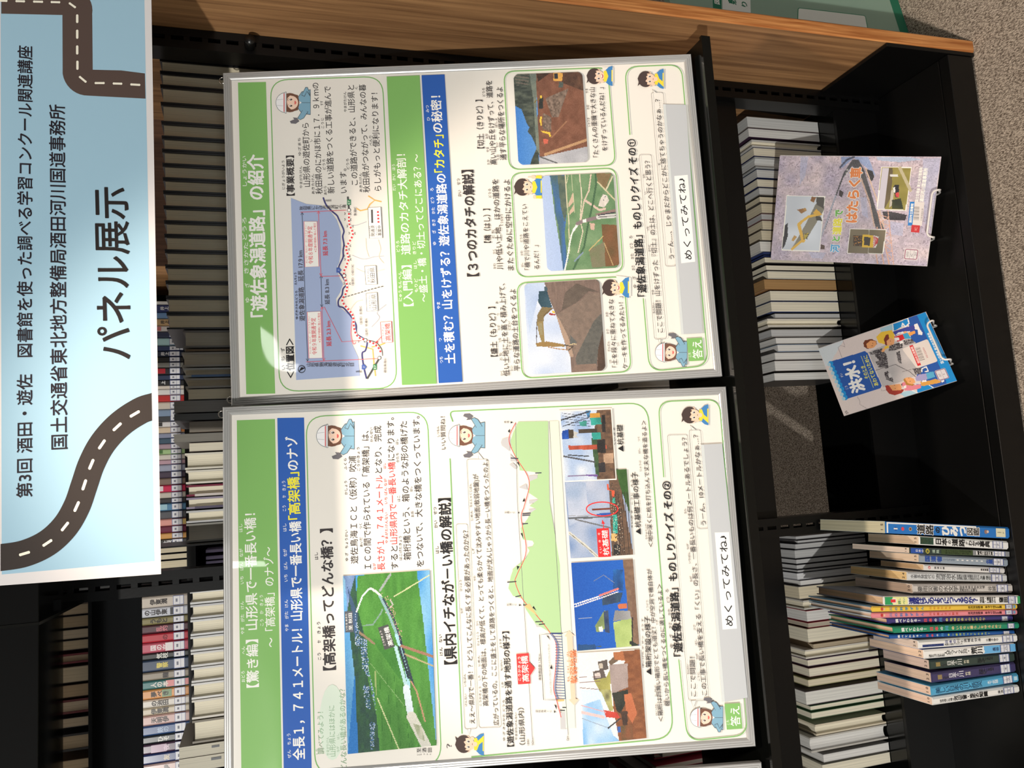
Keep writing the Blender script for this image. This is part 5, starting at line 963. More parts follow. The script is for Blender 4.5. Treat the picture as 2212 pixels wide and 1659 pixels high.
d5 = [(1158, 1166, 1720, 'soft', (110, 108, 110), LGREY), (1167, 1174, 1724, 'soft', (96, 94, 96), LGREY), (1175, 1187, 1719, 'soft', (120, 120, 124), LGREY), (1188, 1207, 1718, 'soft', (110, 110, 114), LGREY), (1208, 1219, 1721, 'soft', (60, 60, 64), LGREY), (1220, 1230, 1722, 'soft', (100, 98, 100), LGREY), (1231, 1237, 1724, 'soft', (90, 90, 94), LGREY), (1238, 1253, 1723, 'soft', (190, 190, 196), (224, 224, 226)), (1254, 1265, 1730, 'soft', (170, 168, 170), WHITEP), (1267, 1295, 1727, 'soft', (160, 156, 150), CREAM), (1297, 1318, 1737, 'hard', (204, 200, 190), IVORY), (1319, 1344, 1744, 'soft', (150, 60, 70), WHITEP), (1345, 1357, 1747, 'soft', (150, 60, 70), (190, 178, 160)), (1358, 1389, 1746, 'soft', (170, 150, 130), IVORY), (1391, 1402, 1758, 'soft', (140, 124, 104), (186, 170, 144)), (1404, 1424, 1741, 'hard', (214, 208, 196), IVORY), (1425, 1440, 1746, 'soft', (110, 90, 110), IVORY), (1443, 1463, 1749, 'soft', (130, 100, 96), IVORY), (1468, 1484, 1747, 'soft', (170, 170, 120), CREAM), (1494, 1524, 1742, 'soft', (120, 110, 116), (232, 230, 222)),
      (1525, 1535, 1752, 'soft', (120, 146, 120), IVORY), (1539, 1554, 1754, 'soft', (90, 120, 90), IVORY), (1565, 1590, 1763, 'hard', (216, 204, 180), IVORY), (1593, 1627, 1752, 'hard', (190, 186, 178), WHITEP), (1629, 1648, 1780, 'soft', (130, 128, 126), WHITEP), (1652, 1676, 1778, 'soft', (200, 196, 180), IVORY)]
row(d5, 0.111, 0, .118, 'books on the low rear shelf, left bay', lambda i, it: 'book on the low rear shelf behind the road books, %s from the post' % ORD[i])

# ================================================================== the next bookcase across the aisle
YF = 2.6; ZF = 1.659
far = thing('library_bookcase', 'black bookcase with a brown end panel, standing across the aisle behind', 'bookcase', Vector((0, 2.75, FZ)))
def fpart(m, name):
    for i, p in enumerate(m.v): m.v[i] = (p[0], p[1] - 2.75, p[2] - FZ)
    return m.build(name, far)
xe1 = onY(350, 575, 2.59).x; xe0 = onY(350, 593, 2.59).x
m = MB(); m.box((xe0, 2.59, FZ), (xe1, 3.1, 2.3), PINE); fpart(m, 'end_panel')
m = MB(); m.box((-1.9, 2.85, FZ), (xe0, 2.86, 2.3), mat('black_matt', (6, 6, 6), .6, spec=.06)); fpart(m, 'back_panel')
for z in (ZF, 1.30, 2.02): m = MB(); m.box((-1.9, 2.592, z - .024), (xe0, 2.85, z), BLACK); fpart(m, 'shelf_board')
xp = onY(400, 1178, 2.59).x; m = MB(); m.box((xp - .004, 2.60, FZ), (xp + .006, 2.62, 2.3), BLACK); fpart(m, 'upright')
xp = onY(400, 1256, 2.59).x; m = MB(); m.box((xp - .022, 2.76, FZ), (xp + .016, 2.84, 2.3), BLACK); fpart(m, 'upright')
LABW = (226, 226, 230); LABB = (92, 104, 156)
def spine_book(v0, v1, cc, label, grp, bands=(), txt=None, u=395, hh=None, z0=ZF, y=YF, lab=True):
    a = onY(u, v1, y).x; b = onY(u, v0, y).x - .0006; t = b - a; h = hh or rng.uniform(.186, .2)
    root = thing('novel', label, 'book', Vector(((a + b) / 2, y, z0 + .001)), grp)
    m = MB(); C = cov(cc); r = min(.004, t * .2)
    m.prism([(-t / 2, r), (-t / 2 + r, 0), (t / 2 - r, 0), (t / 2, r), (t / 2, .13), (-t / 2, .13)], 2, 0, h, C)
    for f0, f1, c in bands: m.box((-t / 2 + r * .6, -.0003, f0), (t / 2 - r * .6, .0004, f1), cov(c))
    m.build('cover', root)
    S = Surf((a, y - .0004, z0 + h), (1, 0, 0), (0, 0, 1)); P = Print(S, 'gloss', z=0.0); o = MB()
    if txt:
        s, c, zc, sz = txt; zt = -h + zc; n = len(s)
        for k, ch in enumerate(s): P.glyph(ch, (t / 2, zt - k * sz * 1.05), sz, c, 0.03)
        for k, p in enumerate(P.v): P.v[k] = (p[0] - t / 2, -.0005 - p[2], p[1] + h)
        P.build('spine_title', root, fix=False)
    if lab:
        m = MB(); q = t * .44; m.box((-q, -.0007, .0095), (q, .0002, .038), mat('label_rule', LABB, .4)); q *= .88
        m.box((-q, -.0009, .0108), (q, -.0005, .0195), mat('label_white', LABW, .4)); m.box((-q, -.0009, .0203), (q, -.0005, .0367), mat('label_white', LABW, .4)); m.box((-q * .4, -.0011, .026), (q * .4, -.0007, .031), mat('label_print', (120, 122, 136), .5)); m.build('call_number_label', root)
    return root
zr = lambda oy, s, L: [(oy + a / s, oy + b / s) + tuple(r) for a, b, *r in L]
F1 = zr(580, 5.18, [(365, 402, (226, 222, 218), 'white'), (405, 487, (44, 52, 104), 'navy'), (490, 557, (110, 146, 190), 'light blue'), (560, 637, (206, 170, 124), 'tan'), (641, 702, (222, 214, 212), 'pinkish white'), (705, 772, (54, 58, 86), 'slate'), (775, 858, (176, 212, 216), 'pale cyan'), (863, 917, (56, 66, 104), 'blue and white'), (920, 982, (44, 50, 70), 'dark blue'), (985, 1042, (40, 38, 36), 'black and yellow'), (1045, 1102, (140, 140, 134), 'grey patterned'), (1105, 1180, (48, 46, 50), 'black and red'), (1185, 1240, (52, 62, 88), 'steel blue'), (1243, 1302, (48, 48, 50), 'black lettered'), (1304, 1342, (216, 206, 194), 'cream'), (1344, 1407, (222, 220, 218), 'plain white'), (1409, 1482, (190, 52, 52), 'red'), (1485, 1566, (206, 196, 182), 'beige'), (1569, 1655, (130, 150, 176), 'grey blue')])
F2 = zr(880, 4.61, [(75, 132, (70, 72, 76), 'charcoal'), (134, 187, (220, 218, 218), 'white with black mark'), (189, 247, (216, 196, 170), 'cream and orange'), (249, 297, (140, 146, 170), 'violet blue'), (298, 352, (70, 92, 110), 'dark teal'), (354, 406, (170, 146, 158), 'mauve'), (408, 457, (166, 196, 140), 'light green'), (459, 512, (214, 206, 196), 'ivory'), (514, 557, (190, 156, 168), 'dusty pink'), (559, 627, (160, 164, 184), 'lilac grey'), (629, 692, (76, 64, 80), 'dark plum'), (694, 762, (132, 112, 100), 'brown'), (764, 832, (206, 44, 84), 'crimson and white'), (834, 892, (200, 192, 180), 'pale stone'), (894, 943, (62, 60, 62), 'near black'), (945, 1017, (92, 140, 176), 'blue patterned'), (1020, 1097, (92, 92, 98), 'dark grey'), (1099, 1168, (226, 160, 150), 'pink and cream'), (1170, 1237, (112, 36, 62), 'maroon'), (1239, 1297, (214, 160, 92), 'orange tan'), (1299, 1360, (64, 64, 62), 'black with white lettering')])
g = 'novels across the aisle, right bay'
bx = {'black and yellow': (.07, .1, (214, 190, 60)), 'black and red': (.05, .075, (170, 40, 52)), 'crimson and white': (.06, .085, (232, 220, 222)), 'blue patterned': (.05, .09, (160, 200, 214)), 'pinkish white': (.06, .075, (206, 120, 120)), 'white with black mark': (.06, .08, (60, 60, 60)), 'cream and orange': (0, .012, (222, 146, 84)), 'pink and cream': (.0, .012, (226, 196, 120)), 'blue and white': (.0, .012, (210, 214, 222)), 'light green': (.06, .085, (84, 120, 70))}
tx = {'navy': '井上', 'tan': '井上', 'dark blue': '井上', 'black with white lettering': '上突', 'black lettered': '上'}
for k, (a, b, c, n) in enumerate(F1 + F2):
    lt = (235, 235, 235) if sum(c) < 400 else (60, 56, 54)
    spine_book(a, b, c, '%s novel with call number sticker, across the aisle below the banner' % n, g, [bx[n]] if n in bx else (), (tx[n], lt, .056, .011) if n in tx else None)
F3 = zr(1240, 3.95, [(170, 262, (206, 196, 184), 'cream', '伊東潤'), (265, 342, (206, 210, 220), 'white and blue', 'の山伊東'), (348, 407, (136, 128, 84), 'olive', 'うもと'), (410, 480, (84, 50, 60), 'black and pink', '乱灼'), (484, 557, (190, 46, 62), 'red', 'の'), (560, 645, (196, 90, 110), 'magenta and white', '国の女'), (648, 702, (40, 44, 44), 'black', '気枝'), (705, 803, (52, 70, 98), 'navy with yellow title', '警察'), (808, 877, (150, 140, 124), 'tan and grey', '龍'), (880, 952, (60, 120, 120), 'teal and pink', '人の本'), (955, 1035, (222, 156, 92), 'orange', '夢ぺき'), (1039, 1107, (222, 216, 206), 'white with black title', 'の治田'), (1109, 1170, (206, 194, 170), 'buff', '伊東潤'), (1173, 1257, (206, 170, 164), 'dusty rose', '天明伊'), (1259, 1342, (52, 84, 136), 'blue', '鉄の'), (1344, 1412, (48, 54, 56), 'dark green-black', 'ひそ'), (1416, 1497, (84, 60, 84), 'plum', '夜'), (1499, 1582, (46, 64, 116), 'indigo', '友'), (1586, 1670, (206, 176, 170), 'pale pink', '伊')])
ct = {'black and pink': (214, 130, 140), 'navy with yellow title': (226, 210, 110), 'blue': (170, 190, 220), 'dark green-black': (226, 226, 220), 'plum': (214, 190, 210), 'indigo': (214, 200, 170), 'black': (220, 220, 214), 'red': (120, 20, 36), 'teal and pink': (240, 234, 226), 'magenta and white': (250, 236, 238)}
bl = {'teal and pink': (.0, .06, (222, 140, 140)), 'magenta and white': (.04, .06, (232, 226, 226)), 'white and blue': (.038, .046, (60, 60, 66)), 'orange': (.045, .07, (120, 150, 110)), 'plum': (.06, .1, (150, 110, 140))}
for a, b, c, n, t in F3:
    spine_book(a, b, c, '%s novel with call number sticker, across the aisle left of the post' % n, 'novels across the aisle, left bay', [bl[n]] if n in bl else (), (t, ct.get(n, (56, 50, 50)), .045 + .0155 * len(t), .0145))
for i, (a, b) in enumerate(((1182, 1194), (1196, 1208), (1210, 1227))):
    rear_book(onY(370, b, 2.63).x, onY(370, a, 2.63).x - .001, ZF, onY(346, 1200, 2.63).z, 2.63, .15, 'soft', (60, 58, 56), CREAM, 'plain-paged book beyond the slotted post, %s of the three across the aisle' % ['right-hand', 'middle', 'left-hand'][i], 'three page-edged books across the aisle')
for i, (a, b) in enumerate(((1187, 1194), (1201, 1209), (1212, 1218))):
    spine_book(a, b, (160, 150, 186), 'small lilac-labelled spine in the dark gap beside the post, %s of three' % ['right-hand', 'middle', 'left-hand'][i], 'lilac spines in the dark gap', u=450, z0=1.30, hh=.31, y=2.66, lab=False)

# ================================================================== road and river books standing on the front base shelf
ZD = EYE.z - 1.4000 * KS
def text_v(P, s, x, z0, z1, size, c, bold=0.02, wid=1.0):
    """vertical lettering on a spine, from z0 down to z1 (local heights)"""
    n = len(s); size = min(size, abs(z0 - z1) / n * 1.04)
    for i, ch in enumerate(s):
        if ch == ' ': continue
        zc = z0 + (z1 - z0) * (i + .5) / n
        if ch in 'ー': P.glyph('｜', (x, zc), size * .8, c, bold); continue
        P.glyph(ch, (x, zc), size, c, bold, wid)
def text_h(P, s, x, z0, z1, size, c, bold=0.02):
    """lettering that runs sideways down the spine"""
    v, f = glyphs(s, bold); a0 = v[:, 0].min(); a1 = v[:, 0].max(); k = (z0 - z1) / (a1 - a0); ky = size / .92; z = P.lay()
    P.add([(x + (b - .38) * ky, z0 - (a - a0) * k, z) for a, b in v], f, ink(c, P.kind))
def front_book(t, wpx, b, fu, cc, pc, label, prints, kind='soft', top=None, top_c=None, roll=None, dmax=None):
    bp = onZ(b[0], b[1], ZD); y = max(bp.y, 1.2725 * KS); bp = onY(b[0], b[1], y)
    tp = onY(t[0], t[1], y); dx = tp.x - bp.x; dz = tp.z - ZD; h = math.hypot(dx, dz); ang = math.atan2(dx, dz)
    th = abs(onY(t[0], t[1] - wpx / 2, y).x - onY(t[0], t[1] + wpx / 2, y).x)
    far = onZ(fu, t[1] - 12, tp.z); d = max(.10, min(far.y - y, 1.545 - y))
    lift = abs(math.sin(ang)) * th / 2
    M = Matrix.Translation((bp.x, y, ZD + lift + .0004)) @ Matrix.Rotation(ang, 4, 'Y')
    root = thing('road_book', label, 'book', M, 'road and river books in a row')
    m = MB(); C = cov(cc); k = .0022 if kind == 'hard' else .0007; ov = .003 if kind == 'hard' else .0002; a = th / 2; r = min(.0035, a * .5)
    for s in (-1, 1): m.box((min(s * a, s * (a - k)), r, 0), (max(s * a, s * (a - k)), d, h), cov(top_c) if top_c else C)
    m.prism([(-a, r), (-a + r, 0), (a - r, 0), (a, r), (a, r + k), (-a, r + k)], 2, 0, h, C)
    m.build('cover', root)
    m = MB(); m.box((-a + k, r + k, ov), (a - k, d - ov, h - ov), page_mat('pages_%d_%d_%d' % pc, pc)); m.build('page_block', root)
    S = Surf((0, 0, 0), (1, 0, 0), (0, 0, 1)); P = Print(S, 'gloss', z=.0003, dz=.000012)
    q = a - r * .35
    def R_(x0, x1, f0, f1, c):   # rectangle: x in -1..1 of the spine, f = fraction of the height from the top
        P.polyL([Vector((x0 * q, h * (1 - f0))), Vector((x1 * q, h * (1 - f0))), Vector((x1 * q, h * (1 - f1))), Vector((x0 * q, h * (1 - f1)))], c)
    for e in prints:
        o = e[0]
        if o == 'R': R_(*e[1:])
        elif o == 'V': text_v(P, e[1], e[2] * q, h * (1 - e[3]), h * (1 - e[4]), e[5] * 1.45 * q, e[6], *(e[7:]))
        elif o == 'H': text_h(P, e[1], e[2] * q, h * (1 - e[3]), h * (1 - e[4]), e[5] * 1.8 * q, e[6], *(e[7:]))
        elif o == 'E':
            P.polyL([Vector((e[1] * q + e[3] * q * math.cos(R(24 * i)), h * (1 - e[2]) + e[3] * q * math.sin(R(24 * i)))) for i in range(15)], e[4])
        elif o == 'L':   # call-number label between two fractions
            f0, f1 = e[1], e[2]; R_(-1, 1, f0, f1, (88, 98, 150)); e_ = .009; R_(-.9, .9, f0 + e_, f0 + (f1 - f0) * .36, LABW); R_(-.9, .9, f0 + (f1 - f0) * .4, f0 + (f1 - f0) * .66, LABW); R_(-.9, .9, f0 + (f1 - f0) * .7, f1 - e_, LABW)
            if len(e) > 3: text_v(P, e[3], 0, h * (1 - f0 - e_), h * (1 - f0 - (f1 - f0) * .36), min(q * 1.1, h * .026), (70, 70, 84), .02); text_v(P, e[4], 0, h * (1 - f0 - (f1 - f0) * .4), h * (1 - f0 - (f1 - f0) * .66), min(q * 1.1, h * .028), (70, 70, 84), .02)
    for i, p in enumerate(P.v): P.v[i] = (p[0], -p[2], p[1])
    if P.v: P.build('spine_print', root, fix=False)
    if top:      # the library's stamp on the top edge
        P = Print(Surf((0, 0, 0), (1, 0, 0), (0, 1, 0)), 'matt', z=h - ov + .0003); s = min(a * .9, .008)
        for i, ch in enumerate(top): P.glyph(ch, ((-a * .42, a * .42)[i], .013), s, (70, 60, 56), .02)
        P.build('edge_stamp', root, fix=False)
    return root
PG = (232, 206, 180); PG2 = (226, 206, 190)
B_ = (20, 22, 26); W1 = (240, 238, 234)
NV = (36, 42, 110)
front_book((1916.5, 1139), 26, (2181.5, 1151), 1752, (38, 118, 196), (206, 200, 170), 'thick blue road picture book with a white chunky title, right end of the row',
    [('R', -1, 1, 0, .012, W1), ('R', .72, 1, .0, .72, W1), ('E', -.2, .07, .34, (40, 70, 150)), ('R', -.3, -.05, .055, .085, W1), ('E', -.15, .125, .36, (226, 74, 84)), ('E', -.12, .185, .36, (222, 196, 140)), ('E', -.12, .185, .28, (120, 80, 60)),
     ('V', '道路', -.08, .235, .372, 1.28, W1, .075), ('V', '道路', -.08, .235, .372, 1.25, B_, .03), ('V', 'の', -.08, .375, .43, .8, B_, .04), ('V', 'ひみつ', -.08, .43, .64, 1.3, W1, .07), ('V', 'ひみつ', -.08, .43, .64, 1.3, (240, 240, 236), .05), ('V', '図鑑', -.08, .64, .745, 1.05, W1, .09), ('V', '図鑑', -.08, .64, .745, 1.02, B_, .02), ('E', .0, .80, .42, (150, 120, 110)), ('E', .05, .815, .28, (222, 196, 180)), ('R', -.9, .8, .885, .965, (226, 222, 190)), ('V', '680', 0, .895, .93, .3, B_), ('V', 'ド', 0, .935, .96, .3, B_)], top='15', top_c=(206, 214, 206))
front_book((1989, 1167.5), 19, (2179, 1178), 1876, W1, PG, 'white book with a green tab and a big black title about Japanese roads',
    [('R', -.95, .95, 0, .145, (44, 74, 60)), ('H', '読んでナットク', -.3, .012, .125, .42, (230, 230, 150), .01), ('H', 'おもしろい', .3, .012, .12, .42, (230, 230, 150), .01), ('V', '日本', 0, .165, .30, 1.35, B_, .035), ('V', 'の', 0, .30, .345, .75, B_, .035), ('V', '道路', 0, .345, .50, 1.35, B_, .035), ('V', 'が', 0, .50, .535, .55, B_, .02), ('V', 'わかる', 0, .535, .665, 1.0, B_, .03), ('V', '事典', 0, .665, .785, 1.15, B_, .04), ('L', .815, .935, '680', 'ナ')], top='15')
front_book((1968, 1189), 13.5, (2181, 1197), 1842, (52, 66, 60), PG2, 'thin book with a blue top and dark forest photo on its spine',
    [('R', -1, 1, 0, .12, (44, 84, 168)), ('V', '日本の', 0, .045, .13, .75, W1, .01), ('E', 0, .165, .95, (238, 220, 70)), ('V', '酷', 0, .14, .19, .9, (60, 70, 60), .03), ('V', '道路', 0, .205, .285, .95, (190, 210, 190), .01), ('R', -1, 1, .30, .62, (58, 76, 44)), ('H', '北海道から沖縄まで 絶景の道', -.4, .34, .58, .4, (150, 164, 130)), ('H', '走ってみたい 日本の道路', .45, .34, .6, .4, (150, 164, 130)), ('R', -1, 1, .62, 1, (140, 142, 144)), ('R', -.75, .75, .655, .835, W1), ('H', '驚愕の道路写真', 0, .665, .825, .9, B_, .03), ('L', .835, .955, '685', 'ニ')], top='18')
front_book((1989, 1206), 18, (2178, 1215), 1879, (150, 162, 174), PG, 'grey-blue book with a bold blue title and white road dashes',
    [('V', '国道者', 0, .045, .245, 1.2, (44, 80, 160), .04), ('V', 'こくどうもの', 0, .25, .385, .4, (90, 104, 130)), ('R', -.12, .2, .405, .43, W1), ('R', -.12, .2, .46, .485, W1), ('R', -.12, .2, .515, .54, W1), ('R', -.12, .2, .57, .595, W1), ('R', -.12, .2, .625, .65, W1), ('R', -.12, .2, .68, .705, W1), ('V', '佐藤', 0, .745, .82, .9, (44, 80, 160), .03), ('L', .825, .95, '685', 'サ')], top='15')
front_book((1998.5, 1225.5), 13, (2171, 1232.5), 1903, (226, 222, 218), (222, 190, 150), 'small cream pocket book with a round red emblem at the top',
    [('E', 0, .055, .62, (206, 50, 60)), ('E', 0, .055, .4, W1), ('E', .1, .055, .22, (206, 50, 60)), ('V', '国道の謎', 0, .11, .245, .62, (70, 70, 74), .02), ('V', '風来堂編', 0, .69, .79, .6, (60, 58, 60), .03), ('L', .80, .935, '685', 'ク')])
front_book((1963, 1244.5), 19, (2176, 1249), 1839, (214, 216, 216), (230, 196, 140), 'pale grey book with a slanting thin title, yellowish pages',
    [('V', '水害多発時代の', 0, .02, .26, .8, (96, 96, 98), .006), ('V', '流域治水', 0, .27, .47, 1.15, (84, 84, 86), .006), ('H', '自然環境に配慮した流域治水の方法', -.35, .48, .71, .4, (110, 120, 160), .006), ('H', '多様な水害の経験を活かす', .35, .48, .71, .4, (110, 120, 160), .006), ('H', '内藤 野田', 0, .72, .83, .6, (110, 110, 112), .01), ('L', .835, .95, '517.5', 'ス')], top='24')
front_book((1975, 1272), 20, (2188, 1271), 1849, (206, 200, 194), (206, 184, 166), 'stone grey book titled in brush-like thin characters, next to the green-topped one',
    [('V', '豪雨災害の水文学', 0, .035, .44, 1.05, (84, 80, 78), .006), ('H', '流域治水に必要な', -.35, .45, .63, .42, (96, 92, 90), .006), ('H', '治水を支える水文学', .35, .45, .71, .42, (96, 92, 90), .006), ('V', '谷誠', 0, .74, .825, .85, (90, 86, 84), .006), ('L', .835, .95, '517.4', 'タ')], top='20')
front_book((1912.5, 1298), 20, (2207, 1295), 1743, W1, (220, 186, 150), 'tall white hardback with a green top, blue title on how roads are built',
    [('R', -1, 1, 0, .06, (50, 158, 96)), ('R', -1, 1, .055, .16, (240, 236, 160)), ('R', -.6, .6, .05, .08, W1), ('R', -.4, .4, .04, .075, (226, 60, 66)), ('V', '調べ', -.45, .085, .15, .62, (44, 130, 90), .02), ('V', 'しい', .45, .085, .15, .5, (60, 110, 180), .02), ('V', '道路はどのようにつくるのか？', 0, .17, .675, 1.25, (30, 40, 126), .045), ('H', '計画・工事から', -.35, .69, .81, .5, (80, 60, 60), .02), ('H', '改良・補修まで', .4, .69, .81, .5, (80, 60, 60), .02), ('V', '窪田', 0, .835, .905, .95, B_, .04), ('L', .905, .965, '514', 'ド'), ('R', -1, 1, .98, 1, (50, 158, 96))], kind='hard', top_c=(150, 150, 158))
front_book((1886, 1316), 12, (2198, 1310), 1717, (240, 200, 76), (226, 190, 160), 'thin tall yellow river picture book',
    [('E', 0, .06, .75, (200, 80, 60)), ('E', 0, .075, .6, (236, 190, 150)), ('V', '川の科学ずかん', 0, .10, .345, 1.05, (60, 140, 180), .03), ('V', '川のなりたち', 0, .37, .53, .85, (214, 130, 40), .02), ('H', '知花武佳監修', 0, .645, .75, .65, (90, 74, 50), .01), ('H', '本作り空Sola編', 0, .765, .885, .65, (90, 74, 50), .01), ('L', .91, .965, '517', 'カ'), ('R', -.7, .7, .97, .985, (110, 160, 190))], kind='hard', top_c=(86, 120, 140))
front_book((1886, 1329.5), 12, (2198, 1322), 1717, (232, 140, 150), (226, 200, 180), 'thin tall pink river picture book',
    [('E', 0, .06, .75, (200, 60, 60)), ('E', 0, .075, .6, (236, 190, 160)), ('V', '川の科学ずかん', 0, .10, .345, 1.05, (76, 130, 190), .03), ('V', '川の楽しさと防災', 0, .37, .58, .85, (206, 84, 60), .02), ('H', '知花武佳監修', 0, .645, .75, .65, (110, 60, 60), .01), ('H', '本作り空Sola編', 0, .765, .885, .65, (110, 60, 60), .01), ('L', .91, .965, '517', 'カ'), ('R', -.7, .7, .97, .985, (110, 160, 190))], kind='hard', top_c=(190, 200, 206))
def series(t, w, b, fu, c, lab, num, ti, tc):
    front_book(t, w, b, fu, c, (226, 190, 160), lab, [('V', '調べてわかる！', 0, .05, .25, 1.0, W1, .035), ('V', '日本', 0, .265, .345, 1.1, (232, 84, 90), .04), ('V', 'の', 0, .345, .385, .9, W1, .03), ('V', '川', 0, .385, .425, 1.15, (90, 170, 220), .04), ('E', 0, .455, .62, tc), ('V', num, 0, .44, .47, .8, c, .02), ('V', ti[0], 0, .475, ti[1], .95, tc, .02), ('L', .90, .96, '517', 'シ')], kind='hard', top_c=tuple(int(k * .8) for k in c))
series((1920, 1341.5), 13, (2188.6, 1335.5), 1770, (66, 58, 120), 'purple hardback from a set about rivers, between the pink and green ones', '3', ('地域社会とのかかわり', .77), (222, 214, 120))
series((1933, 1361), 14, (2202, 1351), 1770, (36, 140, 104), 'green hardback from a set about rivers', '2', ('いのちと暮らしを守るために', .85), (240, 206, 150))
series((1924, 1375.5), 9.5, (2192, 1366), 1770, (34, 88, 160), 'blue hardback from a set about rivers, left of the green one', '1', ('一級河川ってどんな川？', .80), (206, 224, 90))
front_book((1986.5, 1393), 18, (2198, 1378), 1888, W1, PG2, 'white book with a blue pill-shaped heading and small green text',
    [('R', -.75, -.05, .03, .24, (46, 66, 130)), ('H', '山河でたどる水分け', -.4, .04, .23, .3, W1, .01), ('H', '地図と地形でたのしむ', -.45, .25, .43, .32, (70, 110, 90), .01), ('V', '日本の', .3, .25, .37, .7, (50, 60, 130), .02), ('V', '川と流域外分水', .3, .37, .62, .72, (60, 60, 64), .02), ('V', '三橋さゆり', 0, .67, .80, .6, B_, .02), ('L', .84, .955, '517.21', 'ミ')], top='24')
front_book((1998.5, 1414), 20, (2194, 1398.5), 1881, W1, (236, 206, 180), 'white book with a sky blue foot and a heavy black river name',
    [('R', -1, 1, .63, 1, (110, 180, 228)), ('E', .5, .63, .5, W1), ('E', -.4, .635, .5, W1), ('H', '氾濫をなくした100年の歴史', -.62, .04, .21, .26, (70, 70, 74), .01), ('H', '埼玉の荒川をたどる', -.3, .04, .21, .26, (70, 70, 74), .01), ('V', '人がつくった', .05, .21, .42, .8, B_, .02), ('V', '川・', .05, .42, .49, .9, B_, .03), ('V', '荒川', .05, .50, .63, 1.3, B_, .03), ('V', '長谷', 0, .74, .81, .7, (40, 60, 100), .03), ('L', .825, .94, '517.21', 'ハ')], top='22', top_c=(70, 90, 150))
front_book((2011, 1436.5), 21, (2192, 1419), 1910, (54, 68, 62), (214, 190, 176), 'dark green book with a white title on Japanese rivers',
    [('R', -.5, .5, .06, .11, (150, 130, 80)), ('H', '東日本', -.3, .125, .19, .3, (200, 206, 200)), ('V', '日本', .05, .19, .28, 1.1, (230, 230, 224), .01), ('V', 'の', .05, .28, .31, .5, (230, 230, 224), .01), ('V', '川', .05, .31, .365, 1.1, (230, 230, 224), .01), ('V', '竹林', 0, .385, .45, .55, (220, 214, 190), .02), ('H', '山田昌子', -.3, .55, .64, .36, (196, 200, 196)), ('H', '斎藤 尚 小林健司', .25, .55, .73, .4, (206, 210, 206), .01), ('L', .81, .935, '517.21', 'キ')], top='23')
front_book((2015, 1464.5), 22.5, (2194, 1441), 1913, (66, 60, 100), (214, 190, 170), 'violet book with a white title on Japanese rivers, left of the dark green one',
    [('R', -.5, .5, .06, .11, (150, 130, 90)), ('H', '西日本', -.3, .125, .19, .3, (206, 200, 214)), ('V', '日本', .05, .19, .28, 1.1, (232, 230, 236), .01), ('V', 'の', .05, .28, .31, .5, (232, 230, 236), .01), ('V', '川', .05, .31, .365, 1.1, (232, 230, 236), .01), ('V', '竹林', 0, .385, .45, .55, (220, 214, 190), .02), ('H', '山田昌子', -.3, .55, .64, .36, (200, 196, 210)), ('H', '斎藤 尚 小林健司', .25, .55, .73, .4, (210, 206, 216), .01), ('L', .81, .935, '517.21', 'キ')], top='23')
front_book((2014, 1493.5), 20.5, (2200, 1464), 1897, (84, 166, 206), (238, 206, 184), 'bright blue book with a thin dark title on rivers and disaster prevention',
    [('V', '美しい日本の川と防災', 0, .04, .565, 1.1, (36, 70, 100), .01), ('V', '木下武雄', 0, .63, .755, .75, (220, 236, 244), .02), ('L', .815, .93, '517', 'ウ'), ('R', -.5, .5, .945, .985, (190, 220, 236))], top='10')
front_book((2017, 1515.5), 17.5, (2202, 1488), 1899, (236, 234, 230), (238, 206, 184), 'white book with a bold black title at the left end of the row',
    [('H', '技術者に必要な', -.1, .07, .235, .5, (70, 70, 72), .01), ('V', '河川災害・地形の', .0, .235, .52, .95, B_, .045), ('V', '知識', .0, .52, .625, 1.05, B_, .05), ('V', '末次', 0, .74, .81, .7, (60, 60, 64), .03), ('L', .81, .935, '517', 'ス')], top='10')

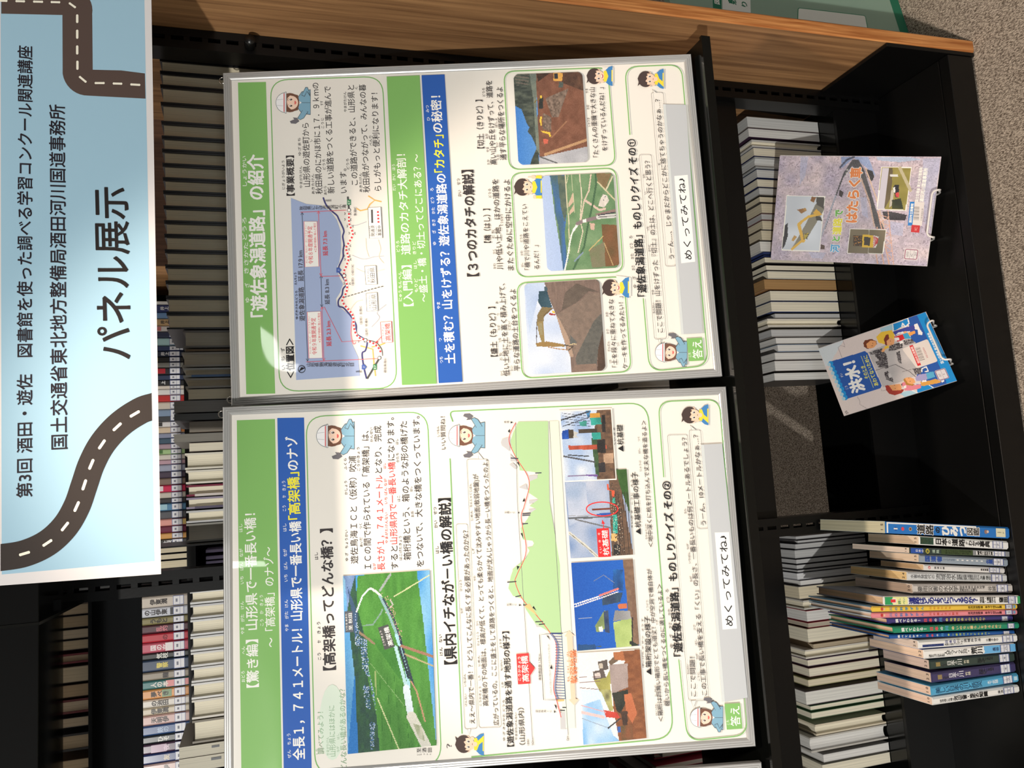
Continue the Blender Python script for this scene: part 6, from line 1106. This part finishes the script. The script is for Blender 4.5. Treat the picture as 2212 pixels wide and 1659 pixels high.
# ================================================================== two picture books on wire easels
def tilted(O, a, b, c, W, H, label, T=.004):
    Rm = (Matrix.Rotation(R(a), 3, 'Z') @ Matrix.Rotation(R(b), 3, 'X') @ Matrix.Rotation(R(c), 3, 'Y'))
    S = Surf(O, Rm @ Vector((1, 0, 0)), Rm @ Vector((0, 0, 1)))
    root = thing('picture_book', label, 'book', S.M())
    m = MB(); m.box((0, -H, -T + .0006), (W - .0004, -.0003, -.0006), page_mat('pages_zine', (230, 226, 220), 2)); m.build('page_block', root)
    m = MB(); C = cov((214, 206, 204)); m.box((0, -H, -.0006), (W, 0, -.0001), C); m.box((0, -H, -T), (W, 0, -T + .0005), C); m.box((-.0006, -H, -T), (.0002, 0, -.0001), C); m.build('cover', root)
    S.root = root; S.W = W; S.H = H; return S
def easel(S, x1, x2, label, out=.016, lip=.012):
    W_l = lambda x, y, z: S.O + S.ex * x + S.ey * y + S.n * z
    zf = ZD + .0026; yb = -S.H - .0045
    root = thing('wire_easel', label, 'book stand', Vector(W_l((x1 + x2) / 2, yb, 0)) * 1.0)
    o = root.location
    def loc(p): return Vector(p) - o
    A = W_l(x1, yb, -.012); B = W_l(x2, yb, -.012)
    m = MB(); k = .004
    P0 = [A, W_l(x1, yb, out - k), W_l(x1, yb + k, out), W_l(x1 + k * .5, yb + lip, out), W_l(x1 + k * 2, yb + lip + k, out), W_l(x2 - k * 2, yb + lip + k, out), W_l(x2 - k * .5, yb + lip, out), W_l(x2, yb + k, out), W_l(x2, yb, out - k), B]
    m.tube([loc(p) for p in smooth_path(P0, .006, n=4)], .0022, WIREW, 10); m.build('front_hook', root)
    back = Vector((0, 1, 0))
    for X, P_ in ((x1, A), (x2, B)):
        m = MB(); top = W_l(X, -S.H * .42, -.010)
        q = [P_, Vector((P_.x, P_.y + .012, zf)), Vector((P_.x, P_.y + .10, zf)), top]
        m.tube([loc(p) for p in smooth_path(q, .012, n=4)], .0022, WIREW, 8); m.build('leg', root)
    m = MB(); m.tube([loc(W_l(x1, -S.H * .42, -.010)), loc(W_l(x2, -S.H * .42, -.010))], .0022, WIREW, 8); m.build('back_bar', root)
k = 1.065 * KS
SLb = tilted(EYE + Vector((0.432, 1.441, -1.042)) * k, -18.98, -34.93, -.11, .21 * k, .2979 * k, 'large mauve picture book with a curved bridge and three vehicle photos on its cover')
LZ = lambda *p: zz(1640, 320, 5.267, p)
p = Pic(SLb, LZ((130, 1270), (235, 88), (2070, 97), (1905, 1340)), 190, 270, 21)
n1 = p.noise(9, 12)[:, :, None]; n2 = p.noise(40, 60)[:, :, None]; n3 = p.noise(90, 130)[:, :, None]
p.a = np.array([228, 208, 210]) * (1 - n1) + np.array([190, 178, 198]) * n1; p.a = p.a * (.88 + .17 * n2) - (n3 > .72) * 34 * (n2 > .4)
p.poly(LZ((930, 95), (1240, 97), (1330, 330), (1230, 230), (1080, 110), (940, 230)), (150, 164, 200)); p.poly(LZ((1330, 97), (1700, 100), (1850, 130), (1600, 160), (1350, 140)), (178, 190, 214))
for a in (LZ((470, 97), (560, 97), (520, 330), (460, 420)), LZ((560, 1180), (760, 1190), (720, 1260), (600, 1250)), LZ((1150, 560), (1220, 560), (1240, 800), (1170, 760)), LZ((1490, 830), (1650, 860), (1630, 1000), (1500, 980)), LZ((1860, 120), (2060, 110), (1960, 900), (1880, 860))): m_ = p.mask(a); p.a[m_] = p.a[m_] * .55 + np.array([178, 188, 222]) * .45
p.poly(LZ((1060, 130), (1130, 130), (1200, 260), (1330, 700), (1420, 920), (1330, 920), (1250, 640), (1150, 330), (1060, 200), (960, 330), (860, 600), (760, 900), (700, 1010), (820, 660), (960, 280)), (72, 72, 76), (100, 98, 100), (10, 20))
p.poly(LZ((1200, 230), (1290, 260), (1310, 330), (1280, 380), (1230, 330)), (60, 58, 62)); p.line(LZ((920, 220), (1000, 130), (1080, 100)), 4, (86, 90, 110)); p.line(LZ((870, 540), (780, 800), (700, 1020)), 3.4, (170, 172, 186)); p.line(LZ((1210, 230), (1330, 560), (1420, 900)), 2.6, (214, 186, 166)); p.line(LZ((1160, 350), (1250, 600), (1310, 890)), 3, (206, 176, 160)); p.poly(LZ((1400, 720), (1490, 720), (1680, 760), (1660, 820), (1480, 820), (1420, 800)), (50, 46, 50), (80, 76, 80), (14, 14)); p.poly(LZ((910, 470), (960, 500), (940, 560), (905, 540)), (70, 62, 62)); p.poly(LZ((700, 1090), (750, 1110), (740, 1150), (700, 1150)), (90, 70, 60))
TR_ = (220, 172, 150)
for a in (((1350, 720), (1480, 1330)), ((1465, 710), (1530, 1330)), ((1340, 900), (1420, 1330)), ((1330, 1210), (1350, 1330))): p.line(LZ(*a), 2.4 if a[0][0] < 1460 else 1.6, TR_)
for i in range(6): p.line(LZ((1370 + i * 19, 760 + i * 90), (1475 + i * 9, 790 + i * 95)), 1.3, TR_); p.line(LZ((1475 + i * 9, 790 + i * 95), (1385 + i * 19, 840 + i * 88)), 1.3, TR_)
p.grain(26)
def inset(cor):
    g_ = LZ(*cor); p.poly(g_, (250, 246, 236)); cx = sum(q[0] for q in g_) / 4; cy = sum(q[1] for q in g_) / 4
    return [(cx + (q[0] - cx) * .955, cy + (q[1] - cy) * .965) for q in g_]
a = inset([(255, 1165), (310, 535), (750, 545), (690, 1178)]); p.poly(a, (222, 228, 236), (200, 206, 214), (8, 8))
p.poly(LZ((262, 1150), (290, 880), (325, 850), (325, 1000), (290, 1110)), (56, 54, 58)); p.poly(LZ((730, 560), (740, 700), (560, 1000), (380, 1160), (365, 1150), (520, 880), (640, 640)), (130, 126, 112), (150, 144, 126), (8, 8)); p.poly(LZ((650, 555), (740, 560), (735, 690), (650, 640)), (88, 84, 78))
YL2 = (230, 184, 80)
p.line(LZ((375, 1150), (500, 1040), (510, 1050)), 5, YL2); p.line(LZ((500, 1060), (450, 870), (470, 850)), 6.5, YL2); p.line(LZ((450, 860), (560, 780), (690, 750)), 5.5, YL2); p.poly(LZ((610, 740), (650, 690), (720, 760), (660, 770)), (224, 176, 76)); p.poly(LZ((640, 770), (700, 780), (720, 830), (650, 820)), (80, 76, 70)); p.poly(LZ((510, 980), (560, 960), (545, 1030), (510, 1030)), (214, 190, 80)); p.spk(LZ((500, 970), (570, 960), (550, 1040), (500, 1035)), (50, 48, 46), .35)
for b in (((430, 700), (530, 680), (540, 710), (480, 745)), ((580, 600), (600, 550), (650, 560), (620, 620)), ((365, 1050), (400, 990), (430, 1010), (390, 1060))): p.poly(LZ(*b), (206, 166, 96), (140, 96, 60), (30, 30))
a = inset([(1000, 1195), (1030, 915), (1450, 925), (1410, 1207)]); p.poly(a, (132, 120, 96), (110, 100, 80), (10, 10)); p.line(LZ((1250, 930), (1240, 1200)), 1.5, (170, 166, 150)); p.poly(LZ((1070, 990), (1175, 995), (1170, 1115), (1070, 1110)), (70, 54, 40)); p.spk(LZ((1075, 995), (1170, 1000), (1165, 1110), (1075, 1105)), (214, 150, 70), .16); p.poly(LZ((1175, 985), (1300, 990), (1295, 1135), (1170, 1130)), (226, 184, 60)); p.poly(LZ((1195, 1010), (1265, 1015), (1260, 1110), (1190, 1105)), (64, 58, 50)); p.poly(LZ((1298, 990), (1360, 1010), (1330, 1130), (1295, 1135)), (226, 220, 216))
for i in range(5): p.line(LZ((1300, 1000 + i * 13), (1350, 1030 + i * 8)), 1.2, (200, 60, 60)); p.line(LZ((1300, 1125 - i * 13), (1345, 1075 - i * 4)), 1.2, (200, 60, 60))
a = inset([(1335, 700), (1390, 210), (1735, 218), (1670, 712)]); p.poly(a, (140, 130, 60), (170, 156, 84), (20, 20)); p.poly(LZ((1345, 690), (1400, 222), (1480, 224), (1450, 480), (1425, 695)), (206, 200, 210)); p.poly(LZ((1480, 224), (1520, 224), (1500, 560), (1425, 690), (1440, 520)), (96, 84, 62), (120, 104, 76), (10, 20)); p.poly(LZ((1500, 480), (1540, 470), (1520, 640), (1480, 680)), (196, 186, 170)); p.line(LZ((1600, 225), (1720, 480)), 6, (196, 184, 150)); p.poly(LZ((1510, 590), (1610, 570), (1640, 690), (1510, 690)), (40, 46, 32), (80, 84, 40), (30, 30)); p.poly(LZ((1525, 440), (1550, 415), (1590, 420), (1590, 560), (1550, 560)), (40, 38, 44)); p.poly(LZ((1520, 450), (1545, 440), (1550, 510), (1530, 500)), (236, 236, 232)); p.poly(LZ((1550, 510), (1590, 500), (1590, 560), (1555, 555)), (214, 76, 76)); p.poly(LZ((1490, 300), (1580, 300), (1580, 325), (1490, 325)), (224, 222, 216))
p.build('cover_picture', SLb.root, .0002, 'gloss')
P = Print(SLb, 'gloss', z=.0004); WH = (250, 248, 240); hal = (.05, WH)
P.T('河', LZ((855, 1185))[0], LZ((865, 1095))[0], 19, (72, 160, 214), .04, hal); P.T('と', LZ((868, 1060))[0], LZ((875, 1000))[0], 17, (110, 190, 80), .05, hal); P.T('道路', LZ((880, 985))[0], LZ((897, 795))[0], 19, (238, 226, 70), .04, hal); P.T('で', LZ((900, 780))[0], LZ((908, 700))[0], 18, (110, 180, 80), .05, hal)
P.T('はたらく', LZ((1045, 848))[0], LZ((1085, 360))[0], 25, (238, 140, 76), .05, hal); P.T('車', LZ((1095, 342))[0], LZ((1107, 218))[0], 26, (238, 140, 76), .035, hal); P.T('くるま', LZ((985, 330))[0], LZ((1005, 235))[0], 5, WH)
P.T('国土交通省 東北地方整備局', LZ((1790, 612))[0], LZ((1842, 220))[0], 7, WH, .03); P.T('酒田河川国道事務所', LZ((1845, 612))[0], LZ((1896, 225))[0], 9, WH, .04)
P.poly(LZ((1690, 880), (1715, 610), (1768, 610), (1742, 882)), (40, 130, 206)); P.T('酒田市立図書館', LZ((1718, 850))[0], LZ((1742, 630))[0], 6, WH, .03); P.poly(LZ((1742, 882), (1768, 610), (1880, 616), (1850, 886)), (232, 222, 216))
for i in range(13): P.stroke(LZ((1755 - i * .0 + (665 + i * 12.5 < 0), 665 + i * 12.5), (1822 - i * .4, 668 + i * 12.5)), (.5, 1.2, .8)[i % 3], (70, 66, 70))
P.T('110103319', LZ((1842, 820))[0], LZ((1858, 690))[0], 5, (90, 80, 90)); P.poly(LZ((1725, 955), (1735, 872), (1830, 880), (1820, 962)), (206, 44, 48)); P.T('IC', LZ((1778, 935))[0], LZ((1784, 900))[0], 7, (240, 190, 180))
P.rr(LZ((1640, 1270), (1655, 1138), (1818, 1150), (1800, 1278)), 3, 0, WH, (228, 220, 218)); P.rr(LZ((1652, 1258), (1665, 1150), (1806, 1160), (1790, 1266)), 3, 1.6, (150, 50, 96)); P.T('LE53', LZ((1680, 1235))[0], LZ((1688, 1180))[0], 6, (80, 76, 84)); P.T('IC', LZ((1730, 1230))[0], LZ((1735, 1200))[0], 6, (80, 76, 84)); P.T('21', LZ((1775, 1225))[0], LZ((1780, 1190))[0], 6, (80, 76, 84)); P.stroke(LZ((1705, 1262), (1722, 1155)), .5, (120, 110, 120)); P.stroke(LZ((1750, 1264), (1766, 1158)), .5, (120, 110, 120))
P.build('cover_lettering', SLb.root, fix=False)
easel(SLb, SLb.W * .27, SLb.W * .70, 'white wire easel under the large mauve picture book')

k = 1.10 * KS
SSb = tilted(EYE + Vector((0.091, 1.329, -1.089)) * k, 17.376, -41.07, -1.98, .148 * k, .2048 * k, 'small tilted blue and cream booklet about floods with cartoon families', .003)
Z = lambda *p: zz(1750, 660, 6.506, p)
p = Pic(SSb, Z((475, 1550), (115, 610), (1620, 92), (2062, 1055)), 170, 235, 22)
p.fill((232, 216, 208), (222, 208, 206), n=(4, 4)); p.poly(Z((115, 610), (470, 490), (300, 780), (220, 860)), (214, 220, 224))
DB = (46, 92, 172); BB = (34, 142, 212); PB = (172, 208, 222)
p.poly(Z((1370, 150), (1700, 50), (2080, 1100), (1700, 1200), (1500, 1000)), DB); p.poly(Z((1165, 262), (1385, 180), (1385, 270), (1300, 290), (1180, 360)), BB); p.poly(Z((985, 325), (1165, 262), (1165, 350), (1000, 380)), PB); p.poly(Z((1500, 130), (1700, 50), (2100, 1060), (1930, 1110)), BB); p.poly(Z((1490, 1100), (1670, 1120), (1740, 1160), (1510, 1240)), BB); p.poly(Z((1260, 1235), (1440, 1180), (1510, 1225), (1335, 1290)), PB)
p.line(Z((1370, 175), (1390, 250), (1340, 300), (1300, 250), (1290, 290)), 2.6, (240, 240, 240)); p.line(Z((1570, 930), (1570, 890), (1630, 860), (1660, 920), (1620, 930)), 2.6, (240, 236, 230)); p.line(Z((1160, 262), (1170, 370)), 2, (236, 240, 240)); p.line(Z((1420, 1190), (1510, 1228)), 2, (240, 240, 240)); p.line(Z((1660, 1110), (1740, 1160)), 2, (240, 240, 240)); p.ring = None
for pts in (((465, 500), (490, 580), (430, 560), (390, 590), (420, 660), (450, 730)), ((665, 1280), (700, 1350), (700, 1390), (800, 1450)), ((1000, 1180), (1010, 1200), (1070, 1190))): p.line(Z(*pts), 1, (170, 154, 156))
p.poly(Z((815, 655), (1040, 560), (1290, 480), (1400, 470), (1480, 520), (1560, 900), (1490, 985), (1250, 1080), (1020, 1150)), (206, 198, 196), (182, 176, 176), (8, 8))
for a in (((880, 640), (1010, 600), (1080, 700), (1100, 880), (1060, 890), (1000, 800), (920, 720)), ((1100, 640), (1120, 560), (1300, 510), (1300, 590), (1200, 630)), ((920, 790), (1000, 760), (1080, 870), (960, 870)), ((1210, 660), (1260, 640), (1290, 820), (1240, 800)), ((1310, 490), (1430, 470), (1470, 520), (1330, 560)), ((1440, 890), (1560, 870), (1560, 960), (1480, 970)), ((1040, 940), (1090, 920), (1165, 1030), (1170, 1080), (1070, 1040)), ((830, 660), (900, 650), (900, 690), (850, 690))): p.poly(Z(*a), (60, 54, 58), (110, 104, 106), (30, 30)); p.spk(Z(*a), (200, 194, 192), .12)
p.poly(Z((1090, 950), (1130, 950), (1150, 1010), (1110, 1020)), (206, 200, 198)); p.line(Z((920, 910), (1100, 860), (1200, 830)), 1, (90, 84, 86)); p.line(Z((1200, 830), (1400, 930), (1480, 1000)), 1.4, (100, 94, 96)); p.line(Z((1300, 930), (1420, 900)), 1, (120, 112, 112))
p.poly(Z((300, 785), (770, 640), (810, 670), (1005, 1130), (985, 1165), (515, 1312)), DB)
for i in range(9):
    t = i / 8.; cx = 290 + 205 * t; cy = 815 + 480 * t; p.poly(Z(*[(cx + 36 * math.cos(R(30 * j)) * 1.0, cy + 36 * math.sin(R(30 * j))) for j in range(12)]), (36, 150, 220)); p.poly(Z(*[(cx - 24 + 26 * math.cos(R(30 * j)), cy + 14 + 26 * math.sin(R(30 * j))) for j in range(12)]), (176, 212, 226))
p.poly(Z((330, 790), (520, 730), (720, 1250), (530, 1308)), DB)
for c_, pts in (((120, 62, 40), [(745, 530), (770, 490), (860, 470), (930, 500), (940, 545), (870, 600), (800, 610), (760, 580)]), ((238, 166, 110), [(790, 540), (850, 490), (920, 500), (938, 545), (890, 595), (820, 605), (800, 590)]), ((244, 198, 70), [(930, 440), (1000, 370), (1150, 345), (1185, 420), (1180, 480), (1040, 545), (960, 520)]), ((70, 76, 160), [(1165, 370), (1460, 270), (1480, 345), (1330, 370), (1200, 430)]), ((246, 240, 236), [(1460, 265), (1510, 250), (1540, 330), (1580, 380), (1575, 415), (1520, 410), (1510, 340), (1475, 335)]), ((214, 48, 56), [(1180, 440), (1300, 405), (1330, 470), (1230, 510)]), ((246, 240, 236), [(1190, 450), (1250, 450), (1255, 490), (1195, 490)]), ((70, 164, 206), [(1300, 405), (1370, 380), (1420, 465), (1330, 470)]), ((244, 166, 90), [(1370, 385), (1470, 355), (1480, 390), (1400, 430)]), ((246, 240, 236), [(1200, 415), (1240, 380), (1310, 365), (1310, 385), (1250, 400)]), ((240, 176, 120), [(1310, 365), (1350, 360), (1360, 385), (1320, 395)]), ((132, 60, 48), [(1035, 480), (1060, 420), (1100, 400), (1110, 450), (1120, 560), (1060, 560)]), ((242, 172, 120), [(1075, 500), (1130, 450), (1185, 480), (1180, 540), (1110, 570), (1080, 550)]), ((244, 198, 70), [(1040, 580), (1100, 555), (1110, 590), (1050, 620)]), ((240, 172, 116), [(1000, 640), (1030, 595), (1060, 610), (1040, 650), (1010, 655)]), ((246, 240, 236), [(1250, 510), (1300, 495), (1305, 525), (1260, 540)]),
                 ((170, 62, 52), [(1055, 1130), (1090, 1115), (1180, 1170), (1320, 1180), (1290, 1230), (1190, 1262), (1110, 1240), (1070, 1190)]), ((238, 166, 110), [(1110, 1120), (1270, 1100), (1285, 1150), (1280, 1190), (1160, 1195), (1130, 1160)]), ((232, 136, 150), [(1280, 1095), (1330, 1070), (1480, 1120), (1550, 1100), (1560, 1160), (1420, 1195), (1330, 1195)]), ((244, 240, 234), [(1310, 1130), (1350, 1120), (1350, 1160), (1320, 1170)]), ((186, 130, 60), [(1310, 1040), (1340, 1015), (1370, 1090), (1470, 1105), (1440, 1130), (1350, 1115)]), ((240, 170, 112), [(1330, 1020), (1400, 1005), (1460, 1030), (1480, 1080), (1430, 1110), (1370, 1090)]), ((172, 164, 206), [(1480, 1010), (1530, 970), (1630, 955), (1650, 1040), (1540, 1060), (1490, 1060)]), ((96, 176, 212), [(1630, 950), (1730, 925), (1760, 1000), (1650, 1040)]), ((226, 164, 80), [(1550, 1070), (1650, 1060), (1760, 1030), (1840, 1060), (1830, 1085), (1600, 1130), (1560, 1130)]), ((244, 240, 236), [(1570, 1055), (1630, 1045), (1635, 1070), (1575, 1078)]), ((246, 240, 236), [(1840, 1060), (1880, 1040), (1885, 1070), (1850, 1085)])): p.poly(Z(*pts), c_)
for x, y in ((880, 530), (870, 565), (1130, 500), (1140, 545), (1190, 1120), (1195, 1165), (1385, 1020), (1405, 1065)): p.poly(Z((x - 5, y - 5), (x + 5, y - 5), (x + 5, y + 5), (x - 5, y + 5)), (60, 40, 36))
p.poly(Z((1275, 1110), (1295, 1095), (1292, 1130)), (40, 40, 44)); p.grain(6); p.build('cover_picture', SSb.root, .0002, 'gloss')
P = Print(SSb, 'gloss', z=.0004); z1 = lambda x, y: Z((x, y))[0]
P.T('洪水！', z1(688, 1222), z1(540, 790), 30, (246, 244, 240), .05); P.T('こう', z1(520, 1180), z1(503, 1130), 6, WH); P.T('ずい', z1(455, 1010), z1(432, 955), 6, WH)
P.T('そのとき', z1(800, 1030), z1(735, 850), 9, (242, 236, 96), .02); P.T('あわてないために', z1(935, 1128), z1(770, 702), 10, (242, 236, 96), .02); P.stroke(Z((890, 1155), (715, 710)), .8, (242, 236, 96))
P.rr(Z((1500, 885), (1290, 610), (1650, 470), (1795, 785)), 5, 0, WH, (232, 220, 212)); P.poly(Z((1512, 852), (1394, 568), (1442, 553), (1560, 836)), (222, 52, 58)); P.T('酒田市立図書館', z1(1530, 815), z1(1425, 580), 5, (250, 220, 214), .03)
for i in range(14): P.stroke(Z((1475 + i * 5, 602 + i * 13.2), (1543 + i * 5.3, 584 + i * 13.2)), (.5, 1.1, .8)[i % 3], (80, 72, 76))
P.T('10123341', z1(1648, 735), z1(1588, 595), 5, (190, 70, 76)); P.T('国土交通省 東北地方整備局', z1(1862, 815), z1(1662, 385), 7, (226, 238, 244), .03); P.T('酒田河川国道事務所', z1(1848, 700), z1(1756, 475), 6, (110, 150, 180), .01)
P.rr(Z((1808, 1062), (1745, 920), (1895, 876), (1960, 1018)), 4, 0, WH, (226, 218, 220)); P.rr(Z((1815, 1052), (1757, 925), (1890, 886), (1950, 1015)), 3, 1.4, (130, 60, 110)); P.T('517', z1(1830, 1000), z1(1815, 960), 6, (90, 84, 90)); P.T('S', z1(1882, 975), z1(1876, 960), 5, (90, 84, 90)); P.stroke(Z((1885, 1030), (1828, 905)), .5, (130, 120, 130)); P.T('25', z1(525, 1525), z1(497, 1485), 7, (80, 70, 70))
P.build('cover_lettering', SSb.root, fix=False)
easel(SSb, SSb.W * .26, SSb.W * .82, 'white wire easel under the small flood booklet', out=.018)

# ================================================================== green notice board beyond the end panel
a0, a1 = onZ(1957, 52, FZ), onZ(1940, 0, FZ); e = (a1 - a0).normalized()
SG = Surf(a0 - e * .11 + Vector((0, 0, .65)), e, (0, 0, 1))
gb = thing('notice_board', 'pale green notice board with dark green foot, on the carpet past the end panel', 'board', SG.M())
m = MB(); m.box((0, -.6495, -.02), (.62, 0, 0), mat('board_green', (146, 172, 154), .5)); m.build('panel', gb)
P = Print(SG, 'matt', z=.0003); DG = (44, 116, 88)
P.polyL([Vector((0, -.6495)), Vector((.62, -.6495)), Vector((.62, SG.L(1928, 20)[1])), Vector((0, SG.L(1928, 20)[1]))], DG)
P.rr([(1722, 80), (1724, 17), (1869, 34), (1880, 95)], 5, 1.6, (70, 136, 104), (232, 234, 226))
P.rr([(1541, 40), (1538, -40), (1557, -40), (1559, 40)], 0, 0, DG, DG); P.rr([(1561, 40), (1559, -60), (1619, -60), (1622, 40)], 0, 0, WH, (232, 234, 228)); P.T('図', (1549, 9), (1548, -3), 11, WH, .02); P.T('敷', (1582, 9), (1581, -5), 16, DG, .03); P.T('り', (1608, 15), (1607, 4), 12, DG, .03)
P.build('printed_notice', gb, fix=False)

# everything was laid out from the lens; lift it so that the carpet lies at height zero
for o in list(COL.objects):
    if o.parent is None: o.location.z -= FZ
